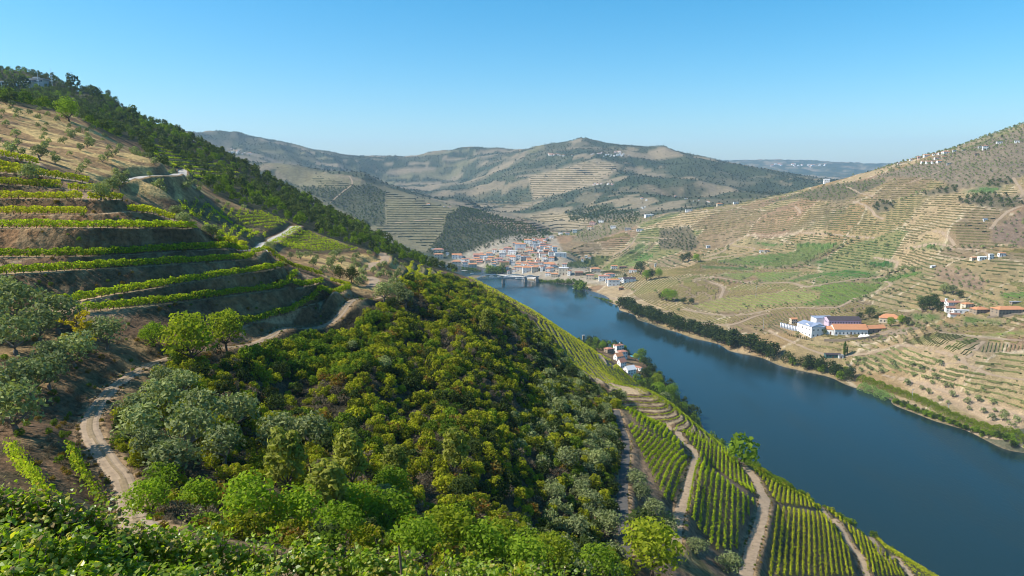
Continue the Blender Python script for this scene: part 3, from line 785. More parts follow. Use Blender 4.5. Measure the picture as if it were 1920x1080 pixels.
def water():
    m, nt, b = mat('river water')
    b.inputs['Base Color'].default_value = (0.011, 0.026, 0.026, 1)
    b.inputs['Roughness'].default_value = 0.12
    b.inputs['IOR'].default_value = 1.33
    geo = nt.nodes.new('ShaderNodeNewGeometry')
    mp = nt.nodes.new('ShaderNodeMapping'); mp.inputs['Scale'].default_value = (0.62, 0.2, 0.5); mp.inputs['Rotation'].default_value = (0, 0, 0.45)
    n_a = nt.nodes.new('ShaderNodeTexNoise'); n_a.inputs['Scale'].default_value = 0.9; n_a.inputs['Detail'].default_value = 5
    n_b = nt.nodes.new('ShaderNodeTexNoise'); n_b.inputs['Scale'].default_value = 0.035; n_b.inputs['Detail'].default_value = 4
    nt.links.new(geo.outputs['Position'], mp.inputs['Vector']); nt.links.new(mp.outputs[0], n_a.inputs['Vector']); nt.links.new(mp.outputs[0], n_b.inputs['Vector'])
    bp = nt.nodes.new('ShaderNodeBump'); bp.inputs['Distance'].default_value = 0.35
    r = nt.nodes.new('ShaderNodeMapRange'); r.inputs[1].default_value = 0.35; r.inputs[2].default_value = 0.65; r.inputs[3].default_value = 0.35; r.inputs[4].default_value = 0.65
    nt.links.new(n_b.outputs['Fac'], r.inputs[0]); nt.links.new(r.outputs[0], bp.inputs['Strength'])
    nt.links.new(n_a.outputs['Fac'], bp.inputs['Height']); nt.links.new(bp.outputs[0], b.inputs['Normal'])
    r2 = nt.nodes.new('ShaderNodeMapRange'); r2.inputs[1].default_value = 0.4; r2.inputs[2].default_value = 0.62; r2.inputs[3].default_value = 0.08; r2.inputs[4].default_value = 0.24
    nt.links.new(n_b.outputs['Fac'], r2.inputs[0]); nt.links.new(r2.outputs[0], b.inputs['Roughness'])
    me = new_mesh('river', [(-3000, -200, 0), (900, -200, 0), (1200, 1900, 0), (-3000, 2300, 0)], np.array([[0, 1, 2, 3]]), [m])
    tag(link('river', me), kind='structure')
water()

def haze():
    m = bpy.data.materials.new('haze air'); m.use_nodes = True
    nt = m.node_tree; nt.nodes.clear()
    pv_ = nt.nodes.new('ShaderNodeVolumePrincipled')
    pv_.inputs['Color'].default_value = (0.50, 0.75, 1.0, 1)
    pv_.inputs['Density'].default_value = 0.000054
    pv_.inputs['Anisotropy'].default_value = 0.1
    ou = nt.nodes.new('ShaderNodeOutputMaterial'); nt.links.new(pv_.outputs[0], ou.inputs['Volume'])
    m.cycles.homogeneous_volume = True if hasattr(m.cycles, 'homogeneous_volume') else None
    x0, x1, y0, y1, z0, z1 = -13000, 13000, -400, 13500, -16, 900
    v = [(x0, y0, z0), (x1, y0, z0), (x1, y1, z0), (x0, y1, z0), (x0, y0, z1), (x1, y0, z1), (x1, y1, z1), (x0, y1, z1)]
    f = np.array([[0, 3, 2, 1], [4, 5, 6, 7], [0, 1, 5, 4], [1, 2, 6, 5], [2, 3, 7, 6], [3, 0, 4, 7]])
    tag(link('haze', new_mesh('haze', v, f, [m])), kind='stuff')
haze()
print('NR', NR, 'points', len(pts), 'zmax', Z.max(), 'zmin', Z.min())

# ------------------------------------------------------------------ foliage: materials and prototypes
def leaf_mat(name, dark, light, trans=0.35, extra=None, gloss=0.0, sat_tr=1.25):
    """leaf colour varies from leaf to leaf and from plant to plant; part of the light passes through the leaf"""
    m = bpy.data.materials.new(name); m.use_nodes = True
    nt = m.node_tree; nt.nodes.clear()
    geo = nt.nodes.new('ShaderNodeNewGeometry'); oi = nt.nodes.new('ShaderNodeObjectInfo')
    ramp = nt.nodes.new('ShaderNodeMix'); ramp.data_type = 'RGBA'
    ramp.inputs[6].default_value = tuple(dark) + (1,); ramp.inputs[7].default_value = tuple(light) + (1,)
    ad = nt.nodes.new('ShaderNodeMath'); ad.operation = 'MULTIPLY_ADD'
    nt.links.new(geo.outputs['Random Per Island'], ad.inputs[0]); ad.inputs[1].default_value = 0.55
    h = nt.nodes.new('ShaderNodeMath'); h.operation = 'MULTIPLY'; h.inputs[1].default_value = 0.5
    nt.links.new(oi.outputs['Random'], h.inputs[0]); nt.links.new(h.outputs[0], ad.inputs[2])
    nt.links.new(ad.outputs[0], ramp.inputs[0])
    col = ramp.outputs[2]
    if extra:
        m2 = nt.nodes.new('ShaderNodeMix'); m2.data_type = 'RGBA'
        m2.inputs[7].default_value = tuple(extra[0]) + (1,)
        st = nt.nodes.new('ShaderNodeMath'); st.operation = 'GREATER_THAN'; st.inputs[1].default_value = 1 - extra[1]
        fr = nt.nodes.new('ShaderNodeMath'); fr.operation = 'FRACT'
        mm = nt.nodes.new('ShaderNodeMath'); mm.operation = 'MULTIPLY'; mm.inputs[1].default_value = 37.7
        nt.links.new(geo.outputs['Random Per Island'], mm.inputs[0]); nt.links.new(mm.outputs[0], fr.inputs[0]); nt.links.new(fr.outputs[0], st.inputs[0])
        nt.links.new(st.outputs[0], m2.inputs[0]); nt.links.new(col, m2.inputs[6]); col = m2.outputs[2]
    d = nt.nodes.new('ShaderNodeBsdfDiffuse'); t = nt.nodes.new('ShaderNodeBsdfTranslucent')
    nt.links.new(col, d.inputs[0])
    sc = nt.nodes.new('ShaderNodeVectorMath'); sc.operation = 'MULTIPLY'; sc.inputs[1].default_value = (1.35 * sat_tr, 1.45 * sat_tr, 0.5)
    nt.links.new(col, sc.inputs[0]); nt.links.new(sc.outputs[0], t.inputs[0])
    mx = nt.nodes.new('ShaderNodeMixShader'); mx.inputs[0].default_value = trans
    nt.links.new(d.outputs[0], mx.inputs[1]); nt.links.new(t.outputs[0], mx.inputs[2])
    out = mx.outputs[0]
    if gloss:
        g = nt.nodes.new('ShaderNodeBsdfGlossy'); g.inputs['Roughness'].default_value = 0.38; g.inputs['Color'].default_value = (1, 1, 1, 1)
        m3 = nt.nodes.new('ShaderNodeMixShader'); m3.inputs[0].default_value = gloss
        nt.links.new(out, m3.inputs[1]); nt.links.new(g.outputs[0], m3.inputs[2]); out = m3.outputs[0]
    o = nt.nodes.new('ShaderNodeOutputMaterial'); nt.links.new(out, o.inputs['Surface'])
    return m
L_BRIGHT = leaf_mat('bright scrub leaves', (0.050, 0.068, 0.010), (0.40, 0.40, 0.026), 0.30, ((0.22, 0.16, 0.03), 0.05))
L_GREEN = leaf_mat('green scrub leaves', (0.041, 0.072, 0.014), (0.185, 0.260, 0.023), 0.30)
L_DARK = leaf_mat('dark oak leaves', (0.022, 0.036, 0.012), (0.068, 0.092, 0.026), 0.25)
L_DRY = leaf_mat('dry twigs', (0.085, 0.068, 0.042), (0.245, 0.205, 0.135), 0.15, ((0.20, 0.085, 0.03), 0.08), sat_tr=0.6)
L_RUST = leaf_mat('rusty scrub leaves', (0.092, 0.067, 0.019), (0.247, 0.199, 0.043), 0.3, ((0.22, 0.09, 0.02), 0.2))
L_OLIVE = leaf_mat('olive leaves', (0.080, 0.100, 0.056), (0.361, 0.396, 0.153), 0.28, sat_tr=0.85)
L_BROAD = leaf_mat('fresh broad leaves', (0.072, 0.124, 0.016), (0.271, 0.367, 0.032), 0.42)
L_LIME = leaf_mat('lime yellow leaves', (0.131, 0.170, 0.016), (0.392, 0.420, 0.036), 0.42)
L_PINE = leaf_mat('pine needles', (0.100, 0.122, 0.029), (0.330, 0.333, 0.065), 0.32)
L_YELLOW = leaf_mat('yellow leaves', (0.30, 0.23, 0.02), (0.55, 0.42, 0.03), 0.35)
L_FOREST = leaf_mat('forest leaves', (0.034, 0.047, 0.021), (0.114, 0.146, 0.047), 0.22)
L_FAR = leaf_mat('far woods', (0.036, 0.046, 0.026), (0.085, 0.095, 0.052), 0.1)
L_VINE = leaf_mat('vine leaves', (0.099, 0.156, 0.016), (0.418, 0.478, 0.029), 0.42, ((0.40, 0.34, 0.04), 0.08))
L_VINEY = leaf_mat('yellowing vine leaves', (0.158, 0.187, 0.018), (0.510, 0.495, 0.036), 0.42, ((0.45, 0.36, 0.05), 0.12))
L_REED = leaf_mat('reed leaves', (0.098, 0.150, 0.046), (0.261, 0.362, 0.123), 0.3)
L_HEDGE = leaf_mat('orchard leaves', (0.094, 0.133, 0.016), (0.302, 0.358, 0.026), 0.38)
M_BARK = plain('bark', (0.10, 0.075, 0.055), 0.95, 0.35, 4.0, 0.1)
M_BARKG = plain('grey olive bark', (0.17, 0.15, 0.125), 0.95, 0.35, 4.0, 0.1)

def leaf_quads(pos, nrm, size, r, asp=1.0):
    n_ = len(pos)
    a = r.normal(size=(n_, 3)); a -= nrm * (a * nrm).sum(1, keepdims=True); a /= np.linalg.norm(a, axis=1, keepdims=True) + 1e-9
    b = np.cross(nrm, a)
    s = np.asarray(size).reshape(-1, 1) * 0.5
    q = np.stack([pos - a * s * asp, pos - b * s * 0.8 + a * s * 0.1, pos + a * s * asp, pos + b * s * 0.8 + a * s * 0.1], 1)
    return q.reshape(-1, 3), np.arange(n_ * 4).reshape(n_, 4)
def crown(r, nblob, nleaf, R, H, size, z0=0.0, blob=(0.38, 0.6), asp=1.2, fill=0.35, flat=1.0, low=0.15):
    """leaves on and in a heap of lobes; R radius, H height of the whole"""
    k = np.arange(nblob)
    an = k * 2.399 + r.uniform(0, 6.28); hh = low + (1 - low) * ((k + 0.5) / nblob) ** 0.9
    rad = R * 0.66 * np.sqrt(np.clip(1 - (np.abs(hh - 0.35) / 0.75) ** 2, 0.02, 1)) * r.uniform(0.6, 1.12, nblob)
    c = np.stack([np.cos(an) * rad, np.sin(an) * rad, z0 + hh * H * 0.82], 1)
    br = R * r.uniform(blob[0], blob[1], nblob)
    w = br ** 2; bi = r.choice(nblob, nleaf, p=w / w.sum())
    d = r.normal(size=(nleaf, 3)); d /= np.linalg.norm(d, axis=1, keepdims=True)
    d[:, 2] = np.where(d[:, 2] < -0.35, -d[:, 2], d[:, 2])
    rr_ = np.where(r.uniform(size=nleaf) < fill, r.uniform(0.3, 0.85, nleaf), r.uniform(0.82, 1.08, nleaf))
    p = c[bi] + d * (br[bi] * rr_)[:, None] * np.array([1, 1, flat * min(1.2, H / (2 * R) + 0.35)])
    nr = d + r.normal(size=(nleaf, 3)) * 0.55; nr /= np.linalg.norm(nr, axis=1, keepdims=True)
    v, f = leaf_quads(p, nr, size * r.uniform(0.7, 1.35, nleaf), r, asp)
    return v, f, c, br
def tube(path_, rad, k=6):
    path_ = np.asarray(path_, float); n_ = len(path_)
    t = np.gradient(path_, axis=0); t /= np.linalg.norm(t, axis=1, keepdims=True) + 1e-9
    up = np.where(np.abs(t[:, 2:3]) > 0.9, np.array([[1.0, 0, 0]]), np.array([[0, 0, 1.0]]))
    a = np.cross(t, up); a /= np.linalg.norm(a, axis=1, keepdims=True) + 1e-9
    b = np.cross(t, a); an = np.linspace(0, 2 * np.pi, k, endpoint=False)
    rad = np.asarray(rad, float)
    v = path_[:, None] + rad[:, None, None] * (np.cos(an)[None, :, None] * a[:, None] + np.sin(an)[None, :, None] * b[:, None])
    ii = np.arange(n_ * k).reshape(n_, k); f = np.stack([ii[:-1], np.roll(ii[:-1], -1, 1), np.roll(ii[1:], -1, 1), ii[1:]], -1).reshape(-1, 4)
    return v.reshape(-1, 3), f
def join(parts):
    V, Fq, o = [], [], 0
    for v, f in parts:
        V.append(np.asarray(v)); Fq.append(np.asarray(f) + o); o += len(v)
    return np.concatenate(V), np.concatenate(Fq)
def branches(r, cs, h0, lean=0.1, r0=0.14, k=5, nmax=6):
    """trunk splitting into limbs that reach into the lobes"""
    top = np.array([r.normal() * lean, r.normal() * lean, h0])
    parts = [tube([(0, 0, -0.6), (top[0] * .3, top[1] * .3, h0 * 0.5), top], [r0 * 1.25, r0, r0 * 0.8], k)]
    for c in cs[:nmax]:
        m = (top + c) / 2 + r.normal(size=3) * 0.12
        parts.append(tube([top, m, c], [r0 * 0.6, r0 * 0.4, r0 * 0.14], 4))
    return join(parts)

PROTO = {}          # kind -> list of (crown mesh, trunk mesh or None)
def proto(kind, n_var, fn):
    PROTO[kind] = [fn(np.random.default_rng(hash2(np.array([i]), np.array([len(PROTO)]), 5)[0] * 1e6 // 1 + 1 if False else 1000 * len(PROTO) + i)) for i in range(n_var)]
def shrub_fn(m, nl=300, size=0.20, H=1.5, nb=9, stems=True, fill=0.35, blob=(0.3, 0.5)):
    def fn(r):
        v, f, c, _ = crown(r, nb, nl, 1.0, H, size, -0.1, blob, fill=fill)
        parts = [(v, f)]; mi = np.zeros(len(f), int)
        if stems:
            sv, sf = join([tube([(0, 0, -0.4), c[j] * 0.5, c[j]], [0.05, 0.035, 0.012], 4) for j in range(0, nb, 2)])
            parts.append((sv, sf)); mi = np.concatenate([mi, np.ones(len(sf), int)])
        V, Fq = join(parts)
        return new_mesh('shrub', V, Fq, [m, M_BARK], mi), None
    return fn
proto('shrub_bright', 5, shrub_fn(L_BRIGHT, 560, 0.16, 1.5, 12, blob=(0.24, 0.42)))
proto('shrub_green', 5, shrub_fn(L_GREEN, 560, 0.16, 1.6, 12, blob=(0.24, 0.42)))
proto('shrub_dark', 3, shrub_fn(L_DARK, 320, 0.21, 1.7))
proto('shrub_dry', 4, shrub_fn(L_DRY, 520, 0.10, 1.3, 12, fill=0.7, blob=(0.25, 0.45)))
proto('shrub_rust', 3, shrub_fn(L_RUST, 300, 0.19, 1.3))
proto('shrub_grey', 3, shrub_fn(L_OLIVE, 340, 0.17, 1.6))
def tree_fn(m, bark, nl, size, R, H, z0, nb=11, asp=1.2, blob=(0.36, 0.58), r0=0.16, fill=0.35, flat=1.0, low=0.15):
    def fn(r):
        v, f, c, _ = crown(r, nb, nl, R, H - z0, size, z0, blob, asp, fill, flat, low)
        cm = new_mesh('crown', v, f, [m])
        tv, tf = branches(r, c, max(z0 * 0.9, 0.6), 0.15, r0)
        return cm, new_mesh('trunk', tv, tf, [bark])
    return fn
proto('olive', 4, tree_fn(L_OLIVE, M_BARKG, 900, 0.22, 2.0, 3.6, 0.9, 13, 1.7, r0=0.2))
proto('olive_far', 3, tree_fn(L_OLIVE, M_BARKG, 130, 0.55, 2.0, 3.4, 0.6, 8, 1.3))
proto('broad', 4, tree_fn(L_BROAD, M_BARK, 1300, 0.26, 2.2, 4.6, 0.8, 14, 1.2))
proto('lime', 3, tree_fn(L_LIME, M_BARK, 1500, 0.26, 2.3, 5.2, 1.2, 15, 1.5, flat=0.8))
proto('pine', 3, tree_fn(L_PINE, M_BARK, 1500, 0.24, 1.7, 6.0, 1.2, 20, 1.9, (0.26, 0.42), fill=0.6))
proto('oak', 4, tree_fn(L_DARK, M_BARK, 800, 0.30, 2.2, 4.4, 0.8, 13))
proto('wood', 5, tree_fn(L_FOREST, M_BARK, 150, 0.95, 3.2, 6.4, 1.0, 9))
proto('bank', 4, tree_fn(L_DARK, M_BARK, 240, 0.75, 3.2, 8.0, 0.8, 12))
proto('bankgreen', 3, tree_fn(L_GREEN, M_BARK, 240, 0.75, 3.0, 6.0, 0.4, 11))
proto('bushlight', 3, tree_fn(L_BROAD, M_BARK, 240, 0.75, 3.0, 5.5, 0.2, 11))
proto('far', 4, tree_fn(L_FAR, M_BARK, 40, 2.6, 4.0, 7.0, 0.3, 5))
def cypress_fn(r):
    n_ = 420; h = r.uniform(0, 1, n_) ** 0.8; an = r.uniform(0, 6.28, n_)
    rad = 0.62 * np.sin(np.pi * np.clip(h * 0.86 + 0.12, 0, 1)) ** 0.7 * r.uniform(0.75, 1.05, n_)
    p = np.stack([np.cos(an) * rad, np.sin(an) * rad, 0.15 + h * 5.4], 1)
    nr = np.stack([np.cos(an), np.sin(an), 0.5 + 0 * an], 1) + r.normal(size=(n_, 3)) * 0.4; nr /= np.linalg.norm(nr, axis=1, keepdims=True)
    v, f = leaf_quads(p, nr, 0.42 * r.uniform(0.7, 1.3, n_), r, 1.4)
    tv, tf = tube([(0, 0, -0.4), (0, 0, 2.5)], [0.12, 0.05], 5)
    return new_mesh('crown', v, f, [L_DARK]), new_mesh('trunk', tv, tf, [M_BARK])
proto('cypress', 2, cypress_fn)
def yellow_fn(r):
    parts = [tube([(0, 0, -0.5), (0.1, 0, 1.8), (0.0, 0.1, 4.2)], [0.14, 0.10, 0.03], 5)]
    P_, N_ = [], []
    for k in range(30):
        z = 0.9 + 3.3 * k / 30; a = r.uniform(0, 6.28); L = 2.0 * (1 - 0.5 * k / 30) * r.uniform(0.7, 1.2)
        e = np.array([math.cos(a) * L, math.sin(a) * L, z + L * r.uniform(0.15, 0.6)])
        parts.append(tube([(0, 0, z), e * [0.5, 0.5, 1] - [0, 0, L * .1], e], [0.035, 0.025, 0.01], 4))
        t = r.uniform(0.25, 1.0, 30)[:, None]
        P_.append(np.array([0, 0, z]) * (1 - t) + e * t + r.normal(size=(30, 3)) * [0.10, 0.10, 0.06])
    p = np.concatenate(P_); nr = r.normal(size=p.shape) + [0, 0, 0.7]; nr /= np.linalg.norm(nr, axis=1, keepdims=True)
    v, f = leaf_quads(p, nr, 0.22 * r.uniform(0.7, 1.3, len(p)), r, 1.6)
    tv, tf = join(parts)
    return new_mesh('crown', v, f, [L_YELLOW]), new_mesh('trunk', tv, tf, [M_BARK])
proto('yellow', 1, yellow_fn)
def poplar_fn(r):
    n_ = 700; h = r.uniform(0, 1, n_); an = r.uniform(0, 6.28, n_)
    rad = 1.3 * np.sin(np.pi * np.clip(h * 0.9 + 0.08, 0, 1)) ** 0.6 * r.uniform(0.4, 1.05, n_)
    p = np.stack([np.cos(an) * rad, np.sin(an) * rad, 1.2 + h * 13], 1)
    nr = r.normal(size=(n_, 3)); nr /= np.linalg.norm(nr, axis=1, keepdims=True)
    v, f = leaf_quads(p, nr, 0.75 * r.uniform(0.7, 1.3, n_), r, 1.2)
    tv, tf = tube([(0, 0, -0.5), (0, 0, 9)], [0.25, 0.08], 6)
    return new_mesh('crown', v, f, [L_GREEN]), new_mesh('trunk', tv, tf, [M_BARK])
proto('poplar', 1, poplar_fn)
NAMES = {'olive': 'olive_tree', 'olive_far': 'olive_tree', 'broad': 'broadleaf_tree', 'lime': 'broadleaf_tree', 'pine': 'pine_tree', 'oak': 'oak_tree', 'wood': 'hill_tree', 'bank': 'riverside_tree', 'bankgreen': 'riverside_tree', 'bushlight': 'riverside_tree', 'cypress': 'cypress_tree', 'yellow': 'yellow_tree', 'poplar': 'poplar_tree'}

def put_tree(kind, x, y, s, label, group=None, rot=None, name=None, cat='tree', sz=1.0, dz=-0.05):
    """a tree as a thing: an Empty at its foot that parents crown and trunk"""
    cm, tm = PROTO[kind][int(rng.integers(len(PROTO[kind])))]
    z = float(ground(x, y)) + dz
    e = link(name or NAMES[kind], None, None, (x, y, z), rng.uniform(0, 6.28) if rot is None else rot, (s, s, s * sz))
    tag(e, label, cat, group)
    link('crown', cm, e)
    if tm is not None: link('trunk', tm, e)
    return e
def put_shrub(kind, x, y, s, label, group=None, name='shrub'):
    cm, _ = PROTO[kind][int(rng.integers(len(PROTO[kind])))]
    o = link(name, cm, None, (x, y, float(ground(x, y)) - 0.1 * s), rng.uniform(0, 6.28), (s, s, s * rng.uniform(0.85, 1.15)))
    return tag(o, label, 'shrub', group)

# ------------------------------------------------------------------ scattering
def scatter(mask, spacing, dens=1.0, keep_road=0.8, seed=0):
    """points on the ground inside the mask, no two nearer than the spacing"""
    r = np.random.default_rng(900 + seed)
    w = np.where(mask & (RD > keep_road), AREA, 0) * (dens if np.isscalar(dens) else dens)
    tot = w.sum()
    n_ = int(min(tot / spacing ** 2 * 1.7, 80000))
    if n_ < 1: return np.zeros((0, 2))
    cdf = np.cumsum(w.ravel()); k = np.searchsorted(cdf, r.uniform(0, cdf[-1], n_))
    i, j = np.unravel_index(np.minimum(k, Z.size - 1), Z.shape)
    t = th[i] + (r.uniform(-0.5, 0.5, n_)) * (th[1] - th[0])
    q = rr[j] + r.uniform(-0.5, 0.5, n_) * np.gradient(rr)[j]
    x = q * np.sin(t); y = q * np.cos(t)
    grid = {}; out = []; g = spacing; s2 = (spacing * 0.82) ** 2
    for a, b in zip(x.tolist(), y.tolist()):
        ca, cb = int(a // g), int(b // g); ok = True
        for u in (-1, 0, 1):
            for v in (-1, 0, 1):
                for (p, o) in grid.get((ca + u, cb + v), ()):
                    if (p - a) ** 2 + (o - b) ** 2 < s2: ok = False; break
                if not ok: break
            if not ok: break
        if ok:
            grid.setdefault((ca, cb), []).append((a, b)); out.append((a, b))
    return np.array(out).reshape(-1, 2)
def in_view(x, y, z, pad=60):
    a, b = to_px(x, y, z)
    return (a > -pad) & (a < 1920 + pad) & (b > -pad) & (b < 1080 + pad)

_gn = {}
def gn_group(meshes, key):
    ng = bpy.data.node_groups.new('scatter ' + key, 'GeometryNodeTree')
    ng.interface.new_socket('Geometry', in_out='INPUT', socket_type='NodeSocketGeometry')
    ng.interface.new_socket('Geometry', in_out='OUTPUT', socket_type='NodeSocketGeometry')
    gi = ng.nodes.new('NodeGroupInput'); go = ng.nodes.new('NodeGroupOutput')
    js = ng.nodes.new('GeometryNodeJoinGeometry')
    for me in reversed(meshes):
        o = bpy.data.objects.new('pattern ' + key, me)      # never linked to the scene: only the pattern for the copies
        oi = ng.nodes.new('GeometryNodeObjectInfo'); oi.inputs['Object'].default_value = o; oi.inputs['As Instance'].default_value = True
        ng.links.new(oi.outputs['Geometry'], js.inputs[0])
    iop = ng.nodes.new('GeometryNodeInstanceOnPoints')
    iop.inputs['Pick Instance'].default_value = True
    def attr(nm, ty):
        a = ng.nodes.new('GeometryNodeInputNamedAttribute'); a.data_type = ty; a.inputs['Name'].default_value = nm
        return a.outputs['Attribute']
    ng.links.new(gi.outputs[0], iop.inputs['Points']); ng.links.new(js.outputs[0], iop.inputs['Instance'])
    ng.links.new(attr('pick', 'INT'), iop.inputs['Instance Index'])
    ng.links.new(attr('turn', 'FLOAT_VECTOR'), iop.inputs['Rotation']); ng.links.new(attr('size', 'FLOAT_VECTOR'), iop.inputs['Scale'])
    ng.links.new(iop.outputs[0], go.inputs[0])
    return ng
def stuff(name, kinds_pts, label, cat):
    """one object of kind stuff: many plants as instances on points. kinds_pts: list of (kind, xy, scale)"""
    meshes, P_, pick, size = [], [], [], []
    for kind, xy, sc in kinds_pts:
        if len(xy) == 0: continue
        base = len(meshes)
        for cm, tm in PROTO[kind]:
            meshes.append(cm)
        z = ground(xy[:, 0], xy[:, 1])
        P_.append(np.column_stack([xy, z - 0.1 * sc])); pick.append(base + rng.integers(0, len(PROTO[kind]), len(xy))); size.append(sc)
    if not P_: return None
    P_ = np.concatenate(P_); pick = np.concatenate(pick).astype(np.int32); size = np.concatenate(size)
    me = bpy.data.meshes.new(name); me.vertices.add(len(P_)); me.vertices.foreach_set('co', P_.astype(np.float32).ravel())
    a = me.attributes.new('pick', 'INT', 'POINT'); a.data.foreach_set('value', pick)
    sv = np.stack([size, size, size * rng.uniform(0.85, 1.2, len(size))], 1).astype(np.float32)
    a = me.attributes.new('size', 'FLOAT_VECTOR', 'POINT'); a.data.foreach_set('vector', sv.ravel())
    tv = np.zeros((len(P_), 3), np.float32); tv[:, 2] = rng.uniform(0, 6.28, len(P_))
    a = me.attributes.new('turn', 'FLOAT_VECTOR', 'POINT'); a.data.foreach_set('vector', tv.ravel())
    o = link(name, me)
    md = o.modifiers.new('scatter', 'NODES'); md.node_group = gn_group(meshes, name)
    return tag(o, label, cat, None, 'stuff')

# --- scrub on the middle slope: the 300 that show largest are objects, the rest one mass
zone = region(SCRUB, 42, 480) & LEFT & (~spur) & ((RD > 5.0) | (PXG < 430) | (PXG > 780))
# the hidden lower flank too, so that the slope is covered from the side as well
xy = scatter(zone, 1.55, seed=1)
z = ground(xy[:, 0], xy[:, 1]); px, py = to_px(xy[:, 0], xy[:, 1], z); dd = np.hypot(xy[:, 0], xy[:, 1])
u = fbm(xy[:, 0] / 18, xy[:, 1] / 18, 3, 71); u2 = rng.uniform(size=len(xy))
right = sstep(px, 930, 1100); mass = pip(px, py, [(450, 655), (640, 592), (720, 600), (690, 700), (560, 720), (470, 700)])
kind = np.where(u2 < 0.48, 'shrub_bright', np.where(u2 < 0.62, 'shrub_green', np.where(u2 < 0.77, 'shrub_dark', np.where(u2 < 0.94, 'shrub_dry', 'shrub_rust')))).astype(object)
kind = np.where((u > 0.57) & (u2 > 0.3) & (u2 < 0.72), 'shrub_dry', kind)
kind = np.where(rng.uniform(size=len(xy)) < right * 0.55, np.where(u2 < 0.6, 'shrub_grey', 'shrub_dark'), kind)
kind = np.where(mass, np.where(u2 < 0.6, 'shrub_green', 'shrub_bright'), kind)
sc = (0.80 + 1.3 * rng.uniform(size=len(xy)) ** 2.0) * np.where(kind == 'shrub_dry', 0.8, 1.0) * np.interp(dd, [50, 90, 200, 400], [0.8, 0.95, 1.15, 1.5])
seen = in_view(xy[:, 0], xy[:, 1], z, 20)
rank = np.where(seen, sc / dd, 0); big = np.argsort(-rank)[:290]
SH_LABEL = {'shrub_bright': 'yellow-green rounded shrub among others on the scrubby slope', 'shrub_green': 'mid-green leafy shrub among others on the scrubby slope', 'shrub_dark': 'dark green shrub among others on the scrubby slope',
            'shrub_dry': 'dry grey-brown twiggy shrub on the scrubby slope', 'shrub_rust': 'rusty brown-green shrub on the scrubby slope', 'shrub_grey': 'grey-green shrub among others on the scrubby slope'}
SH_GROUP = {'shrub_bright': 'yellow-green shrubs on the slope', 'shrub_green': 'mid-green shrubs on the slope', 'shrub_dark': 'dark shrubs on the slope', 'shrub_dry': 'dry shrubs on the slope', 'shrub_rust': 'rusty shrubs on the slope', 'shrub_grey': 'grey-green shrubs on the slope'}
for i in big:
    put_shrub(kind[i], xy[i, 0], xy[i, 1], float(sc[i]), SH_LABEL[kind[i]], SH_GROUP[kind[i]])
rest = np.setdiff1d(np.arange(len(xy)), big)
stuff('scrub', [(k, xy[rest][kind[rest] == k], sc[rest][kind[rest] == k]) for k in SH_LABEL], 'mass of rounded green and dry scrub covering the slope above the river', 'scrub')
N_SCRUB = len(xy)

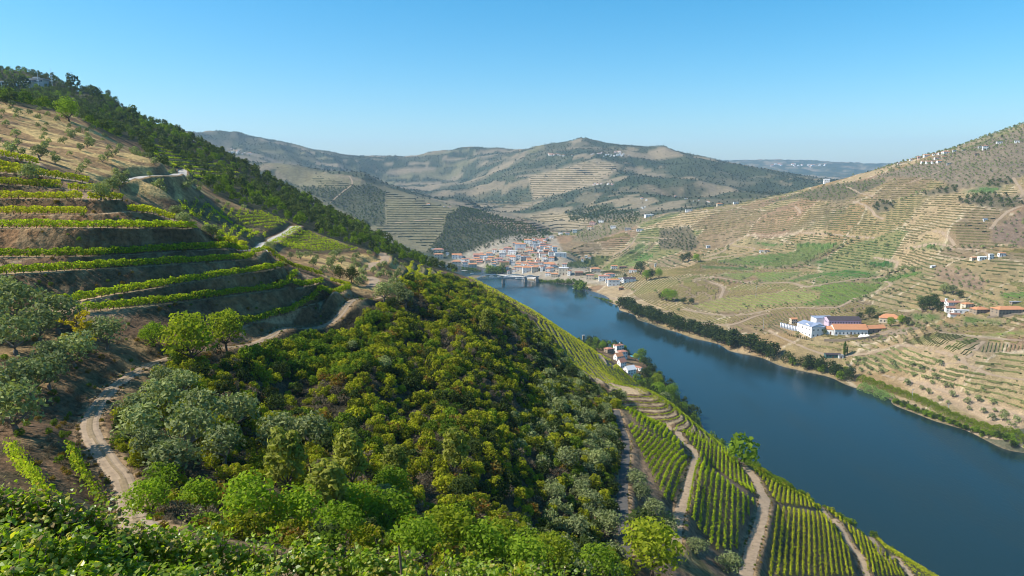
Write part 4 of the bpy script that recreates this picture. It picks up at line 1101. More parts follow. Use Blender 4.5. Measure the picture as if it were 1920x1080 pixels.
# --- trees placed one by one: (px, py of the foot, width in px, kind, label, group, depth limit)
OLV = 'olive trees by the track'
LIST = [
 (33, 815, 115, 'olive', 'large silvery olive tree at the left edge beside the short vine rows', None), (15, 760, 90, 'olive', 'silvery olive tree uphill behind the largest olive at the left edge', None),
 (30, 610, 95, 'olive', None, OLV), (110, 625, 85, 'olive', None, OLV), (30, 665, 85, 'olive', None, OLV), (75, 640, 70, 'olive', None, OLV), (140, 690, 75, 'olive', None, OLV), (200, 655, 70, 'olive', None, OLV),
 (60, 745, 85, 'olive', None, OLV), (97, 700, 70, 'olive', None, OLV), (92, 730, 75, 'olive', None, OLV), (5, 590, 80, 'olive', None, OLV), (-20, 640, 90, 'olive', None, OLV),
 (267, 840, 95, 'olive', None, OLV), (255, 800, 70, 'olive', None, OLV), (303, 785, 85, 'olive', None, OLV), (383, 805, 90, 'olive', None, OLV), (360, 845, 100, 'olive', None, OLV), (327, 905, 115, 'olive', None, OLV),
 (450, 812, 90, 'olive', None, OLV), (520, 850, 85, 'olive', None, OLV), (545, 840, 70, 'olive', None, OLV), (590, 845, 80, 'olive', None, OLV), (420, 870, 85, 'olive', None, OLV), (285, 870, 80, 'olive', None, OLV), (310, 735, 55, 'olive', None, OLV), (345, 745, 60, 'olive', None, OLV),
 (280, 968, 90, 'broad', 'bright green bushy tree right beside the bottom end of the track', None), (377, 965, 85, 'broad', 'bright green round tree second to the right of the track end', None), (310, 930, 80, 'broad', None, 'broadleaf trees below the scrub'),
 (470, 990, 125, 'broad', None, 'broadleaf trees below the scrub'), (560, 1000, 110, 'broad', None, 'broadleaf trees below the scrub'), (740, 940, 80, 'broad', None, 'broadleaf trees below the scrub'), (673, 990, 110, 'broad', None, 'broadleaf trees below the scrub'),
 (730, 1005, 110, 'broad', None, 'broadleaf trees below the scrub'), (640, 1030, 110, 'broad', None, 'broadleaf trees below the scrub'), (780, 1060, 120, 'broad', None, 'broadleaf trees below the scrub'), (900, 1070, 120, 'broad', None, 'broadleaf trees below the scrub'),
 (843, 1045, 120, 'lime', None, 'light green trees below the scrub'), (930, 1060, 100, 'lime', None, 'light green trees below the scrub'), (1037, 1085, 100, 'lime', None, 'light green trees below the scrub'), (1123, 1090, 90, 'broad', None, 'broadleaf trees below the scrub'), (980, 1090, 110, 'broad', None, 'broadleaf trees below the scrub'),
 (540, 935, 85, 'pine', None, 'pines in the scrub'), (617, 985, 85, 'pine', None, 'pines in the scrub'), (853, 895, 62, 'pine', 'tall pale pine standing alone in the middle of the scrub slope', None), (657, 920, 75, 'pine', None, 'pines in the scrub'), (740, 925, 60, 'pine', None, 'pines in the scrub'), (915, 640, 38, 'pine', 'yellow-green pine near the top edge of the scrub slope', None),
 (1222, 1085, 130, 'lime', 'large yellow-green tree at the bottom edge beside the grey track', None), (1205, 1015, 80, 'oak', 'dark green domed tree just right of the grey track', None), (1193, 912, 42, 'olive', 'upper olive of the pair right of the grey track', None), (1203, 938, 44, 'olive', 'lower olive of the pair right of the grey track', None),
 (1224, 970, 48, 'olive', 'pale olive between the olive pair and the dark domed tree', None), (1307, 1040, 46, 'olive', 'round silvery olive below the striped vine field between two dirt roads', None), (1368, 1075, 54, 'olive', 'round silvery olive at the bottom left of the widest dirt road', None), (1088, 930, 40, 'olive', 'single round olive in the lower right of the scrub', None),
 (1250, 1000, 50, 'olive', 'olive leaning over the dark domed tree from the right', None), (1150, 1060, 60, 'olive', None, 'olives along the grey track'), (1140, 1000, 60, 'olive', None, 'olives along the grey track'), (1110, 960, 55, 'olive', None, 'olives along the grey track'), (1080, 1010, 60, 'olive', None, 'olives along the grey track'), (1060, 1060, 65, 'olive', None, 'olives along the grey track'),
 (1120, 880, 45, 'olive', None, 'olives along the grey track'), (1065, 880, 45, 'olive', None, 'olives along the grey track'), (1040, 940, 50, 'olive', None, 'olives along the grey track'), (1095, 800, 40, 'olive', None, 'olives along the grey track'), (1050, 780, 40, 'olive', None, 'olives along the grey track'), (1125, 830, 40, 'olive', None, 'olives along the grey track'),
 (360, 690, 98, 'lime', 'broad yellow-green tree beside the track, left one of two', None), (425, 660, 74, 'lime', 'yellow-green tree beside the track, right one of two', None), (291, 650, 48, 'broad', 'small bright green tree on the dark bank left of the yellow-green pair', None), (272, 640, 24, 'broad', 'very small bright green tree just left of the small bright tree on the bank', None),
 (150, 668, 72, 'yellow', 'feathery golden yellow tree among the grey olives', None),
 (1072, 712, 30, 'oak', 'dark round evergreen at the edge of the scrub above the fan of terraces', None), (1155, 762, 34, 'oak', None, 'dark trees by the top of the vineyard'), (1163, 757, 28, 'olive', None, 'dark trees by the top of the vineyard'),
 (1385, 874, 70, 'bushlight', 'large round green tree on the river edge right of the terraces', None),
 (660, 530, 30, 'oak', None, 'dark trees beside the vine spur end'), (637, 525, 26, 'oak', None, 'dark trees beside the vine spur end'), (60, 345, 40, 'olive', None, 'olives above the terraces'), (76, 300, 30, 'olive', 'grey olive tree at the end of the uppermost vine row', None),
 (190, 375, 36, 'olive', None, 'olives above the terraces'), (210, 366, 36, 'olive', None, 'olives above the terraces'), (225, 358, 34, 'olive', None, 'olives above the terraces'), (345, 425, 30, 'olive', None, 'olives above the terraces'), (330, 410, 26, 'olive', None, 'olives above the terraces'), (400, 447, 28, 'olive', None, 'olives above the terraces'), (388, 440, 22, 'olive', None, 'olives above the terraces'), (505, 475, 24, 'olive', None, 'olives above the terraces'),
 (720, 566, 40, 'olive', None, 'olives at the bend of the track'), (745, 560, 36, 'olive', None, 'olives at the bend of the track'), (760, 575, 36, 'olive', None, 'olives at the bend of the track'), (735, 585, 30, 'oak', None, 'dark trees at the bend of the track'),
 (130, 228, 40, 'broad', 'bright green round tree on the ridge of the dry grass hill', None), (12, 197, 18, 'oak', 'dark tree on the skyline of the dry grass hill at the left edge', None),
]
LAB2 = {OLV: 'silvery grey-green olive tree by the left track', 'broadleaf trees below the scrub': 'bright green leafy tree between the near vines and the scrub', 'light green trees below the scrub': 'light yellow-green tree at the bottom of the scrub',
        'pines in the scrub': 'soft pale green pine rising from the scrub', 'olives along the grey track': 'grey-green olive tree on the slope left of the grey track', 'dark trees by the top of the vineyard': 'dark tree at the top corner of the right vineyard',
        'dark trees beside the vine spur end': 'dark round tree just behind the end of the vine spur', 'olives above the terraces': 'grey-green olive tree at the edge of the upper terraces', 'olives at the bend of the track': 'grey-green olive at the bend of the track', 'dark trees at the bend of the track': 'dark tree at the bend of the track'}
for (a, b, w, kd, lab_, grp) in LIST:
    p = hit(a, b, 40)
    if p is None: continue
    d = p[1]; wid = w / F * d
    R0 = {'olive': 2.05, 'broad': 2.3, 'lime': 2.4, 'pine': 1.7, 'oak': 2.3, 'yellow': 1.9, 'bushlight': 3.0}[kd]
    put_tree(kd, p[0], p[1], wid / 2 / R0 * 1.05, lab_ or LAB2[grp], grp, sz=0.8 if b > 900 and kd != 'pine' else 0.95)

# dark oaks scattered through the scrub
xy = scatter(region(SCRUB, 60, 460) & LEFT & ~spur & ((RD > 9) | (PXG > 780)), 17, seed=63)
for (x_, y_) in xy[:70]:
    if in_view(np.array([x_]), np.array([y_]), ground(np.array([x_]), np.array([y_])))[0]:
        put_tree('oak' if rng.uniform() < 0.6 else 'olive', x_, y_, rng.uniform(0.55, 1.0), 'small evergreen tree rising a little above the surrounding scrub', 'small trees in the scrub', sz=0.85)
# --- olives on the dry slopes, singly; the smallest as one mass
def olive_zone(poly, d0, d1, sp, scl, label, group, seed, n_obj=60, kd='olive_far', dens=1.0):
    xy = scatter(region(poly, d0, d1), sp, dens, seed=seed)
    if not len(xy): return []
    r_ = rng.uniform(scl[0], scl[1], len(xy)); dd = np.hypot(xy[:, 0], xy[:, 1])
    o = np.argsort(-r_ / dd)
    for i in o[:n_obj]: put_tree(kd, xy[i, 0], xy[i, 1], float(r_[i]), label, group)
    return [(kd, xy[o[n_obj:]], r_[o[n_obj:]])]
rest_olives = []
rest_olives += olive_zone(DRY, 180, 420, 8.5, (0.5, 0.95), 'grey-green olive tree dotted over the dry grass hill', 'olives on the dry grass hill', 11, 70)
rest_olives += olive_zone(DRY2, 200, 460, 7.5, (0.6, 1.0), 'olive tree on the dry bank below the road bend', 'olives below the road bend', 12, 40)
rest_olives += olive_zone(DRY3, 190, 420, 6.5, (0.55, 1.0), 'olive tree on the golden slope beside the vine spur', 'olives on the golden slope', 13, 60)
rest_olives += olive_zone(WOODS['bare_bank'], 560, 900, 9, (1.1, 2.0), 'grey-green olive on the bare bank above the far shore', 'olives on the far bank', 14, 60)
rest_olives += olive_zone([(1742, 690), (1600, 672), (1560, 690), (1620, 705), (1700, 712), (1790, 735), (1860, 735), (1800, 725)], 600, 900, 9, (1.1, 1.9), 'olive tree on the slope below the contour vineyard', 'olives below the contour vineyard', 15, 40)
# low weeds and shrubs on the terraced banks of the spur
bank = spur & (SLOPE > 0.5) & (RR < 230)
xy = scatter(bank, 1.5, sstep(fbm(X / 6, Y / 6, 3, 77), 0.38, 0.6), seed=16)
kk = rng.uniform(size=len(xy))
stuff('bank_weeds', [('shrub_dry', xy[kk < 0.5], rng.uniform(0.3, 0.8, (kk < 0.5).sum())), ('shrub_green', xy[(kk >= 0.5) & (kk < 0.72)], rng.uniform(0.25, 0.6, ((kk >= 0.5) & (kk < 0.72)).sum())), ('shrub_rust', xy[kk >= 0.72], rng.uniform(0.3, 0.7, (kk >= 0.72).sum()))],
      'dry weeds and small shrubs on the dark terrace banks', 'weeds')
lw = LEFT & region([(-50, 540), (100, 590), (300, 610), (455, 625), (640, 575), (560, 605), (430, 645), (330, 655), (240, 695), (160, 790), (140, 900), (60, 960), (-50, 980)], 40, 230) & ~spur
xy = scatter(lw, 1.3, sstep(fbm(X / 7, Y / 7, 3, 78), 0.36, 0.58), seed=17)
kk = rng.uniform(size=len(xy))
stuff('roadside_weeds', [('shrub_dry', xy[kk < 0.6], rng.uniform(0.25, 0.75, (kk < 0.6).sum())), ('shrub_rust', xy[(kk >= 0.6) & (kk < 0.8)], rng.uniform(0.25, 0.65, ((kk >= 0.6) & (kk < 0.8)).sum())), ('shrub_green', xy[kk >= 0.8], rng.uniform(0.25, 0.7, (kk >= 0.8).sum()))],
      'dry weeds on the earth bank above the track', 'weeds')

# dry tufts in the middle and along the edges of the dirt tracks
tp, ts = [], []
for (nm, q, zl, w) in ROAD_LINES[:6]:
    k_ = rng.integers(0, len(q) - 1, len(q) * 7); tg = np.gradient(q, axis=0)[k_]; tg /= np.hypot(tg[:, 0], tg[:, 1])[:, None] + 1e-9
    ed_ = rng.uniform(size=len(k_)); off = np.where(ed_ < 0.3, rng.normal(size=len(k_)) * 0.12, np.sign(ed_ - 0.65) * (w * 0.95 + np.abs(rng.normal(size=len(k_))) * 0.55))
    tp.append(q[k_] + np.stack([tg[:, 1], -tg[:, 0]], 1) * off[:, None] + rng.normal(size=(len(k_), 2)) * 0.15); ts.append(np.where(ed_ < 0.3, rng.uniform(0.05, 0.13, len(k_)), rng.uniform(0.10, 0.38, len(k_))))
tp = np.concatenate(tp); ts = np.concatenate(ts); u_ = rng.uniform(size=len(tp))
stuff('track_weeds', [('shrub_dry', tp[u_ < 0.7], ts[u_ < 0.7]), ('shrub_rust', tp[(u_ >= 0.7) & (u_ < 0.85)], ts[(u_ >= 0.7) & (u_ < 0.85)]), ('shrub_green', tp[u_ >= 0.85], ts[u_ >= 0.85])], 'dry weeds in the middle and along the edges of the dirt tracks', 'weeds')
# --- the wooded hill: skyline trees one by one, the wood itself one mass
for (a, b, h_, lab_) in ((137, 160, 20, 'round-topped tree breaking the skyline of the wooded hill'), (180, 178, 17, 'slim tree standing up alone on the skyline of the wooded hill'), (246, 222, 24, 'broad dark tree on the skyline halfway down the wooded hill'), (330, 262, 12, 'lower skyline tree before the far mountains begin'), (352, 268, 12, 'last skyline tree above the far mountains'), (40, 160, 20, 'left one of the two trees beside the hilltop building'), (22, 160, 14, 'leftmost skyline tree, beside the hilltop building')):
    p = hit(a, b + 14, 400)
    if p:
        kd = 'wood'; s = (h_ + 8) / F * p[1] / 6.4
        put_tree(kd, p[0], p[1], s, lab_, 'skyline trees of the wooded hill', sz=1.1)
wmask = region(FOREST, 330, 1000) & (LEFT | (Y < 1100)) & ~region(TERR_D, 380, 520) & ~region([(-40, 130), (86, 130), (86, 170), (60, 176), (-40, 176)], 500, 1000)
wmask |= (X < -60) & (Y > 480) & (Y < 1000) & (Z > 30) & (X > -900) & (X + 0.35 * Y < 120)
xy = scatter(wmask, 6.2, seed=21); u = rng.uniform(size=len(xy))
xy = xy[in_view(xy[:, 0], xy[:, 1], ground(xy[:, 0], xy[:, 1]), 300)]; u = rng.uniform(size=len(xy))
nz_ = fbm(xy[:, 0] / 60, xy[:, 1] / 60, 3, 79)
kd = np.where((nz_ > 0.52) & (u < 0.75), 'bankgreen', np.where(u < 0.12, 'bankgreen', 'wood')).astype(object)
s = rng.uniform(0.55, 1.1, len(xy)) * np.interp(np.hypot(xy[:, 0], xy[:, 1]), [350, 700], [0.85, 1.0])
stuff('forest', [(k, xy[kd == k], s[kd == k]) for k in ('wood', 'bankgreen')], 'dense dark evergreen wood covering the hill on the left', 'forest')

# --- trees along both shores
nshore = LEFT & (Z > 0.6) & (Z < 60) & (Y > 330) & (Y < 1500) & (X > np.interp(Y, _ny, _nx) - 62)
nshore &= ~region([(1115, 630), (1165, 632), (1212, 690), (1212, 720), (1165, 716), (1120, 690)], 480, 830)
xy = scatter(nshore, 7.0, sstep(fbm(X / 40, Y / 40, 3, 80), 0.35, 0.5), seed=22)
z = ground(xy[:, 0], xy[:, 1]); dd = np.hypot(xy[:, 0], xy[:, 1]); s = rng.uniform(0.7, 1.5, len(xy)); u = rng.uniform(size=len(xy))
o = np.argsort(-np.where(in_view(xy[:, 0], xy[:, 1], z), s / dd, 0))
for i in o[:70]:
    k = 'bankgreen' if u[i] < 0.55 else 'bank'
    put_tree(k, xy[i, 0], xy[i, 1], float(s[i]), 'leafy green tree on the near river bank' if k == 'bankgreen' else 'dark green tree on the near river bank', 'green trees on the near bank' if k == 'bankgreen' else 'dark trees on the near bank')
r_ = o[70:]
near_rest = [('bankgreen', xy[r_][u[r_] < 0.55], s[r_][u[r_] < 0.55]), ('bank', xy[r_][u[r_] >= 0.55], s[r_][u[r_] >= 0.55])]
def shore_trees(pl, n, kind, scl, label, group, jit=4.0, dmin=500):
    q = path(pl, dmin, 1.0)
    k = np.linspace(0, len(q) - 1, n)
    for t in k:
        p = q[int(t)] + rng.normal(size=2) * jit
        if ground(p[0], p[1]) < 0.3: p = q[int(t)]
        put_tree(kind, p[0], p[1], rng.uniform(*scl), label, group)
shore_trees([(1165, 578), (1200, 594), (1260, 614), (1340, 641), (1445, 672)], 60, 'bank', (1.9, 2.9), 'tall dark tree in the belt lining the far shore', 'dark tree belt on the far shore', 4.5)
shore_trees([(1172, 574), (1215, 596), (1300, 624), (1390, 652), (1450, 668)], 40, 'bank', (1.5, 2.4), 'tall dark tree in the belt lining the far shore', 'dark tree belt on the far shore', 3.5)
shore_trees([(1465, 678), (1500, 688), (1540, 697)], 9, 'bank', (1.0, 1.6), 'dark riverside tree right of the tree belt', 'riverside trees below the winery')
shore_trees([(1500, 684), (1530, 694), (1560, 702), (1580, 712)], 12, 'bankgreen', (1.4, 2.2), 'green riverside tree below the winery', 'riverside trees below the winery')
shore_trees([(1515, 690), (1570, 706), (1598, 716)], 10, 'bank', (1.5, 2.4), 'dark riverside tree right of the tree belt', 'riverside trees below the winery')
shore_trees([(1675, 756), (1720, 774), (1800, 802), (1915, 841)], 60, 'bushlight', (0.6, 1.1), 'low green bush at the water on the right shore', 'shore bushes on the right', 1.5)
shore_trees([(1685, 760), (1790, 800), (1900, 838)], 22, 'bank', (0.5, 0.9), 'low dark bush at the water on the right shore', 'dark shore bushes on the right', 1.5)
shore_trees([(1012, 528), (1040, 530), (1075, 533)], 18, 'bankgreen', (1.3, 2.0), 'green waterside tree right of the bridge', 'waterside trees by the bridge', 3)
shore_trees([(1085, 542), (1092, 545)], 3, 'bankgreen', (3.4, 4.0), 'big spreading tree at the water beside the estate', 'big waterside trees by the estate', 3)
shore_trees([(1100, 552), (1130, 562), (1150, 570)], 14, 'bankgreen', (0.8, 1.2), 'low green bush on the shore below the estate', 'shore bushes below the estate', 2)
shore_trees([(917, 511), (930, 512), (942, 513)], 8, 'bankgreen', (3.0, 3.9), 'green poplar on the town waterfront', 'poplars on the town waterfront', 5)
shore_trees([(868, 505), (880, 506), (900, 509)], 8, 'bankgreen', (1.1, 1.7), 'small green tree at the left end of the town waterfront', 'trees at the left end of the waterfront', 4)
# bushes along the outer edge of the vineyard slope and behind the curved terraces
def edge_bushes(poly, d0, d1, sp, scl, seed, n_obj):
    xy = scatter(region(poly, d0, d1) & LEFT & (Z > 1), sp, seed=seed)
    if not len(xy): return []
    s_ = rng.uniform(scl[0], scl[1], len(xy)); dd_ = np.hypot(xy[:, 0], xy[:, 1]); o_ = np.argsort(-s_ / dd_)
    for i in o_[:n_obj]: put_shrub('shrub_green' if rng.uniform() < 0.6 else 'shrub_bright', xy[i, 0], xy[i, 1], float(s_[i]), 'green bush on the outer edge of the slope right above the river', 'bushes on the outer edge of the slope', 'bush')
    return [('shrub_green', xy[o_[n_obj:]], s_[o_[n_obj:]])]
near_rest += edge_bushes([(1395, 855), (1440, 884), (1500, 914), (1560, 950), (1640, 1000), (1760, 1072), (1800, 1110), (1760, 1100), (1640, 1020), (1560, 968), (1500, 934), (1440, 905), (1400, 880)], 250, 470, 3.0, (1.2, 2.2), 61, 60)
near_rest += edge_bushes([(1180, 690), (1240, 715), (1300, 765), (1370, 832), (1400, 856), (1360, 850), (1300, 800), (1240, 740), (1190, 708)], 366, 700, 4.2, (1.4, 2.6), 62, 60)
# reed bed and orchard hedge on the right shore
def hedge(pl, wid, hgt, m, label, name, dens=9, size=0.9, dmin=400):
    q = path(pl, dmin, 1.0); L = len(q); n_ = int(L * dens)
    k = rng.uniform(0, L - 1.01, n_); i = k.astype(int); f_ = (k - i)[:, None]
    c = q[i] * (1 - f_) + q[i + 1] * f_
    tg = q[np.minimum(i + 1, L - 1)] - q[i]; tg /= np.hypot(tg[:, 0], tg[:, 1])[:, None] + 1e-9
    off = rng.uniform(-1, 1, n_); lump = 0.75 + 0.5 * np.abs(np.sin(k / 3.3 + 0.7 * np.sin(k / 7)))
    p2 = c + np.stack([tg[:, 1], -tg[:, 0]], 1) * (off * wid / 2 * lump)[:, None]
    zz = ground(p2[:, 0], p2[:, 1]) + hgt * lump * np.sqrt(np.clip(1 - off ** 2, 0, 1)) * rng.uniform(0.25, 1.05, n_) ** 0.6
    nr = rng.normal(size=(n_, 3)) + [0, 0, 0.8]; nr /= np.linalg.norm(nr, axis=1, keepdims=True)
    v, f = leaf_quads(np.column_stack([p2, zz]), nr, size * rng.uniform(0.7, 1.3, n_), rng)
    return tag(link(name, new_mesh(name, v, f, [m])), label, 'hedge' if name != 'reed_bed' else 'reeds')
hedge([(1610, 712), (1650, 726), (1700, 744), (1760, 770), (1830, 800), (1925, 832)], 9, 5.0, L_HEDGE, 'long clipped bright green hedge of orchard trees along the right shore path', 'orchard_hedge', 75, 0.8)
hedge([(1612, 728), (1640, 738), (1662, 748), (1668, 752)], 12, 6, L_REED, 'pale green reed bed at the water below the orchard hedge', 'reed_bed', 80, 0.8)

# --- woods and bushes of the other side and of the mountains
far_pts = []
def wood_zone(poly, d0, d1, sp, scl, kind, seed, dens=1.0):
    xy = scatter(region(poly, d0, d1), sp, dens, seed=seed)
    far_pts.append((kind, xy, rng.uniform(scl[0], scl[1], len(xy))))
wood_zone(KNOLL, 1600, 2400, 8.5, (0.7, 1.2), 'wood', 31)
wood_zone(SPURWOOD, 1700, 2700, 10, (0.6, 1.2), 'wood', 32)
for k, (nm, sp, scl, kd) in enumerate((('grove_band', 11, (0.8, 1.4), 'olive_far'), ('ridge_scrub', 9, (0.6, 1.3), 'olive_far'), ('hollow_wood', 8, (0.7, 1.2), 'wood'), ('gully_wood', 9, (0.7, 1.2), 'wood'), ('band_wood', 9, (0.6, 1.1), 'wood'), ('upper_wood', 9, (0.6, 1.1), 'wood'),
                                  ('brown_slope', 10, (0.6, 1.3), 'olive_far'), ('bush_knoll', 8, (0.6, 1.4), 'olive_far'), ('dark_dip', 8, (0.4, 0.9), 'wood'), ('olive_flat', 11, (0.7, 1.3), 'olive_far'))):
    wood_zone(WOODS[nm], 560, 2300, sp, scl, kd, 40 + k)
wood_zone([(1060, 398), (1110, 386), (1200, 402), (1190, 418), (1120, 420), (1070, 415)], 1900, 2700, 11, (0.6, 1.3), 'wood', 55)
wood_zone([(1640, 312), (1760, 276), (1930, 226), (1930, 262), (1760, 306), (1640, 330)], 1200, 2200, 11, (0.7, 1.5), 'olive_far', 56)
# mountain woods follow the same dark patches as the ground
wd = (RR > 1950) & (RR < 5600) & (COLR[..., 0] < 0.11)
xy = scatter(wd, 19, seed=57); xy = xy[in_view(xy[:, 0], xy[:, 1], ground(xy[:, 0], xy[:, 1]), 40)]
far_pts.append(('far', xy, rng.uniform(0.45, 0.95, len(xy))))
sb = (RR > 1950) & (RR < 4600) & (COLR[..., 0] >= 0.11)
xy = scatter(sb, 55, seed=58); xy = xy[in_view(xy[:, 0], xy[:, 1], ground(xy[:, 0], xy[:, 1]), 40)]
far_pts.append(('far', xy, rng.uniform(0.35, 0.75, len(xy))))
# lone bushes over the dry fields
xy = scatter(RGT & (Z > 6), 62, seed=59); far_pts.append(('olive_far', xy, rng.uniform(0.7, 1.7, len(xy))))
# bushes that line field edges and tracks
EDGE = [[(1345, 494), (1400, 502), (1453, 505), (1513, 498)], [(1510, 492), (1545, 478), (1580, 462), (1605, 450)], [(1475, 465), (1500, 452), (1522, 442)], [(1365, 463), (1345, 472), (1290, 486)], [(1560, 487), (1600, 470), (1650, 452)], [(1590, 448), (1530, 440)],
        [(1330, 526), (1360, 530), (1425, 531)], [(1395, 575), (1440, 577), (1475, 572)], [(1596, 568), (1650, 552), (1700, 548), (1740, 548)], [(1690, 505), (1720, 506), (1640, 500), (1600, 500)], [(1640, 530), (1670, 520), (1710, 512)], [(1580, 462), (1520, 490), (1500, 498)], [(1700, 468), (1760, 470), (1800, 466), (1870, 463), (1920, 464)],
        [(1230, 455), (1180, 490), (1120, 505)], [(1040, 447), (1080, 440), (1120, 438)], [(1560, 590), (1600, 583), (1640, 586)], [(1690, 607), (1760, 615), (1850, 612), (1920, 600)], [(1640, 640), (1690, 625), (1720, 618)], [(1740, 692), (1770, 683), (1790, 675)], [(1690, 375), (1720, 365), (1740, 360)], [(1100, 500), (1140, 487), (1180, 468)]]
ep = []
for pl in EDGE:
    q = path(pl, 500, 8.5)
    if len(q): ep.append(q + rng.normal(size=q.shape) * 1.4)
ep = np.concatenate(ep); far_pts.append(('olive_far', ep, rng.uniform(0.8, 1.8, len(ep))))
stuff('distant_woods', far_pts, 'far woods, groves and bushes spotted over the opposite hills', 'woods')
# house and winery trees, cypresses, poplar
for (a, b, w, kd, lab_, grp) in [(1631, 597, 20, 'oak', 'round dark tree behind the winery', None), (1612, 600, 14, 'oak', None, 'garden trees at the winery'), (1648, 602, 14, 'oak', None, 'garden trees at the winery'), (1690, 608, 16, 'broad', None, 'garden trees at the winery'), (1670, 612, 16, 'broad', None, 'garden trees at the winery'), (1700, 610, 16, 'oak', None, 'garden trees at the winery'),
    (1545, 628, 12, 'olive', None, 'garden trees at the winery'), (1730, 585, 22, 'oak', None, 'trees beside the white estate'), (1745, 582, 24, 'oak', None, 'trees beside the white estate'), (1757, 585, 22, 'oak', None, 'trees beside the white estate'), (1738, 575, 20, 'oak', None, 'trees beside the white estate'), (1750, 572, 20, 'oak', None, 'trees beside the white estate'), (1725, 570, 16, 'olive', None, 'trees beside the white estate'), (1785, 552, 18, 'olive', None, 'trees beside the white estate'), (1770, 552, 20, 'olive', None, 'trees beside the white estate'), (1800, 560, 14, 'oak', None, 'trees beside the white estate'),
    (1200, 515, 24, 'oak', 'large dark tree behind the red roofed estate by the river', None), (1220, 524, 18, 'oak', None, 'trees right of the riverside estate'), (1235, 522, 16, 'broad', None, 'trees right of the riverside estate'), (1212, 526, 18, 'broad', None, 'trees right of the riverside estate'), (1172, 522, 8, 'oak', 'small dark tree on the terrace above the riverside estate', None),
    (1290, 490, 16, 'oak', None, 'trees by the valley farm track'), (1280, 492, 14, 'oak', None, 'trees by the valley farm track'), (1305, 492, 14, 'broad', None, 'trees by the valley farm track'), (1250, 565, 22, 'broad', None, 'green bushes on the flat by the river bend'), (1262, 566, 20, 'broad', None, 'green bushes on the flat by the river bend'), (1240, 563, 14, 'oak', None, 'green bushes on the flat by the river bend'), (1282, 570, 12, 'oak', None, 'green bushes on the flat by the river bend'), (1297, 571, 12, 'oak', None, 'green bushes on the flat by the river bend'),
    (1192, 676, 12, 'lime', None, 'garden trees of the riverside quinta'), (1203, 672, 20, 'broad', None, 'garden trees of the riverside quinta'), (1212, 690, 20, 'oak', None, 'garden trees of the riverside quinta'), (1222, 702, 20, 'oak', None, 'garden trees of the riverside quinta'), (1208, 712, 22, 'oak', None, 'garden trees of the riverside quinta'), (1225, 716, 18, 'oak', None, 'garden trees of the riverside quinta'), (1130, 657, 16, 'broad', None, 'garden trees of the riverside quinta'), (1118, 650, 16, 'broad', None, 'garden trees of the riverside quinta'), (1105, 642, 14, 'oak', None, 'garden trees of the riverside quinta'),
    (1245, 760, 26, 'olive', None, 'trees on the bank past the quinta'), (1235, 745, 26, 'broad', None, 'trees on the bank past the quinta'), (1255, 752, 26, 'broad', None, 'trees on the bank past the quinta'), (1232, 728, 24, 'lime', 'yellow-green tree on the bank just past the quinta', None), (1262, 745, 24, 'broad', None, 'trees on the bank past the quinta'), (1280, 775, 20, 'broad', None, 'trees on the bank past the quinta')]:
    p = hit(a, b, 400)
    if not p: continue
    R0 = {'olive': 2.05, 'broad': 2.3, 'lime': 2.4, 'oak': 2.3}[kd]
    GL = {'garden trees at the winery': 'garden tree beside the winery', 'trees beside the white estate': 'dark tree left of the white estate', 'trees right of the riverside estate': 'tree right of the red roofed riverside estate', 'trees by the valley farm track': 'tree by the valley farm track', 'green bushes on the flat by the river bend': 'green bush on the flat by the river bend', 'garden trees of the riverside quinta': 'garden tree around the riverside quinta', 'trees on the bank past the quinta': 'tree on the near bank past the quinta'}
    put_tree(kd, p[0], p[1], w / F * p[1] / 2 / R0 * 1.1, lab_ or GL[grp], grp)
for k, a in enumerate(np.linspace(1480, 1522, 13)):
    p = hit(a, 630 + (a - 1480) * 0.22, 500)
    put_tree('cypress', p[0], p[1], rng.uniform(0.55, 0.85), 'small dark cypress in the row below the winery', 'cypress row at the winery')
p = hit(1583, 668, 500); put_tree('poplar', p[0], p[1], 1.25, 'tall slender poplar beside the green shed on the far bank')
p = hit(1588, 665, 500); put_tree('poplar', p[0], p[1], 0.7, 'shorter slender poplar right behind the tall one')
stuff('distant_olives', rest_olives + near_rest, 'small olives and bushes spotted over the dry slopes', 'olive trees')

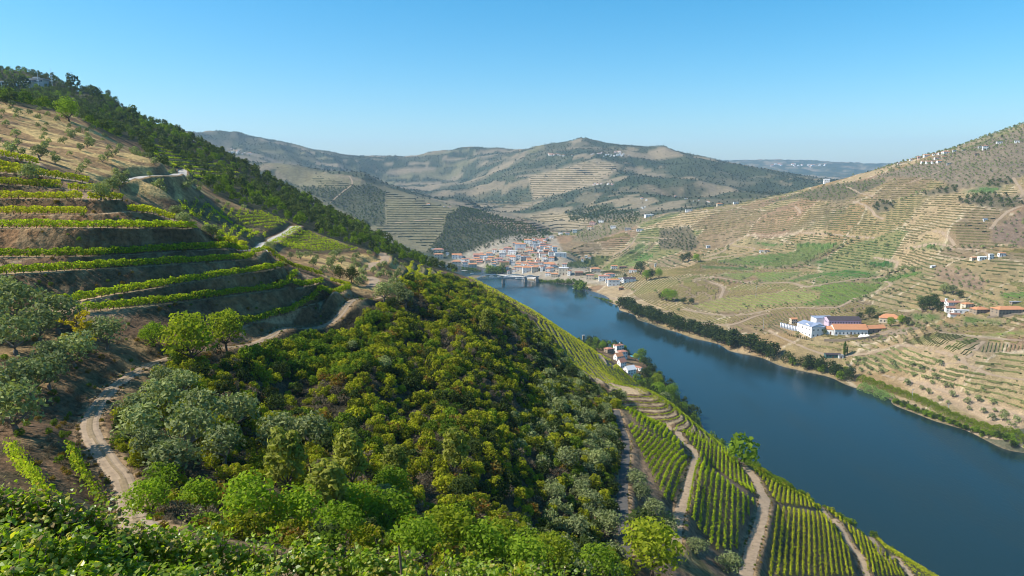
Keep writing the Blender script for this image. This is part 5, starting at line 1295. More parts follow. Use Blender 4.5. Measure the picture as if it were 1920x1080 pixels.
# ------------------------------------------------------------------ vine rows
M_POST = plain('weathered post', (0.16, 0.12, 0.09), 0.9, 0.3, 6.0, 0.1)
def vine_mesh(q, dens, size, h=1.55, w=0.55, gaps=-1.0, mats=None, seed=0, zq=None, stems=True):
    """leafy row along the line q (2 m steps or so), with the bare stems that carry it"""
    r = np.random.default_rng(5000 + seed)
    L = np.concatenate([[0], np.cumsum(np.hypot(*np.diff(q, axis=0).T))])
    n_ = int(L[-1] * dens)
    s = r.uniform(0, L[-1], n_)
    vig = vnoise(s / 1.1 + seed * 7.3, np.zeros(n_), 3) * 0.6 + vnoise(s / 4.5 + seed * 3.1, np.zeros(n_), 4) * 0.4
    s = s[vig > gaps]; vig = vig[vig > gaps]; n_ = len(s)
    x = np.interp(s, L, q[:, 0]); y = np.interp(s, L, q[:, 1])
    i = np.clip(np.searchsorted(L, s) - 1, 0, len(q) - 2)
    tg = q[i + 1] - q[i]; tg = tg / (np.hypot(tg[:, 0], tg[:, 1])[:, None] + 1e-9)
    off = r.normal(size=n_) * w * 0.42
    x = x + tg[:, 1] * off; y = y - tg[:, 0] * off
    g = ground(x, y) if zq is None else np.interp(s, L, zq)
    top = h * (0.72 + 0.45 * vig)
    z = g + 0.42 + (top - 0.42) * r.uniform(0, 1, n_) ** 0.8
    nr = np.stack([tg[:, 1] * np.sign(off + 1e-9), -tg[:, 0] * np.sign(off + 1e-9), np.full(n_, 0.55)], 1) + r.normal(size=(n_, 3)) * 0.6
    nr /= np.linalg.norm(nr, axis=1, keepdims=True)
    v, f = leaf_quads(np.column_stack([x, y, z]), nr, size * r.uniform(0.65, 1.35, n_), r, 1.05)
    mi = np.zeros(len(f), int)
    if stems:
        k = np.arange(0.5, L[-1], 1.4)
        px_ = np.interp(k, L, q[:, 0]); py_ = np.interp(k, L, q[:, 1]); gz = ground(px_, py_) if zq is None else np.interp(k, L, zq)
        hw = 0.05; b = np.array([[-hw, 0], [hw, 0]])
        d = np.stack([px_, py_], 1)
        vv = np.stack([np.column_stack([d + [-hw, -hw], gz - 0.15]), np.column_stack([d + [hw, hw], gz - 0.15]), np.column_stack([d + [hw, hw], gz + 0.75]), np.column_stack([d + [-hw, -hw], gz + 0.75])], 1).reshape(-1, 3)
        ff = np.arange(len(vv)).reshape(-1, 4) + len(v)
        v = np.concatenate([v, vv]); f = np.concatenate([f, ff]); mi = np.concatenate([mi, np.ones(len(ff), int)])
    return new_mesh('vine_row', v, f, mats or [L_VINE, M_BARK], mi)
NROW = 0
def ledge_z(q):
    tg = np.gradient(q, axis=0); tg /= np.hypot(tg[:, 0], tg[:, 1])[:, None] + 1e-9; n_ = np.stack([tg[:, 1], -tg[:, 0]], 1)
    z = np.max([ground(*(q + n_ * o).T) for o in (-0.9, -0.45, 0, 0.45, 0.9)], axis=0)
    return np.convolve(np.pad(z, 2, mode='edge'), np.ones(5) / 5, 'valid')
def vine_row(q, dens, size, label, group, **k):
    global NROW
    if len(q) < 2: return
    if 'terrace' in group: k['zq'] = ledge_z(np.asarray(q)) - 0.1
    NROW += 1
    o = link('vine_row', vine_mesh(np.asarray(q), dens, size, seed=NROW, **k))
    tag(o, label, 'vine row', group)
    return o
def world_line(v, step=1.0):
    q = np.array([P(*t)[:2] for t in v])
    return smooth_line(q, step)
ROWLAB = {
 'r0': 'uppermost short vine row at the left edge of the terraced spur', 'r1a': 'second vine row from the top at the left edge of the spur', 'r1': 'third vine row from the top of the spur, bright yellow-green',
 'r2': 'fourth vine row from the top of the spur', 'r3': 'fifth vine row from the top, level with the bare brown bank', 'r4': 'sixth vine row from the top, ending at the bare brown bank',
 'r5': 'straight vine row on top of the tallest dark wall', 'r6': 'vine row just below the tallest dark wall', 'r7': 'second vine row below the tallest dark wall', 'r8': 'vine row curving down towards the grey olives, upper one', 'r9': 'vine row curving down to the golden tree, lower one',
 'r9b': 'short vine row below the diagonal crest row', 'r10': 'lowest vine row of the spur, just above the track'}
for k, v in ROWS.items():
    a = [t for t in v if t[0] > -200]
    if k == 'r3': segs = [[(-150, 372, 157.5), (0, 373, 158), (155, 374, 161.4)], [(166, 374.2, 162.1), (231, 376, 168)]]
    elif k == 'r2': segs = [[(-150, 345, 160), (0, 346, 162), (116, 353.8, 165.4)], [(128, 355, 166.1), (200, 363, 171.5)]]
    elif k == 'r4': segs = [[(-150, 402, 150), (0, 402, 154.5), (162, 402, 157.4)], [(241, 397, 164.6), (285, 400, 169.5), (328, 411.5, 174.8)]]
    else: segs = [a]
    for j, sg in enumerate(segs):
        q = world_line(sg)
        yel = k in ('r0', 'r1a', 'r1', 'r2', 'r3', 'r4')
        vine_row(q, 60, 0.42, ROWLAB[k] + (', its separate right piece' if j else ''), 'vine rows on the terraced spur', h=1.95, w=0.95, mats=[L_VINEY if yel else L_VINE, M_BARK])
CREST = [(497, 485, 190), (520, 491, 195), (533, 498, 197), (557, 507, 199), (580, 516, 202), (605, 527, 206)]
vine_row(world_line(CREST), 55, 0.42, 'diagonal yellowish vine row running down the crest of the spur', 'vine rows on the terraced spur', h=1.7, w=0.9, mats=[L_VINEY, M_BARK])
for i, pl in enumerate(([(405, 447), (425, 455), (450, 462), (462, 466)], [(620, 528), (640, 536), (657, 543)])):
    vine_row(path(pl, 120, 1.0), 55, 0.42, ('yellow vine row curving from the wall end to the row below it', 'short vine row at the very tip of the spur')[i], 'vine rows on the terraced spur', h=1.6, w=0.9, mats=[L_VINEY, M_BARK])
vine_row(path([(22, 850), (30, 868), (50, 895), (72, 925), (90, 948)], 40, 1.0), 60, 0.26, 'short vine row at the left edge running down to the near vines', 'short vine rows beside the track', h=1.8, w=0.9)
vine_row(path([(134, 850), (140, 868), (155, 900), (175, 930), (195, 955)], 40, 1.0), 60, 0.26, 'short vine row between the left edge row and the track', 'short vine rows beside the track', h=1.8, w=0.8)

def field_rows(poly, line, spacing, d0, dens, size, label, group, mats=None, h=1.5, w=0.5, max_rows=200, as_lines=False, drop=0.0):
    """parallel rows across a field. poly in pixels (marks the field on the ground); line: two pixels that one row runs through"""
    pw = []
    n_ = len(poly)
    for i in range(n_):
        a = np.array(poly[i], float); b = np.array(poly[(i + 1) % n_], float)
        for t in np.linspace(0, 1, 5)[:-1]:
            p = hit(*(a + (b - a) * t), d0)
            if p: pw.append(p[:2])
    pw = np.array(pw)
    a = np.array(hit(*line[0], d0)[:2]); b = np.array(hit(*line[1], d0)[:2])
    u = (b - a) / np.hypot(*(b - a)); nv = np.array([u[1], -u[0]])
    s = pw @ nv; t = pw @ u
    out = []
    for o in np.arange(s.min() + spacing * 0.5, s.max(), spacing):
        tt = np.arange(t.min(), t.max(), 0.5 if spacing < 3 else 2.0)
        pt = o * nv[None] + tt[:, None] * u[None]
        ins = pip(pt[:, 0], pt[:, 1], pw)
        # runs of at least 4 m
        e = np.flatnonzero(np.diff(np.concatenate([[0], ins.astype(int), [0]])))
        for k0, k1 in zip(e[::2], e[1::2]):
            if (tt[k1 - 1] - tt[k0]) > 3.5 and rng.uniform() > drop: out.append(pt[k0:k1])
    out = out[:max_rows]
    if as_lines: return out
    for q in out:
        q = q[::2] if len(q) > 4 else q
        vine_row(q, dens, size, label, group, h=h, w=w, mats=mats)
    return len(out)
VFIELDS = [
 ([(1172, 790), (1192, 800), (1275, 842), (1290, 862), (1267, 940), (1250, 948), (1226, 905), (1200, 850)], ((1268, 860), (1231, 932)), 'vine row in the dark striped field left of the first dirt road', 'vine rows left of the first dirt road'),
 ([(1168, 762), (1190, 768), (1240, 797), (1284, 836), (1272, 840), (1194, 798)], ((1250, 806), (1240, 826)), 'vine row in the dense strip above the dark striped field', 'vine rows above the dark striped field'),
 ([(1302, 870), (1312, 866), (1400, 935), (1416, 942), (1390, 1000), (1384, 1035), (1342, 1036), (1288, 965), (1284, 950)], ((1347, 893), (1334, 1020)), 'vine row in the field between the two widest dirt roads', 'vine rows between the two dirt roads'),
 ([(1278, 808), (1300, 808), (1372, 850), (1414, 918), (1414, 932), (1316, 862), (1294, 832)], ((1340, 832), (1334, 868)), 'vine row in the upper field between the two widest dirt roads', 'vine rows in the upper field'),
 ([(1412, 878), (1470, 902), (1537, 950), (1538, 958), (1455, 944), (1438, 916)], ((1480, 905), (1474, 944)), 'vine row on the bright slope right of the widest dirt road', 'vine rows right of the widest road'),
 ([(1455, 952), (1545, 967), (1571, 997), (1594, 1040), (1602, 1085), (1432, 1085), (1439, 1040), (1449, 993)], ((1500, 962), (1497, 1070)), 'vine row in the large striped field at the lower right', 'vine rows in the large striped field'),
 ([(1503, 922), (1537, 938), (1582, 980), (1638, 1022), (1680, 1055), (1697, 1085), (1632, 1085), (1616, 1045), (1587, 985), (1542, 950)], ((1600, 1000), (1606, 1060)), 'vine row on the strip between the two rightmost dirt tracks', 'vine rows between the rightmost tracks'),
]
NF = {}
for (poly, line, lab_, grp) in VFIELDS:
    NF[grp] = field_rows(poly, line, 1.35, 70, 19, 0.36, lab_, grp, h=1.35, w=0.42, mats=[L_VINE if 'dark' in lab_ or 'between the two widest' in lab_ else L_VINEY, M_BARK])
# small vineyards behind the spur
for poly, line, lab_, grp, mt in (
    (VG['a'], ((360, 402), (430, 398)), 'low vine row in the upper small vineyard behind the spur', 'vine rows of the upper small vineyard', L_VINE), (VG['b'], ((400, 440), (490, 436)), 'low vine row in the small vineyard beside the concrete road', 'vine rows of the roadside vineyard', L_VINE),
    (VG['c'], ((450, 420), (530, 416)), 'low vine row in the small vineyard above the concrete road', 'vine rows above the concrete road', L_VINE), (VG['d'], ((520, 460), (640, 462)), 'low vine row in the fan vineyard right of the concrete road', 'vine rows of the fan vineyard', L_VINE)):
    NF[grp] = field_rows(poly, line, 2.6, 200, 9, 0.5, lab_, grp, h=1.4, w=0.8, mats=[mt, M_BARK])

# rows that follow the height lines: marching squares over the ground grid
def contours(mask, levels, zf, stride=1):
    zz = zf[::stride]; m = mask[::stride]; xs = X[::stride]; ys = Y[::stride]
    ii, jj = np.nonzero(m[:-1, :-1] & m[1:, 1:] & m[1:, :-1] & m[:-1, 1:])
    c = [(zz[ii + a, jj + b], xs[ii + a, jj + b], ys[ii + a, jj + b]) for a, b in ((0, 0), (1, 0), (1, 1), (0, 1))]
    lo = np.minimum.reduce([q[0] for q in c]); hi = np.maximum.reduce([q[0] for q in c])
    S = []
    for lv in levels:
        k = np.flatnonzero((lo < lv) & (hi >= lv))
        if not len(k): continue
        pts_ = []; has = []
        for e in range(4):
            za, xa, ya = [q[k] for q in c[e]]; zb, xb, yb = [q[k] for q in c[(e + 1) % 4]]
            cr = (za < lv) != (zb < lv)
            t = np.where(cr, (lv - za) / np.where(zb - za == 0, 1, zb - za), 0)
            pts_.append(np.stack([xa + (xb - xa) * t, ya + (yb - ya) * t], 1)); has.append(cr)
        has = np.array(has); pts_ = np.array(pts_)
        two = has.sum(0) == 2
        f0 = np.argmax(has, 0); f1 = 3 - np.argmax(has[::-1], 0)
        idx_ = np.arange(len(k))
        S.append(np.stack([pts_[f0, idx_], pts_[f1, idx_]], 1)[two])
    return np.concatenate(S) if S else np.zeros((0, 2, 2))
def chains(S):
    """join loose segments into lines"""
    key = lambda p: (round(p[0] * 50), round(p[1] * 50))
    ends = {}
    for i, s in enumerate(S):
        for e in (0, 1): ends.setdefault(key(s[e]), []).append((i, e))
    used = np.zeros(len(S), bool); out = []
    for i in range(len(S)):
        if used[i]: continue
        used[i] = True; line = [tuple(S[i][0]), tuple(S[i][1])]
        for rev in (False, True):
            if rev: line.reverse()
            while True:
                nx = [(j, e) for (j, e) in ends.get(key(line[-1]), []) if not used[j]]
                if not nx: break
                j, e = nx[0]; used[j] = True; line.append(tuple(S[j][1 - e]))
        out.append(np.array(line))
    return out
def contour_rows(poly, d0, d1, lv, label, group, dens, size, minlen, mats, h=1.4, w=0.7, cap=60):
    m = region(poly, d0, d1) & LEFT & (RD > 0.5)
    S = contours(m, lv, Z); ls = [l for l in chains(S)]
    k = 0
    ls.sort(key=lambda l: -np.hypot(*np.diff(l, axis=0).T).sum())
    for l in ls:
        L = np.hypot(*np.diff(l, axis=0).T).sum()
        if L < minlen or k >= cap: continue
        l = smooth_line(l[::2] if len(l) > 6 else l, 1.2)
        vine_row(l, dens, size, label, group, h=h, w=w, mats=mats); k += 1
    return k
NF['A'] = contour_rows(TERR_A, 296, 380, np.arange(30, 110) * 1.6 + 0.05, 'vine row on the fan of curved terraces above the river', 'vine rows on the curved terraces', 14, 0.4, 6, [L_VINE, M_BARK], cap=26, w=0.6, h=1.1)
NF['B'] = contour_rows(TERR_B, 300, 640, np.arange(10, 60) * 3.2 + 0.05, 'vine row on the diagonal terraces left of the riverside quinta', 'vine rows on the diagonal terraces', 10, 0.6, 8, [L_VINEY, M_BARK], w=1.0, cap=32)
NF['C'] = contour_rows(TERR_C, 300, 640, np.arange(20, 80) * 3.0 + 0.05, 'vine row on the small terraces at the far end of the slope', 'vine rows on the small far terraces', 8, 0.7, 8, [L_VINEY, M_BARK], w=1.1, cap=24)
NF['D'] = contour_rows(TERR_D, 360, 540, np.arange(60, 90) * 3.0 + 0.05, 'vine row on the shaded terraces below the wooded hill', 'vine rows below the wooded hill', 8, 0.7, 8, [L_VINE, M_BARK], w=1.1, cap=16)
# bright band of vines along the outer shoulder
def loose_vines(poly, d0, d1, n_, size, m, label):
    msk = region(poly, d0, d1) & LEFT & (RD > 0.3)
    w = np.where(msk, AREA, 0); cdf = np.cumsum(w.ravel())
    if cdf[-1] <= 0: return
    k = np.searchsorted(cdf, rng.uniform(0, cdf[-1], n_)); i, j = np.unravel_index(np.minimum(k, Z.size - 1), Z.shape)
    x = X[i, j] + rng.normal(size=n_) * 0.5; y = Y[i, j] + rng.normal(size=n_) * 0.5
    keep = (fbm(x / 3, y / 3, 2, 90) > 0.4); x = x[keep]; y = y[keep]
    z = ground(x, y) + rng.uniform(0.2, 1.5, len(x))
    nr = rng.normal(size=(len(x), 3)) + [0, 0, 0.6]; nr /= np.linalg.norm(nr, axis=1, keepdims=True)
    v, f = leaf_quads(np.column_stack([x, y, z]), nr, size * rng.uniform(0.7, 1.3, len(x)), rng)
    tag(link('shoulder_vines', new_mesh('shoulder_vines', v, f, [m])), label, 'vines', None, 'stuff')
loose_vines([(870, 513), (930, 545), (1000, 583), (1060, 612), (1120, 650), (1150, 680), (1100, 660), (1040, 615), (980, 585), (900, 540)], 380, 700, 9000, 0.8, L_VINEY, 'bright band of vines along the edge of the slope above the river')
loose_vines([(1160, 716), (1205, 722), (1245, 742), (1305, 788), (1352, 832), (1345, 846), (1290, 800), (1235, 756), (1200, 738)], 335, 420, 4000, 0.5, L_VINEY, 'vines along the crest of the curved terraces')
loose_vines([(1480, 912), (1600, 980), (1760, 1075), (1770, 1100), (1720, 1085), (1640, 1012), (1560, 950), (1500, 922)], 150, 420, 9000, 0.5, L_VINEY, 'bright band of vines on the outermost slope at the lower right')
print('ROWS', NROW, NF)

# --- the vineyards of the other side: too many rows to pick apart, one object
def leafy_vcol(name):
    m, nt, b = mat(name)
    at = nt.nodes.new('ShaderNodeAttribute'); at.attribute_name = 'col'
    geo = nt.nodes.new('ShaderNodeNewGeometry'); nz = nt.nodes.new('ShaderNodeTexNoise'); nz.inputs['Scale'].default_value = 0.7; nz.inputs['Detail'].default_value = 4
    nt.links.new(geo.outputs['Position'], nz.inputs['Vector'])
    mr = nt.nodes.new('ShaderNodeMapRange'); mr.inputs[1].default_value = 0.3; mr.inputs[2].default_value = 0.7; mr.inputs[3].default_value = 0.55; mr.inputs[4].default_value = 1.45
    nt.links.new(nz.outputs['Fac'], mr.inputs[0])
    vm = nt.nodes.new('ShaderNodeVectorMath'); vm.operation = 'SCALE'
    nt.links.new(at.outputs['Color'], vm.inputs[0]); nt.links.new(mr.outputs[0], vm.inputs['Scale']); nt.links.new(vm.outputs[0], b.inputs['Base Color'])
    b.inputs['Roughness'].default_value = 0.9; b.inputs['Specular IOR Level'].default_value = 0.1
    return m
M_FARVINE = leafy_vcol('distant vine rows')
SEG, SEGC, SEGW = [], [], []
def add_segs(S, c, w, h, miss=0.3):
    if not len(S): return
    mid = S.mean(1)
    keep = 0.55 * fbm(mid[:, 0] / 16, mid[:, 1] / 9, 3, 95) + 0.45 * fbm(mid[:, 0] / 95, mid[:, 1] / 70, 3, 96) > miss + 0.03
    S = S[keep]
    SEG.append(S); SEGC.append(np.tile(np.array(c, np.float32), (len(S), 1))); SEGW.append(np.tile([w, h], (len(S), 1)))
green_all = np.zeros(Z.shape, bool)
for k, (poly, c) in GREEN.items():
    m = region(poly, 560, 2100); green_all |= m
    add_segs(contours(m, np.arange(0, 300, 1.3), Z, 2), tuple(v * s_ for v, s_ in zip(c, (0.75, 0.95, 0.7))), 1.5, 1.3, 0.22)
wood_all = np.zeros(Z.shape, bool)
for poly in WOODS.values(): wood_all |= region(poly, 560, 2300)
STRAIGHT = [([(1690, 643), (1747, 623), (1812, 630), (1758, 651)], ((1700, 643), (1742, 625)), 2.9, (0.19, 0.16, 0.06)), ([(1762, 653), (1830, 633), (1836, 637), (1788, 661)], ((1775, 657), (1833, 636)), 2.6, (0.19, 0.185, 0.055)),
            ([(1792, 662), (1843, 639), (1814, 668)], ((1800, 664), (1838, 644)), 2.9, (0.16, 0.14, 0.06)), ([(1829, 663), (1853, 641), (1930, 646), (1930, 656)], ((1870, 660), (1874, 644)), 3.2, (0.17, 0.15, 0.06)),
            ([(1440, 602), (1460, 595), (1500, 605), (1480, 625), (1440, 615)], ((1455, 605), (1490, 618)), 7.0, (0.10, 0.10, 0.05)), ([(1150, 480), (1180, 462), (1198, 458), (1183, 472), (1165, 482)], ((1163, 478), (1180, 465)), 7.0, (0.14, 0.13, 0.06))]
str_all = np.zeros(Z.shape, bool)
for poly, line, sp, c in STRAIGHT:
    ls = field_rows(poly, line, sp, 560, 0, 0, '', '', as_lines=True)
    S = [np.stack([l[:-1:2][:len(l[2::2])], l[2::2]], 1) for l in ls if len(l) > 3]
    if S: add_segs(np.concatenate(S), c, 0.85, 0.8, 0.0)
    str_all |= region(poly, 560, 900)
base = mright & ~green_all & ~wood_all & ~str_all & (RD > 1.5) & (Z > 7)
flat_m = base & (SB <= 0.12); mid_m = base & (SB > 0.12) & (SB <= 0.2); base = base & (SB > 0.2)
add_segs(contours(flat_m, np.arange(0, 900) * 0.36 + 0.1, ZB, 2), (0.155, 0.135, 0.05), 1.25, 1.0, 0.27)
add_segs(contours(mid_m, np.arange(0, 500) * 0.75 + 0.1, ZB, 2), (0.15, 0.13, 0.048), 1.4, 1.1, 0.27)
near_m = base & (RR < 1050)
add_segs(contours(near_m, np.arange(0, 200) * 3.6 + 0.10, Z, 2), (0.17, 0.155, 0.06), 1.9, 1.1, 0.34)
add_segs(contours(near_m, np.arange(0, 200) * 3.6 + 2.9, Z, 2), (0.17, 0.14, 0.065), 1.5, 0.9, 0.46)
far_m = base & (RR >= 1050)
add_segs(contours(far_m, np.arange(0, 200) * 3.6 + 0.10, Z, 2), (0.13, 0.115, 0.05), 2.4, 1.3, 0.33)
spur_m = region([(560, 320), (760, 368), (860, 392), (840, 480), (700, 430)], 1700, 2500) & ~region(KNOLL, 1600, 2400) & ~region(SPURWOOD, 1700, 2700)
add_segs(contours(spur_m, np.arange(0, 100) * 6.0 + 1, Z, 2), (0.085, 0.09, 0.045), 3.2, 2.2, 0.3)
t1 = region([(985, 405), (1040, 398), (1100, 408), (1130, 425), (1040, 432)], 1900, 2600) | region([(880, 410), (985, 410), (1040, 432), (1000, 440), (940, 428)], 1600, 2400)
add_segs(contours(t1, np.arange(0, 100) * 4.5 + 1, Z, 2), (0.13, 0.11, 0.06), 2.8, 2.0, 0.3)
t2 = region([(990, 330), (1120, 300), (1170, 310), (1120, 345), (1000, 375)], 2400, 4000) | region([(860, 380), (1000, 372), (1000, 395), (900, 395)], 2000, 4000)
add_segs(contours(t2, np.arange(0, 100) * 9.0 + 1, Z, 2), (0.14, 0.12, 0.07), 5.0, 3.0, 0.35)
S = np.concatenate(SEG); Cc = np.concatenate(SEGC); Wc = np.concatenate(SEGW)
d = S[:, 1] - S[:, 0]; L = np.hypot(d[:, 0], d[:, 1]); ok = (L > 0.05) & (L < 40)
S, Cc, Wc, d, L = S[ok], Cc[ok], Wc[ok], d[ok], L[ok]
nv = np.stack([d[:, 1], -d[:, 0]], 1) / L[:, None]
jit = lambda p, s_: 0.6 + 0.8 * vnoise(p[:, 0] / 2.7 + s_, p[:, 1] / 2.7, 97)
vv = []
for e in (0, 1):
    p = S[:, e]; w_ = (Wc[:, 0] * 0.5 * jit(p, 0))[:, None]; h_ = Wc[:, 1] * jit(p, 9.1); z = ground(p[:, 0], p[:, 1])
    vv += [np.column_stack([p - nv * w_, z - 0.4]), np.column_stack([p - nv * w_ * 0.7, z + h_]), np.column_stack([p + nv * w_ * 0.7, z + h_]), np.column_stack([p + nv * w_, z - 0.4])]
vv = np.stack(vv, 1); n_ = len(vv); b = (np.arange(n_) * 8)[:, None]
ff = np.concatenate([b + np.array([[0, 4, 5, 1]]), b + np.array([[1, 5, 6, 2]]), b + np.array([[2, 6, 7, 3]])])
me = new_mesh('distant_vine_rows', vv.reshape(-1, 3), ff, [M_FARVINE])
ca = me.color_attributes.new('col', 'FLOAT_COLOR', 'POINT'); cc = np.ones((n_ * 8, 4), np.float32)
_t = np.arctan2(S[:, 0, 0], S[:, 0, 1]); _i = np.clip(((_t - TH0) / (TH1 - TH0) * (NT - 1)).round().astype(int), 0, NT - 1); _j = np.clip(np.searchsorted(rr, np.hypot(S[:, 0, 0], S[:, 0, 1])), 0, NR - 1)
pc = PARC[_i, _j]; gn = np.where(pc > 0.88, 1.5, np.where(pc > 0.74, 0.6, np.where((pc > 0.27) & (pc < 0.34), 0.7, 0.0)))[:, None]
tint = (0.8 + 0.5 * fbm(S[:, 0, 0] / 60, S[:, 0, 1] / 60, 2, 98))[:, None] * (1 - gn * np.array([[0.28, 0.06, 0.2]]))
cc[:, :3] = np.repeat(Cc * tint, 8, 0); ca.data.foreach_set('color', cc.ravel())
tag(link('distant_vine_rows', me), 'countless vine rows striping the dry hills across the river', 'vine rows', None, 'stuff')
print('far segs', n_)

# ------------------------------------------------------------------ the near vines at the lower edge
M_LEAFN = leaf_mat('near vine leaves', (0.075, 0.135, 0.012), (0.30, 0.38, 0.025), 0.48, ((0.40, 0.36, 0.06), 0.06), gloss=0.025)
M_LEAFO = leaf_mat('dry near vine leaves', (0.14, 0.10, 0.05), (0.30, 0.24, 0.12), 0.25)
def vine_leaf(r):
    """a lobed leaf, folded along its midrib"""
    an = np.radians([-90, -150, -200, -235, 90, 55, 20, -30]); 
    ang = np.radians([270, 225, 200, 165, 130, 90, 50, 15, 340, 315]); rad = np.array([0.28, 0.62, 0.42, 0.86, 0.58, 1.0, 0.58, 0.86, 0.42, 0.62])
    v = np.stack([np.cos(ang) * rad * 0.5, np.sin(ang) * rad * 0.5, -0.10 * rad * np.abs(np.cos(ang)) + r.normal(size=10) * 0.03], 1)
    v = np.concatenate([[[0, 0, 0.05]], v])
    f = np.array([[0, 1 + i, 1 + (i + 1) % 10] for i in range(10)])
    return v, f
_r = np.random.default_rng(77)
LEAFV = [vine_leaf(_r) for _ in range(5)]
def light_leaf(r):
    ang = np.radians([270, 205, 150, 90, 30, 335]); rad = np.array([0.3, 0.75, 0.78, 1.0, 0.78, 0.75])
    v = np.stack([np.cos(ang) * rad * 0.5, np.sin(ang) * rad * 0.5, -0.12 * rad * np.abs(np.cos(ang)) + r.normal(size=6) * 0.03], 1)
    return v, np.array([[0, 1, 2], [0, 2, 3], [0, 3, 4], [0, 4, 5]])
LEAFL = [light_leaf(_r) for _ in range(5)]
LEAF_ME = [new_mesh('leaf', v, f, [M_LEAFN]) for v, f in LEAFV]
LEAF_DRY = [new_mesh('leaf', v, f, [M_LEAFO]) for v, f in LEAFV[:2]]
def rot_to(nrm, r):
    a = r.normal(size=nrm.shape); a -= nrm * (a * nrm).sum(1, keepdims=True); a /= np.linalg.norm(a, axis=1, keepdims=True); b = np.cross(nrm, a)
    return np.stack([a, b, nrm], -1)
def near_vine(x, y, gz, wid, hgt, nleaf, nobj, label, seed, dry=0.04, name='grapevine'):
    r = np.random.default_rng(seed)
    e = tag(link(name, None, None, (x, y, gz)), label, 'grapevine', 'near grapevines along the lower edge')
    # gnarled stem and canes
    canes = []; tips = []
    for k in range(7):
        a = r.uniform(-1, 1) * wid * 0.9; c = r.normal() * 0.3; hh = hgt * r.uniform(0.8, 1.12)
        pth = [(0, 0, 0.5), (a * 0.4, c * 0.5, 0.6 + hh * 0.3), (a * 0.8, c, hh * 0.8), (a * 1.05, c * 1.5, hh)]
        canes.append(tube(pth, [0.022, 0.016, 0.012, 0.006], 4)); tips.append(np.array(pth))
    v, f = join([tube([(0, 0, -0.3), (0.05, 0.03, 0.3), (0, 0, 0.62)], [0.06, 0.05, 0.045], 6)] + canes)
    link('stem', new_mesh('stem', v, f, [M_BARK]), e)
    # leaves: a lumpy wall of foliage
    bl = 12; bc = np.stack([r.uniform(-wid, wid, bl), r.normal(size=bl) * 0.22, hgt * r.uniform(0.35, 0.95, bl)], 1); br = r.uniform(0.26, 0.46, bl)
    bi = r.integers(0, bl, nleaf); d_ = r.normal(size=(nleaf, 3)); d_ /= np.linalg.norm(d_, axis=1, keepdims=True)
    p = bc[bi] + d_ * (br[bi] * r.uniform(0.55, 1.1, nleaf))[:, None] * [1.25, 1, 1]
    ti = r.integers(0, 7, nleaf // 6); tp = r.uniform(0.45, 1.0, nleaf // 6)
    for q in range(nleaf // 6):
        c = tips[ti[q]]; s_ = tp[q] * 3; i_ = min(int(s_), 2); p[q] = c[i_] + (c[i_ + 1] - c[i_]) * (s_ - i_) + r.normal(size=3) * 0.08
    p[:, 2] = np.maximum(p[:, 2], 0.25)
    nr = d_ * 0.5 + r.normal(size=(nleaf, 3)) * 0.5 + [-0.25, 0.0, 0.75]; nr /= np.linalg.norm(nr, axis=1, keepdims=True)
    M3 = rot_to(nr, r); sz = r.uniform(0.09, 0.19, nleaf)
    # those nearest to the viewer are parts of their own, the others one leafy mass
    front = np.argsort((p @ np.array([-x, -y, 6.0])) / 15 * -1)[:nobj]
    isf = np.zeros(nleaf, bool); isf[front] = True
    from mathutils import Matrix
    for q in front:
        m_ = (LEAF_DRY if r.uniform() < dry else LEAF_ME); o = bpy.data.objects.new('leaf', m_[int(r.integers(len(m_)))])
        COL.objects.link(o); o.parent = e
        mt = Matrix.Identity(4)
        R3 = M3[q] * sz[q] * 1.1
        for a_ in range(3):
            for b_ in range(3): mt[a_][b_] = float(R3[a_, b_])
            mt[a_][3] = float(p[q, a_])
        o.matrix_local = mt
    k = np.flatnonzero(~isf); V, Fq, mi, off = [], [], [], 0
    for t in range(5):
        kk_ = k[t::5]; lv, lf = LEAFL[t]
        w_ = np.einsum('nij,vj->nvi', M3[kk_] * sz[kk_][:, None, None], lv) + p[kk_][:, None]
        V.append(w_.reshape(-1, 3)); Fq.append((lf[None] + (np.arange(len(kk_)) * len(lv))[:, None, None] + off).reshape(-1, 3)); off += w_.shape[0] * w_.shape[1]
        mi.append(np.repeat((r.uniform(size=len(kk_)) < dry).astype(int), len(lf)))
    o = link('foliage', new_mesh('foliage', np.concatenate(V), np.concatenate(Fq), [M_LEAFN, M_LEAFO], np.concatenate(mi)), e); o['kind'] = 'stuff'
    return e
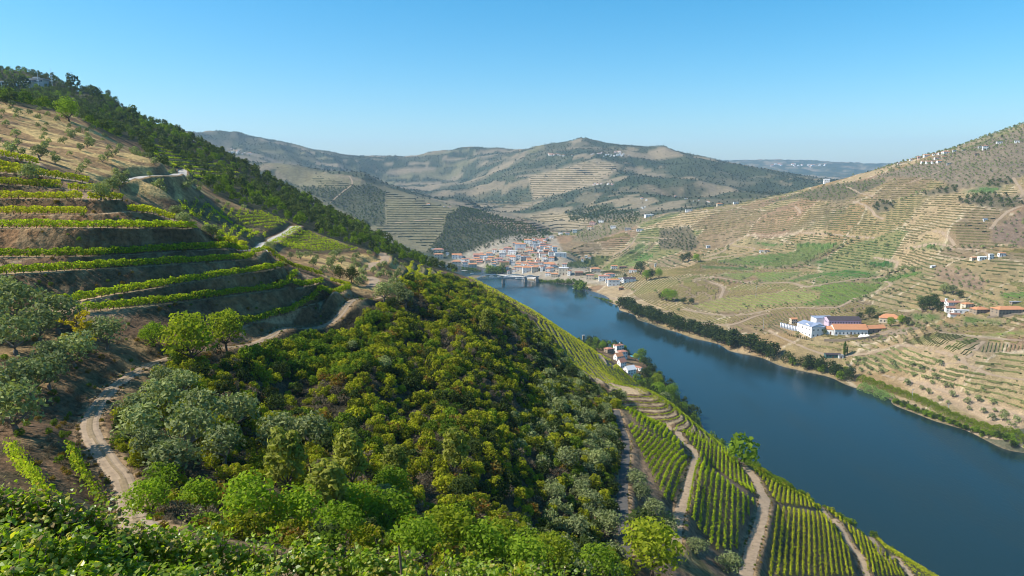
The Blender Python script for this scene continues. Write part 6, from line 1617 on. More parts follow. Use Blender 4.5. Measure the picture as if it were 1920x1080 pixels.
# tops of the foliage as seen: (px, py of the top, depth); two staggered rows
TOP = VINE_TOP
NV = 0
side = ['first of the back line at the left corner', 'second of the back line from the left corner', 'third of the back line from the left corner', 'below the two short vine rows', 'below the bottom end of the track', 'just right of the track end', 'right of the track end under the green trees', 'seventh along the back of the near vines', 'below the bushy trees', 'below the first pine', 'below the second pine', 'left of the wooden stake', 'beside the wooden stake', 'right of the wooden stake', 'second right of the wooden stake', 'last but one at the right end of the near vines', 'at the right end of the near vines']
for i, (a, b) in enumerate(TOP):
    p = vine_foot(a, 0); hgt = 1.75
    near_vine(p[0], p[1], float(ground(p[0], p[1])), 0.66, hgt, 1000, 14, 'leafy grapevine, ' + side[i], 300 + i, dry=0.30 if 1 <= i <= 4 else 0.06); NV += 1
for i, a in enumerate(np.linspace(-70, 980, 16)):
    p = vine_foot(a, 1); hgt = 1.7 * rng.uniform(0.92, 1.06)
    w_ = ['leftmost', 'second from the left', 'third from the left', 'fourth from the left', 'fifth from the left', 'sixth from the left', 'seventh from the left', 'eighth from the left', 'eighth from the right', 'seventh from the right', 'sixth from the right', 'fifth from the right', 'fourth from the right', 'third from the right', 'second from the right', 'rightmost'][i]
    near_vine(p[0], p[1], float(ground(p[0], p[1])), 0.62, hgt, 1000, 14, 'leafy grapevine, ' + w_ + ' in the middle line of near vines', 400 + i); NV += 1
for i, a in enumerate(np.linspace(-60, 640, 12)):
    p = vine_foot(a, 2); hgt = 1.7 * rng.uniform(0.92, 1.06)
    w_ = ['leftmost', 'second from the left', 'third from the left', 'fourth from the left', 'fifth from the left', 'sixth from the left', 'sixth from the right', 'fifth from the right', 'fourth from the right', 'third from the right', 'second from the right', 'rightmost'][i]
    near_vine(p[0], p[1], float(ground(p[0], p[1])), 0.56, hgt, 900, 14, 'leafy grapevine, ' + w_ + ' in the nearest line at the bottom edge', 500 + i); NV += 1
# the leaning wooden stake
p = P(752, 1066, 15.6); q = P(748, 1024, 15.6)
v, f = tube([(0.09, 0, -1.3), (0.0, 0, 0.0), (q[0] - p[0], 0, q[2] - p[2])], [0.035, 0.032, 0.028], 7)
tag(link('wooden_stake', new_mesh('wooden_stake', v, f, [M_POST]), None, p), 'leaning brown wooden stake sticking out of the near vines', 'stake')

# ------------------------------------------------------------------ buildings
M_WALL = {'white': plain('white plaster', (0.78, 0.765, 0.73), 0.85, 0.08, 0.4, 0.2), 'cream': plain('cream plaster', (0.62, 0.53, 0.40), 0.85, 0.1, 0.4, 0.2), 'pink': plain('pinkish plaster', (0.58, 0.40, 0.36), 0.85, 0.1, 0.4, 0.2),
          'grey': plain('grey plaster', (0.42, 0.41, 0.40), 0.85, 0.12, 0.4, 0.2), 'yellow': plain('yellow plaster', (0.62, 0.49, 0.22), 0.85, 0.1, 0.4, 0.2), 'stone': plain('schist stone wall', (0.30, 0.235, 0.17), 0.95, 0.35, 1.2, 0.1), 'lilac': plain('lilac plaster', (0.56, 0.45, 0.55), 0.85, 0.08, 0.4, 0.2), 'green': plain('green painted sheet', (0.06, 0.14, 0.12), 0.7, 0.15, 0.4, 0.3)}
def tile_mat(name, c):
    m, nt, b = mat(name)
    tc_ = nt.nodes.new('ShaderNodeTexCoord')
    wv = nt.nodes.new('ShaderNodeTexNoise'); wv.inputs['Scale'].default_value = 0.55; wv.inputs['Detail'].default_value = 6; wv.inputs['Roughness'].default_value = 0.75
    nt.links.new(tc_.outputs['Object'], wv.inputs['Vector'])
    oi = nt.nodes.new('ShaderNodeObjectInfo'); mx = nt.nodes.new('ShaderNodeMix'); mx.data_type = 'RGBA'
    mx.inputs[6].default_value = tuple(v * 0.62 for v in c) + (1,); mx.inputs[7].default_value = tuple(min(1, v * 1.3) for v in c) + (1,)
    nt.links.new(wv.outputs['Fac'], mx.inputs[0]); nt.links.new(mx.outputs[2], b.inputs['Base Color'])
    b.inputs['Roughness'].default_value = 0.85; b.inputs['Specular IOR Level'].default_value = 0.2
    return m
M_ROOF = {'orange': tile_mat('orange clay tiles', (0.52, 0.235, 0.115)), 'red': tile_mat('faded red clay tiles', (0.43, 0.20, 0.135)), 'brown': tile_mat('brown clay tiles', (0.27, 0.14, 0.09)), 'dark': tile_mat('dark sheet roof', (0.07, 0.055, 0.06)), 'white': tile_mat('white sheet roof', (0.62, 0.62, 0.62)), 'blue': tile_mat('blue grey sheet roof', (0.25, 0.30, 0.40)), 'grey': tile_mat('grey roof', (0.30, 0.30, 0.30))}
M_GLASS = plain('dark window glass', (0.035, 0.045, 0.055), 0.25, 0.1, 1.0, 0.5)
M_DOOR = plain('brown door', (0.14, 0.075, 0.045), 0.7, 0.2, 2.0, 0.2)
M_STEEL = plain('steel', (0.45, 0.47, 0.50), 0.4, 0.1, 1.0, 0.5, metal=0.4)
M_BRIDGE = plain('grey blue bridge paint', (0.24, 0.32, 0.36), 0.6, 0.1, 0.5, 0.3)
M_PIER = plain('granite pier', (0.30, 0.27, 0.24), 0.9, 0.2, 0.6, 0.1)
def box(x0, x1, y0, y1, z0, z1):
    v = np.array([(x0, y0, z0), (x1, y0, z0), (x1, y1, z0), (x0, y1, z0), (x0, y0, z1), (x1, y0, z1), (x1, y1, z1), (x0, y1, z1)], float)
    f = np.array([(0, 3, 2, 1), (4, 5, 6, 7), (0, 1, 5, 4), (1, 2, 6, 5), (2, 3, 7, 6), (3, 0, 4, 7)])
    return v, f
def mesh_of(name, parts, m):
    v, f = join(parts); return new_mesh(name, v, f, [m])
WIN_ME = {}
def win_mesh(w, h, m):
    k = (round(w, 2), round(h, 2), m.name)
    if k not in WIN_ME: WIN_ME[k] = mesh_of('window', [box(-w / 2, w / 2, -0.06, 0.10, 0, h)], m)
    return WIN_ME[k]
def roof_mesh(w, d, h, rise, kind, over, m, thick=0.25):
    a, b = w / 2 + over, d / 2 + over
    if kind == 'flat':
        return mesh_of('roof', [box(-a, a, -b, b, h + 0.004, h + 0.45)], m)
    if kind == 'hip':
        r_ = max(0.0, a - b) if a > b else 0.0; s_ = max(0.0, b - a) if b > a else 0.0
        top = [(-r_ - 0.01, -s_ - 0.01), (r_ + 0.01, -s_ - 0.01), (r_ + 0.01, s_ + 0.01), (-r_ - 0.01, s_ + 0.01)]
        v = [(-a, -b, h), (a, -b, h), (a, b, h), (-a, b, h), (-a, -b, h + thick), (a, -b, h + thick), (a, b, h + thick), (-a, b, h + thick)] + [(x, y, h + thick + rise) for x, y in top]
        f = [(0, 3, 2, 1), (0, 1, 5, 4), (1, 2, 6, 5), (2, 3, 7, 6), (3, 0, 4, 7), (4, 5, 9, 8), (5, 6, 10, 9), (6, 7, 11, 10), (7, 4, 8, 11), (8, 9, 10, 11)]
        return new_mesh('roof', np.array(v, float) + [0, 0, 0.004], np.array(f), [m])
    # gable, ridge along x
    v = np.array([(-a, -b, h), (a, -b, h), (a, b, h), (-a, b, h), (-a, -b, h + thick), (a, -b, h + thick), (a, b, h + thick), (-a, b, h + thick), (-a, 0, h + rise + thick), (a, 0, h + rise + thick), (-a, 0, h + rise), (a, 0, h + rise)], float)
    f4 = np.array([(4, 5, 9, 8), (6, 7, 8, 9), (0, 10, 11, 1), (2, 11, 10, 3), (0, 1, 5, 4), (2, 3, 7, 6), (0, 4, 8, 10), (3, 10, 8, 7), (1, 11, 9, 5), (2, 6, 9, 11)])
    return new_mesh('roof', v, f4, [m])
def building(x, y, z, w, d, h, yaw, wall='white', roof='orange', kind='gable', rise=None, label='', cat='house', group=None, name='house', floors=2, nwin=3, door=True, over=0.45, sink=4.0, chimney=False, win_scale=1.0):
    e = tag(link(name, None, None, (x, y, z), yaw), label, cat, group)
    rise = rise if rise is not None else min(w, d) * 0.20
    parts = [box(-w / 2, w / 2, -d / 2, d / 2, -sink, h)]
    wv, wf = join(parts)
    if kind == 'gable':     # gable ends close the wall up to the ridge
        o = len(wv); g = np.array([(-w / 2 + .003, -d / 2, h), (-w / 2 + .003, d / 2, h), (-w / 2 + .003, 0, h + rise * 0.97), (w / 2 - .003, -d / 2, h), (w / 2 - .003, d / 2, h), (w / 2 - .003, 0, h + rise * 0.97)])
        me = new_mesh('wall', np.concatenate([wv, g]), [wf, np.array([(o, o + 2, o + 1), (o + 3, o + 4, o + 5)])], [M_WALL[wall]])
    else:
        me = new_mesh('wall', wv, wf, [M_WALL[wall]])
    link('wall', me, e)
    rf = link('roof', roof_mesh(w, d, h, rise, kind, over, M_ROOF[roof]), e)
    if chimney:
        link('chimney', mesh_of('chimney', [box(w * 0.22, w * 0.22 + 0.9, d * 0.12, d * 0.12 + 0.9, h + rise * 0.35, h + rise + 1.3)], M_WALL[wall]), rf)
    if nwin:
        fh = h / floors; ww, wh = min(1.5, w / nwin * 0.42) * win_scale, min(1.9, fh * 0.45) * win_scale
        wm = win_mesh(ww, wh, M_GLASS)
        for fl in range(floors):
            for k in range(nwin):
                xx = -w / 2 + w * (k + 0.5) / nwin
                if fl == 0 and door and k == nwin // 2:
                    link('door', win_mesh(ww * 1.1, fh * 0.66, M_DOOR), e, (xx, -d / 2, 0.02)); continue
                link('window', wm, e, (xx, -d / 2, fl * fh + fh * 0.34))
            ns = max(1, int(nwin * d / w * 0.8)) if nwin > 1 else 0
            for k in range(ns):
                yy = -d / 2 + d * (k + 0.5) / ns
                for sg in (1, -1):
                    link('window', wm, e, (sg * w / 2, yy, fl * fh + fh * 0.34), math.pi / 2 * sg)
    return e
ORD = ['first', 'second', 'third', 'fourth', 'fifth', 'sixth', 'seventh', 'eighth', 'ninth', 'tenth', 'eleventh', 'twelfth', 'thirteenth', 'fourteenth', 'fifteenth', 'sixteenth', 'seventeenth', 'eighteenth', 'nineteenth', 'twentieth', 'twenty-first', 'twenty-second', 'twenty-third', 'twenty-fourth', 'twenty-fifth', 'twenty-sixth', 'twenty-seventh', 'twenty-eighth', 'twenty-ninth', 'thirtieth']
WN = {'white': 'white', 'cream': 'cream', 'pink': 'pinkish', 'grey': 'grey', 'yellow': 'yellow', 'stone': 'stone'}
def row_of(houses, where, group, dmin=700, nwin=3):
    """houses of one row, numbered from the left: (px, py of the foot, width in px, height in px, wall, roof, kind)"""
    houses = sorted(houses, key=lambda h_: h_[0])
    for i, hh in enumerate(houses):
        a, b, w, h_, wl, rf = hh[:6]; kd = hh[6] if len(hh) > 6 else ('hip' if (i * 7) % 3 == 0 else 'gable')
        p = hit(a, b, dmin)
        if not p: continue
        D = p[1]; W_ = w / F * D; H_ = h_ / F * D * 1.02; dep = W_ * rng.uniform(0.42, 0.62)
        yaw = rng.uniform(-0.35, 0.15) + (math.pi / 2 if (kd == 'gable' and W_ < 14 and rng.uniform() < 0.3) else 0)
        roofn = {'orange': 'orange-roofed', 'red': 'red-roofed', 'brown': 'brown-roofed', 'dark': 'dark-roofed', 'white': 'white-roofed', 'blue': 'blue-roofed', 'grey': 'grey-roofed'}[rf]
        building(p[0], p[1] + dep * 0.5, float(max(ground(p[0], p[1]), 0.5)), W_, dep, H_, yaw, wl, rf, kd, None, f'{WN[wl]} {roofn} house, {ORD[i]} from left {where}', 'house', group, 'house', 2 if H_ > 6 else 1, nwin if w >= 8 else 2, True, 0.4, 6, w > 12 and i % 3 == 0)
row_of([(872, 500, 9, 8, 'white', 'red'), (886, 502, 15, 6, 'cream', 'orange'), (953, 514, 10, 5, 'white', 'red'), (972, 508, 16, 7, 'white', 'orange'), (988, 511, 17, 9, 'white', 'orange'), (1003, 511, 13, 10, 'cream', 'orange'), (1028, 518, 10, 6, 'white', 'orange'), (1040, 520, 12, 6, 'cream', 'orange'), (1032, 510, 13, 8, 'white', 'orange'), (1046, 511, 9, 8, 'cream', 'grey', 'flat'), (1057, 516, 18, 13, 'cream', 'white', 'flat'), (1068, 516, 12, 8, 'white', 'orange'), (1016, 508, 10, 8, 'white', 'red'), (964, 511, 8, 6, 'white', 'orange')], 'along the town waterfront', 'houses along the town waterfront')
row_of([(868, 493, 9, 7, 'white', 'orange'), (887, 496, 14, 8, 'cream', 'orange'), (899, 494, 12, 7, 'cream', 'orange'), (877, 492, 9, 7, 'white', 'red'), (915, 494, 10, 6, 'cream', 'orange'), (935, 492, 17, 7, 'white', 'red'), (946, 498, 17, 6, 'yellow', 'brown'), (962, 499, 8, 8, 'white', 'grey', 'flat'), (973, 499, 10, 7, 'white', 'orange'), (983, 500, 12, 8, 'white', 'orange'), (1000, 501, 17, 8, 'cream', 'red'), (1014, 499, 10, 7, 'white', 'orange'), (1030, 504, 20, 9, 'white', 'orange'), (990, 504, 11, 6, 'cream', 'orange'), (926, 497, 9, 6, 'white', 'orange'), (954, 493, 9, 6, 'white', 'red'), (1024, 496, 9, 8, 'grey', 'grey', 'flat')], 'in the second row of the town', 'houses in the second row of the town')
row_of([(864, 485, 9, 6, 'white', 'orange'), (896, 487, 18, 9, 'pink', 'red'), (906, 485, 13, 7, 'white', 'orange'), (918, 482, 13, 7, 'white', 'orange'), (921, 488, 11, 6, 'cream', 'orange'), (943, 483, 14, 8, 'white', 'grey', 'flat'), (955, 486, 11, 6, 'cream', 'red'), (962, 489, 11, 7, 'white', 'orange'), (971, 487, 11, 8, 'white', 'white', 'flat'), (985, 489, 18, 7, 'grey', 'grey', 'flat'), (1008, 492, 9, 7, 'white', 'orange'), (1000, 480, 12, 6, 'cream', 'red'), (1012, 482, 10, 7, 'grey', 'red'), (1051, 482, 22, 7, 'white', 'white', 'flat'), (1035, 487, 10, 7, 'white', 'grey', 'flat'), (932, 485, 10, 6, 'yellow', 'orange'), (1022, 488, 10, 7, 'white', 'orange'), (975, 480, 10, 6, 'cream', 'brown')], 'in the middle of the town', 'houses in the middle of the town')
row_of([(952, 473, 15, 8, 'pink', 'red'), (961, 477, 16, 6, 'white', 'white', 'flat'), (976, 470, 21, 12, 'white', 'orange', 'hip'), (990, 457, 14, 7, 'white', 'orange'), (1003, 458, 10, 6, 'white', 'red'), (1012, 457, 12, 7, 'white', 'red'), (1021, 459, 10, 6, 'white', 'orange'), (1006, 465, 12, 7, 'white', 'white', 'flat'), (1018, 468, 12, 7, 'white', 'red'), (1000, 472, 10, 6, 'cream', 'red'), (994, 470, 9, 6, 'white', 'orange'), (1011, 475, 10, 8, 'white', 'orange'), (1024, 477, 10, 7, 'stone', 'brown'), (1040, 474, 9, 11, 'white', 'orange'), (988, 478, 10, 6, 'cream', 'orange'), (998, 464, 10, 6, 'white', 'grey', 'flat'), (1030, 466, 9, 6, 'white', 'orange'), (1026, 451, 8, 5, 'white', 'red'), (1016, 452, 8, 5, 'pink', 'red'), (1034, 447, 8, 4, 'white', 'grey', 'flat')], 'in the upper part of the town', 'houses in the upper town')
row_of([(822, 475, 20, 7, 'cream', 'red', 'hip'), (822, 485, 18, 8, 'cream', 'orange', 'hip'), (839, 479, 6, 5, 'white', 'grey', 'flat'), (856, 485, 18, 7, 'white', 'orange', 'gable'), (856, 499, 18, 8, 'cream', 'orange', 'hip'), (812, 470, 8, 4, 'white', 'grey', 'flat')], 'in the cluster left of the town', 'houses left of the town')
row_of([(1051, 440, 8, 4, 'white', 'grey', 'flat'), (1078, 437, 8, 6, 'white', 'white', 'flat'), (1064, 441, 8, 5, 'white', 'red'), (1106, 431, 10, 6, 'cream', 'orange', 'hip'), (1111, 422, 11, 5, 'pink', 'red', 'hip'), (1127, 418, 10, 5, 'white', 'grey', 'flat'), (1150, 429, 10, 5, 'white', 'white', 'flat'), (1178, 432, 12, 4, 'grey', 'grey', 'flat'), (1200, 434, 12, 4, 'white', 'grey', 'flat'), (1218, 407, 16, 4, 'white', 'white', 'flat'), (1292, 397, 12, 4, 'white', 'grey', 'flat')], 'along the road climbing behind the town', 'houses along the road behind the town')
row_of([(1086, 517, 15, 6, 'stone', 'brown', 'gable'), (1107, 524, 16, 8, 'cream', 'red', 'hip'), (1117, 511, 18, 7, 'cream', 'orange', 'hip'), (1134, 527, 22, 9, 'white', 'red', 'hip'), (1144, 521, 18, 7, 'white', 'red', 'hip'), (1151, 536, 22, 11, 'white', 'orange', 'hip'), (1164, 531, 10, 9, 'white', 'white', 'flat'), (1180, 530, 24, 7, 'white', 'dark', 'gable'), (1165, 544, 9, 5, 'stone', 'orange', 'gable'), (1141, 531, 10, 7, 'white', 'red', 'gable')], 'in the red roofed estate by the river', 'buildings of the riverside estate')
row_of([(1092, 491, 9, 6, 'white', 'red', 'gable'), (1099, 485, 5, 5, 'white', 'white', 'flat'), (1106, 486, 5, 5, 'white', 'orange', 'gable'), (1152, 505, 12, 6, 'white', 'orange', 'gable'), (1168, 504, 14, 4, 'stone', 'brown', 'flat'), (1187, 511, 14, 5, 'white', 'red', 'hip'), (1229, 501, 3, 6, 'white', 'white', 'flat')], 'among the fields above the riverside estate', 'farm buildings above the riverside estate')
row_of([(1686, 308, 5, 1.9, 'white', 'orange', 'hip'), (1710, 301, 7, 2.5, 'white', 'red', 'hip'), (1725, 297, 8, 3.1, 'pink', 'red', 'gable'), (1738, 294, 10, 3.1, 'white', 'orange', 'gable'), (1753, 291, 7, 2.5, 'white', 'red', 'gable'), (1764, 289, 8, 2.5, 'white', 'orange', 'gable'), (1776, 288, 13, 3.7, 'white', 'orange', 'hip'), (1790, 285, 6, 3.1, 'white', 'grey', 'flat'), (1808, 282, 6, 1.9, 'grey', 'grey', 'flat')], 'along the top of the ridge village', 'houses along the top of the ridge village', 900)
row_of([(1733, 306, 9, 3.1, 'white', 'orange', 'gable'), (1743, 306, 10, 3.1, 'white', 'orange', 'gable'), (1753, 306, 9, 3.1, 'white', 'red', 'gable'), (1762, 305, 8, 3.1, 'white', 'orange', 'gable'), (1757, 298, 8, 2.5, 'white', 'red', 'gable'), (1771, 296, 8, 2.5, 'cream', 'orange', 'gable'), (1780, 309, 7, 3.1, 'grey', 'blue', 'flat')], 'in the lower row of the ridge village', 'houses in the lower row of the ridge village', 900)
row_of([(1832, 292, 7, 4, 'stone', 'brown', 'flat'), (1838, 279, 6, 4, 'white', 'grey', 'flat'), (1848, 281, 9, 7, 'white', 'red', 'hip'), (1875, 270, 9, 4, 'white', 'blue', 'flat'), (1908, 268, 8, 4, 'white', 'grey', 'flat')], 'scattered on the upper right hillside', 'houses on the upper right hillside', 900)
row_of([(1328, 465, 7, 4, 'white', 'white', 'flat'), (1350, 386, 10, 4, 'cream', 'orange', 'hip'), (1380, 383, 9, 4, 'white', 'grey', 'flat'), (1428, 474, 8, 5, 'white', 'orange', 'gable'), (1438, 474, 9, 5, 'cream', 'orange', 'hip'), (1551, 343, 10, 6, 'white', 'white', 'gable'), (1750, 503, 8, 4, 'white', 'white', 'gable'), (1848, 415, 7, 4, 'white', 'blue', 'gable')], 'of the lone houses on the slope across the river', 'lone houses across the river', 700)
row_of([(1827, 488, 11, 5, 'cream', 'orange', 'gable'), (1843, 488, 14, 6, 'white', 'white', 'gable'), (1859, 486, 9, 9, 'white', 'white', 'hip'), (1880, 481, 12, 6, 'white', 'orange', 'gable')], 'of the white farm on its own knoll', 'buildings of the white knoll farm', 700)
TOWN = [(870, 500), (905, 478), (945, 470), (975, 455), (1015, 448), (1030, 452), (1032, 470), (1048, 480), (1045, 490), (1070, 512), (1050, 518), (1000, 508), (950, 508), (905, 500)]
_q = scatter(region(TOWN, 1300, 1900), 21, seed=91)
_q = _q[np.argsort(_q[:, 0])]
for i, (x_, y_) in enumerate(_q[:70]):
    W_ = rng.uniform(9, 15); wl = ['white', 'white', 'cream', 'white', 'grey'][int(rng.integers(5))]; rf = ['orange', 'red', 'orange', 'white', 'brown'][int(rng.integers(5))]
    building(x_, y_, float(ground(x_, y_)), W_, W_ * 0.6, rng.uniform(5, 9), rng.uniform(-0.5, 0.3), wl, rf, 'flat' if rf == 'white' else 'gable', None, 'small house squeezed between the larger houses of the town', 'house', 'small houses filling the town', 'house', 2, 2, True, 0.4, 6)
_q = scatter(region(TOWN, 1300, 1900), 26, seed=92)
for (x_, y_) in _q[:45]:
    put_tree('oak' if rng.uniform() < 0.6 else 'bankgreen', x_, y_, rng.uniform(0.9, 1.6), 'dark garden tree between the houses of the town', 'garden trees in the town')
def mk(px, py, w, h_, dr, yaw, wall, roof, kind, label, name='house', cat='house', group=None, dmin=500, **k):
    p = hit(px, py, dmin); D = p[1]; W_ = w / F * D; H_ = h_ / F * D
    return building(p[0], p[1] + W_ * dr * 0.4, float(max(ground(p[0], p[1]), 0.4)), W_, W_ * dr, H_, yaw, wall, roof, kind, label=label, cat=cat, group=group, name=name, **k)
# white estate at the right edge
G = 'buildings of the white estate at the right'
mk(1768, 571, 14, 5, .7, .1, 'stone', 'red', 'gable', 'small red roofed house at the left of the white estate', group=G)
mk(1788, 573, 24, 6, .5, .1, 'white', 'red', 'gable', 'long red roofed house at the back of the white estate', group=G, nwin=5, chimney=True)
mk(1784, 585, 16, 8, .8, -.3, 'white', 'brown', 'gable', 'brown roofed house in the middle of the white estate', group=G)
mk(1806, 588, 34, 6, .25, -.15, 'white', 'white', 'flat', 'long low white building in front of the white estate', group=G, nwin=4, floors=1, over=0.1)
mk(1792, 593, 20, 3.5, .5, -.1, 'white', 'brown', 'gable', 'low brown roofed shed at the front of the white estate', name='shed', cat='shed', group=G, nwin=0)
mk(1816, 577, 18, 7, .7, .2, 'cream', 'orange', 'hip', 'bright orange hipped roof house behind the white building', group=G)
mk(1841, 588, 27, 8, .7, .1, 'stone', 'orange', 'hip', 'square stone house with wide orange hipped roof', group=G, nwin=4)
mk(1898, 589, 58, 9, .4, .05, 'stone', 'orange', 'hip', 'very long orange roofed building at the right edge', group=G, nwin=9)
mk(1866, 591, 8, 7, .8, .1, 'stone', 'orange', 'gable', 'narrow stone annex between the two orange roofed buildings', group=G, nwin=2)
mk(1905, 570, 18, 4, .4, .1, 'stone', 'grey', 'flat', 'low ruined stone building above the long orange roof', name='ruin', cat='ruin', group=G, nwin=3, floors=1)
mk(1774, 572, 3, 12, 1, 0, 'white', 'white', 'hip', 'slim white chimney tower of the white estate', name='tower', cat='tower', nwin=0)
# winery: white halls, lilac hall, orange wing
G = 'buildings of the winery'
def mk2(p0, p1, wid, h_, wall, roof, kind, label, dmin=500, z=None, **k):
    """a hall between two foot pixels (its long front), wid metres deep behind that front"""
    a = np.array(hit(*p0, dmin)[:2]); b = np.array(hit(*p1, dmin)[:2]); u = b - a; L = np.hypot(*u); u /= L
    n_ = np.array([-u[1], u[0]]); c = (a + b) / 2 + n_ * wid / 2
    zz = float(max(min(ground(*a), ground(*b)), 0.4)) if z is None else z
    return building(c[0], c[1], zz, L, wid, h_, math.atan2(u[1], u[0]), wall, roof, kind, label=label, group=G, cat='winery', name='winery_hall', sink=8, **k)
mk2((1494, 621), (1521, 634), 20, 14, 'white', 'blue', 'gable', 'tall white winery hall with blue-grey roof', floors=2, nwin=4, door=False, rise=3)
mk2((1521, 634), (1545, 628), 22, 13.5, 'white', 'blue', 'gable', 'white winery hall end with slanted roof facing the river', floors=2, nwin=3, rise=3.5)
mk2((1530, 613), (1566, 610), 16, 11, 'white', 'blue', 'flat', 'flat roofed white winery hall at the back', nwin=0)
mk2((1553, 618), (1614, 615), 17, 12, 'lilac', 'dark', 'gable', 'lilac winery hall under a dark brown roof', floors=2, nwin=12, door=False, rise=3.5)
mk2((1564, 630), (1627, 627), 16, 8, 'white', 'orange', 'gable', 'long white winery wing with bright orange roof', floors=1, nwin=9, rise=5.5)
mk2((1542, 627), (1562, 629), 12, 7, 'white', 'orange', 'gable', 'small orange roofed link between the white halls', floors=1, nwin=2, rise=3)
mk2((1624, 626), (1661, 618), 11, 6, 'stone', 'orange', 'gable', 'low stone wing with orange roof at the right of the winery', floors=1, nwin=4, rise=3.5)
mk2((1648, 606), (1690, 603), 15, 7, 'cream', 'orange', 'hip', 'orange roofed manor house behind the winery', floors=1, nwin=6, rise=4.5)
p = hit(1487, 606, 500); building(p[0], p[1], p[2], 8, 7, 6, 0.1, 'cream', 'orange', 'gable', label='small orange roofed house left behind the tall white hall', group=G)
def tank(r_, h_, dome=False, seg=14):
    prof = [(r_, -1.5), (r_, h_ * (0.25 if dome else 1.0))]
    prof += [(r_ * math.cos(t), h_ * 0.25 + h_ * 0.75 * math.sin(t)) for t in np.linspace(0.2, 1.5, 5)] if dome else [(r_ * 0.96, h_), (0.05, h_ + r_ * 0.3)]
    an = np.linspace(0, 2 * np.pi, seg, endpoint=False)
    v = np.array([[(q * math.cos(a), q * math.sin(a), z) for a in an] for q, z in prof]).reshape(-1, 3)
    ii = np.arange(len(prof) * seg).reshape(len(prof), seg); f = np.stack([ii[:-1], np.roll(ii[:-1], -1, 1), np.roll(ii[1:], -1, 1), ii[1:]], -1).reshape(-1, 4)
    return v, f
tv, tf = tank(0.85, 6.2); TME = new_mesh('wine_tank', tv, tf, [M_STEEL], smooth=True)
for k in range(11):
    p = hit(1464 + k * 2.9, 613.5 + k * 0.75, 500)
    tag(link('wine_tank', TME, None, p), 'upright grey steel wine tank in the row left of the winery', 'wine tank', 'steel tanks beside the winery')
tv, tf = tank(3.4, 4.6, True); DME = new_mesh('domed_tank', tv, tf, [M_WALL['white']], smooth=True)
for k, nm in enumerate(('left', 'middle', 'right')):
    p = hit(1615 + k * 5.5, 634, 500); tag(link('domed_tank', DME, None, p), f'{nm} one of three white domed tanks in front of the winery', 'tank', 'white domed tanks')
# terrace wall in front of the winery
def wall_thing(p0, p1, h_, th_, m, label, name='retaining_wall', dmin=400):
    q = path([p0, p1] if not isinstance(p0, list) else p0, dmin, 2.0)
    tg = np.gradient(q, axis=0); tg /= np.hypot(tg[:, 0], tg[:, 1])[:, None] + 1e-9; n_ = np.stack([tg[:, 1], -tg[:, 0]], 1) * th_ / 2
    z = ground(q[:, 0], q[:, 1]); v = np.stack([np.column_stack([q - n_, z - 1]), np.column_stack([q - n_, z + h_]), np.column_stack([q + n_, z + h_]), np.column_stack([q + n_, z - 1])], 1)
    k = len(q); ii = np.arange(k * 4).reshape(k, 4); f = [np.stack([ii[:-1, a], ii[:-1, (a + 1) % 4], ii[1:, (a + 1) % 4], ii[1:, a]], -1) for a in range(4)]
    f = np.concatenate(f + [ii[:1, ::-1], ii[-1:]])
    return tag(link(name, new_mesh(name, v.reshape(-1, 3), f, [m])), label, 'wall')
wall_thing([(1545, 640), (1600, 638), (1660, 632), (1700, 628)], None, 3.0, 1.0, M_WALL['stone'], 'long brown stone terrace wall in front of the winery')
wall_thing([(1648, 626), (1690, 622), (1720, 618)], None, 3.2, 1.0, M_WALL['stone'], 'brown stone wall right of the winery')
wall_thing([(1850, 597), (1890, 594), (1925, 592)], None, 2.5, 1.0, M_WALL['stone'], 'stone wall under the long orange roofed building')
# riverside quinta on the near bank
G = 'buildings of the quinta on the near bank'
mk(1142, 662, 15, 8, .8, .5, 'stone', 'red', 'hip', 'red hipped roof at the left of the quinta on the near bank', group=G, nwin=3)
mk(1160, 662, 17, 15, .7, .5, 'white', 'red', 'hip', 'tallest white house of the quinta with chimney', group=G, chimney=True, floors=3)
mk(1167, 672, 16, 13, .8, .5, 'white', 'red', 'hip', 'white house with faded red roof in the middle of the quinta', group=G, floors=2)
mk(1160, 677, 15, 9, .8, .5, 'white', 'orange', 'gable', 'house with the brightest orange roof in the quinta', group=G, rise=4.0)
mk(1166, 689, 14, 10, .8, .55, 'white', 'red', 'gable', 'red roofed house below the bright orange roof', group=G, rise=4.0)
mk(1181, 702, 20, 9, .8, .5, 'white', 'white', 'gable', 'white house with white sheet roof at the near end of the quinta', group=G, rise=3.5, nwin=3)
mk(1195, 694, 22, 6, .3, -.75, 'white', 'red', 'gable', 'long narrow red roofed wing along the river side', group=G, nwin=4, floors=1)
mk(1194, 710, 12, 6, .6, .4, 'white', 'white', 'flat', 'small flat white building at the lower end of the quinta', group=G, nwin=2, floors=1)
mk(1094, 637, 4, 7.5, 1, .2, 'stone', 'grey', 'flat', 'small square stone tower on the slope above the river', name='tower', cat='tower', nwin=0)
p = hit(1184, 668, 600); tag(link('swimming_pool', mesh_of('swimming_pool', [box(-7, 7, -2.2, 2.2, -1.5, 0.35)], plain('pool water', (0.10, 0.45, 0.50), 0.15, 0.1, 0.5, 0.5)), None, p, -0.6), 'long turquoise pool beside the quinta', 'pool')
mk(1562, 671, 28, 6.5, .35, -.1, 'green', 'dark', 'gable', 'long dark green shed near the far shore', name='shed', cat='shed', nwin=5, floors=1)
mk(1577, 672, 9, 6, .6, -.1, 'white', 'grey', 'flat', 'small white hut at the right end of the green shed', name='hut', cat='hut', nwin=1, floors=1)
mk(1598, 697, 7, 4, .8, 0, 'white', 'white', 'gable', 'tiny white hut among the bushes by the railway bank', name='hut', cat='hut', nwin=0)
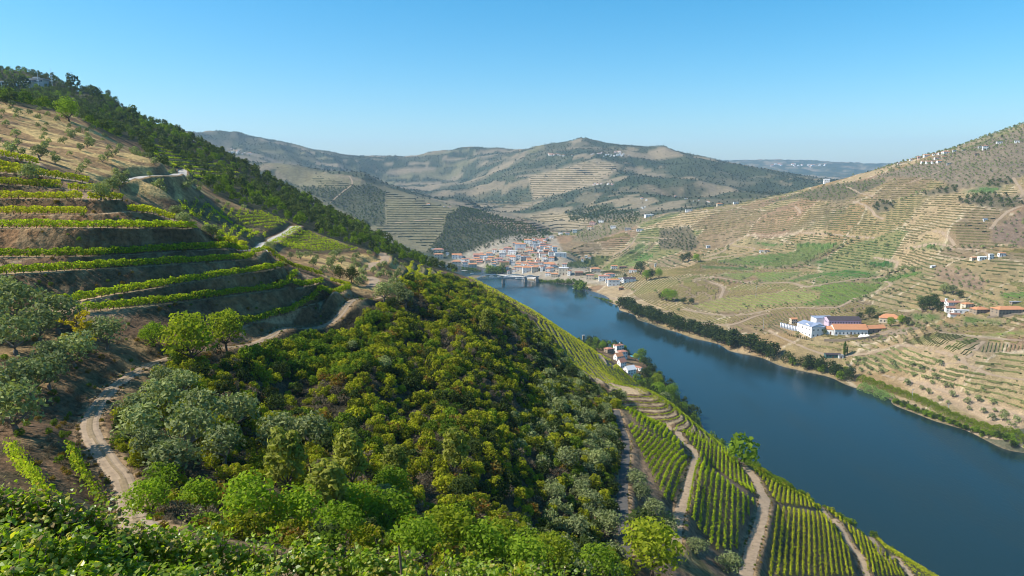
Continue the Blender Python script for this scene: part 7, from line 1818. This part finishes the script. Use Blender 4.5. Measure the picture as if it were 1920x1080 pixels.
# building and masts on the wooded hilltop
def hilltop():
    p = hit(20, 168, 500) or P(20, 160, 760)
    D = p[1]; s = D / F
    e = tag(link('hilltop_building', None, None, (p[0], p[1] + 4, p[2] + 9 * s)), 'long low building with open colonnade and upper block on the wooded hilltop', 'building')
    link('wall', mesh_of('wall', [box(-30 * s, 34 * s, 2, 12, -20, 5 * s)], M_WALL['cream']), e)
    link('upper_floor', mesh_of('upper_floor', [box(20 * s, 52 * s, 4, 14, -18, 10 * s)], M_WALL['grey']), e)
    link('upper_block', mesh_of('upper_block', [box(32 * s, 40 * s, 5, 11, 12.5 * s, 15.5 * s)], M_WALL['grey']), e)
    r1 = link('roof', mesh_of('roof', [box(-31 * s, 35 * s, -3, 13, 5 * s + .004, 6.2 * s)], M_ROOF['white']), e)
    link('roof', mesh_of('roof', [box(18 * s, 54 * s, 2.5, 15, 10 * s + .004, 12.4 * s)], M_ROOF['grey']), e)
    cm = mesh_of('column', [box(-0.35, 0.35, -0.35, 0.35, -12, 5 * s - .004)], M_WALL['white'])
    for k in range(12): link('column', cm, e, (-29 * s + k * 5.6 * s, -2.2, 0))
    wm = win_mesh(1.9, 1.9, M_GLASS)
    for k in range(8): link('window', wm, e, (22 * s + k * 3.8 * s, 4, 6.5 * s))
    for k in range(9): link('window', wm, e, (-27 * s + k * 7 * s, 2, 1.2 * s))
hilltop()
def mast(px, py, top, label, dish):
    p = hit(px, py, 500); D = p[1]; h_ = (py - top) / F * D
    e = tag(link('radio_mast', None, None, p), label, 'mast')
    link('pole', mesh_of('pole', [tube([(0, 0, -2), (0, 0, h_ * 0.6), (0, 0, h_)], [0.35, 0.28, 0.10], 6)], M_STEEL), e)
    for k in range(dish): link('antenna', mesh_of('antenna', [box(-1.3, 1.3, -0.5, 0.5, h_ * (0.42 + .12 * k), h_ * (0.42 + .12 * k) + 1.1)], M_STEEL), e)
mast(73, 168, 133, 'thin pale radio mast right behind the hilltop building', 1)
mast(99, 170, 131, 'radio mast with antennas standing in the trees of the hilltop', 3)
for (a, b, t, nm) in ((1710, 750, 727, 'pale utility pole beside the orchard hedge, left one'), (1778, 770, 755, 'pale utility pole beside the orchard hedge, right one'), (1431, 618, 596, 'thin utility pole on the bare slope left of the winery'), (1417, 558, 535, 'thin utility pole between the dark striped field and the olive field')):
    p = hit(a, b, 500); h_ = (b - t) / F * p[1]
    e = tag(link('utility_pole', None, None, p), nm, 'pole')
    link('pole', mesh_of('pole', [tube([(0, 0, -1), (0, 0, h_)], [0.30, 0.20], 6)], M_STEEL), e); link('cross_arm', mesh_of('cross_arm', [box(-1.2, 1.2, -0.12, 0.12, h_ - 1.2, h_ - 0.9)], M_STEEL), e)

# ------------------------------------------------------------------ bridge, boats, quay
def bridge():
    A = np.array(Wz(893, 524, 11.0)); B = np.array(Wz(1002, 518.5, 11.0)); d = B - A; L = np.hypot(d[0], d[1]); u = d / L
    e = tag(link('bridge', None, None, tuple(A), math.atan2(d[1], d[0])), 'grey iron truss bridge with curved top chords crossing the river to the town', 'bridge')
    link('deck', mesh_of('deck', [box(-40, L + 10, -2.4, 2.4, -1.0, -0.2)], M_BRIDGE), e)
    lk = mesh_of('railing', [box(-40, L + 10, -2.5, -2.404, -0.6, 0.9)], M_BRIDGE); link('railing', lk, e)
    x1 = (943 - 893) / (1002 - 893) * L; x2 = (985 - 893) / (1002 - 893) * L
    for (a, b, rise) in ((0, x1, 8.5), (x1, x2, 6.0), (x2, L, 2.4)):
        for side in (-2.75, 2.75):
            n_ = 12; xs = np.linspace(a + 1, b - 1, n_ + 1); zt = 0.6 + rise * np.sin(np.pi * np.linspace(0.04, 0.96, n_ + 1)) ** 0.8
            parts = [tube(np.column_stack([xs, np.full(n_ + 1, side), zt]), np.full(n_ + 1, 0.5), 5)]
            tr = link('truss', mesh_of('truss', parts, M_BRIDGE), e)
            vp, dp = [], []
            for k in range(n_ + 1): vp.append(tube([(xs[k], side, -0.5), (xs[k], side, zt[k])], [0.2, 0.2], 4))
            for k in range(n_):
                q = (k, k + 1) if k < n_ // 2 else (k + 1, k)
                dp.append(tube([(xs[q[0]], side + .02, zt[q[0]]), (xs[q[1]], side + .02, -0.4)], [0.14, 0.14], 4))
            o = link('truss_bars', mesh_of('truss_bars', vp + dp, M_BRIDGE), tr); o['kind'] = 'stuff'
    for x in (-2, x1, x2, L + 6):
        v = np.array([(-2.6, -5, -18), (2.6, -5, -18), (2.6, 5, -18), (-2.6, 5, -18), (-1.7, -3.8, -1.3), (1.7, -3.8, -1.3), (1.7, 3.8, -1.3), (-1.7, 3.8, -1.3)], float)
        f = np.array([(0, 3, 2, 1), (4, 5, 6, 7), (0, 1, 5, 4), (1, 2, 6, 5), (2, 3, 7, 6), (3, 0, 4, 7)])
        link('pier', new_mesh('pier', v, f, [M_PIER]), e, (x, 0, 0))
bridge()
M_HULL = plain('white boat paint', (0.75, 0.75, 0.75), 0.4, 0.05, 1.0, 0.4)
def boat(px, py, L, yaw, label, cabin=True, group=None):
    p = Wz(px, py, 0.0); e = tag(link('boat', None, None, p, yaw), label, 'boat', group)
    xs = np.linspace(-L / 2, L / 2, 9); bw = L * 0.13 * np.clip(1 - np.abs(np.linspace(-0.55, 1, 9)) ** 3, 0.02, 1)
    v = np.stack([np.column_stack([xs, -bw, np.full(9, L * 0.07)]), np.column_stack([xs, -bw * 0.6, np.full(9, -0.5)]), np.column_stack([xs, bw * 0.6, np.full(9, -0.5)]), np.column_stack([xs, bw, np.full(9, L * 0.07)])], 1).reshape(-1, 3)
    ii = np.arange(36).reshape(9, 4); f = np.concatenate([np.stack([ii[:-1, a], ii[:-1, (a + 1) % 4], ii[1:, (a + 1) % 4], ii[1:, a]], -1) for a in range(4)] + [ii[:1, ::-1], ii[-1:]])
    link('hull', new_mesh('hull', v, f, [M_HULL]), e)
    if cabin:
        c = link('cabin', mesh_of('cabin', [box(-L * 0.32, L * 0.22, -L * 0.085, L * 0.085, L * 0.07 + .003, L * 0.16)], M_HULL), e)
        link('window_band', mesh_of('window_band', [box(-L * 0.30, L * 0.20, -L * 0.089, L * 0.089, L * 0.10, L * 0.135)], M_GLASS), c)
boat(1080, 541.5, 15, -0.15, 'white motor boat moored under the big tree at the estate')
for k, (a, b, L, nm) in enumerate(((922, 518.3, 11, 'leftmost white boat moored along the town quay'), (936, 519.0, 9, 'second white boat from the left along the town quay'), (951, 520.5, 16, 'larger white tour boat at the town quay'), (962, 522, 12, 'white boat just left of the right bridge pier'), (974, 522.8, 18, 'long white tour boat next to the right bridge pier'), (885, 513, 8, 'small white boat at the left end of the beach'))):
    boat(a, b, L, 0.05, nm, True, 'boats at the town quay')
q = path([(868, 506.5), (900, 509), (930, 514), (960, 518), (985, 520.5), (1005, 522)], 900, 2.0)
v, f = ribbon(q, None, [-4, -3.9, 6, 6.1], [-2, 1.2, 1.4, -1])
tag(link('quay', new_mesh('quay', v, f.reshape(-1, 4), [plain('pale quay concrete', (0.52, 0.49, 0.44), 0.9, 0.12, 0.3, 0.1)])), kind='structure')
# far towns on the mountain ridges: white specks, each a small house
def specks(spans, n_, label, group, dmin, cap):
    for k in range(n_):
        (a0, b0), (a1, b1) = spans[k % len(spans)]
        t = rng.uniform(); a = a0 + (a1 - a0) * t; b = b0 + (b1 - b0) * t + rng.normal() * 1.2
        p = hit(a, b, dmin)
        if not p: continue
        D = p[1]; W_ = rng.uniform(2.0, 4.2) / F * D
        o = link('far_house', SPK[k % 3], None, p, rng.uniform(-.5, .5), W_); tag(o, label, 'house', group)
def speck_mesh(roof):
    v, f = box(-.5, .5, -.35, .35, -.4, .42); g = np.array([(-.54, -.4, .40), (.54, -.4, .40), (.54, .4, .40), (-.54, .4, .40), (-.54, 0, .62), (.54, 0, .62)])
    V = np.concatenate([v, g + [0, 0, 0.03]]); F4 = np.concatenate([f, np.array([(8, 9, 13, 12), (10, 11, 12, 13)])]); F3 = np.array([(8, 12, 11), (9, 10, 13)])
    return new_mesh('far_house', V, [F4, F3], [M_WALL['white'], roof], np.concatenate([np.zeros(6, int), np.ones(4, int)]))
SPK = [speck_mesh(M_ROOF['orange']), speck_mesh(M_ROOF['red']), speck_mesh(M_WALL['grey'])]
specks([((1025, 290), (1075, 291)), ((1105, 290), (1175, 284)), ((1130, 292), (1180, 291))], 46, 'tiny white house in the village strung along the mountain saddle', 'houses of the mountain village', 2400, 0)
specks([((1440, 309), (1500, 310)), ((1500, 310), (1548, 311))], 26, 'tiny pale house in the town on the farthest blue ridge', 'houses on the farthest ridge', 4000, 0)
specks([((1110, 348), (1170, 344)), ((1115, 345), (1160, 347))], 14, 'tiny white house on the terraced mountain shoulder', 'houses on the mountain shoulder', 2000, 0)
specks([((795, 383), (806, 386)), ((832, 389), (850, 390)), ((1200, 388), (1210, 390))], 9, 'tiny white house on the crest of the middle spur', 'houses on the middle spur', 1500, 0)
specks([((420, 285), (480, 290)), ((430, 280), (470, 292))], 16, 'tiny white house in the hazy village on the left mountain', 'houses of the left mountain village', 2000, 0)
specks([((1240, 365), (1290, 372)), ((1180, 372), (1330, 378))], 12, 'tiny pale farmhouse scattered on the lower mountain slope', 'farmhouses on the lower mountain', 1900, 0)

# ------------------------------------------------------------------ tell like things apart in their labels, by their place in the line
bpy.context.view_layer.update()
_b = {}
for o in SC.objects:
    if o.parent is None and o.get('group') and o.get('label'):
        _b.setdefault((o['group'], o['label']), []).append(o)
def _ordn(n_): return str(n_) + ('th' if 10 <= n_ % 100 <= 20 else {1: 'st', 2: 'nd', 3: 'rd'}.get(n_ % 10, 'th'))
for (g, l), obs in _b.items():
    if not 2 <= len(obs) <= 62 or 'shrub' in l: continue
    def where_(o):
        p = o.matrix_world @ (sum((Vector(c) for c in o.bound_box), Vector()) / 8) if o.type == 'MESH' else o.matrix_world.translation
        a, b = to_px(np.array(p.x), np.array(p.y), np.array(p.z)); return float(a), float(b)
    w_ = {o.name: where_(o) for o in obs}
    ys = [v[1] for v in w_.values()]; xs = [v[0] for v in w_.values()]
    up = 'vine row' in l and (max(ys) - min(ys)) > 1.2 * (max(xs) - min(xs))
    obs = sorted(obs, key=lambda o: w_[o.name][1 if up else 0])
    for i, o in enumerate(obs):
        o['label'] = l + ', ' + _ordn(i + 1) + (' from the top' if up else ' from the left')
        if len(o['label'].split()) > 16: o['label'] = l + ', ' + _ordn(i + 1) + (' from top' if up else ' from left')
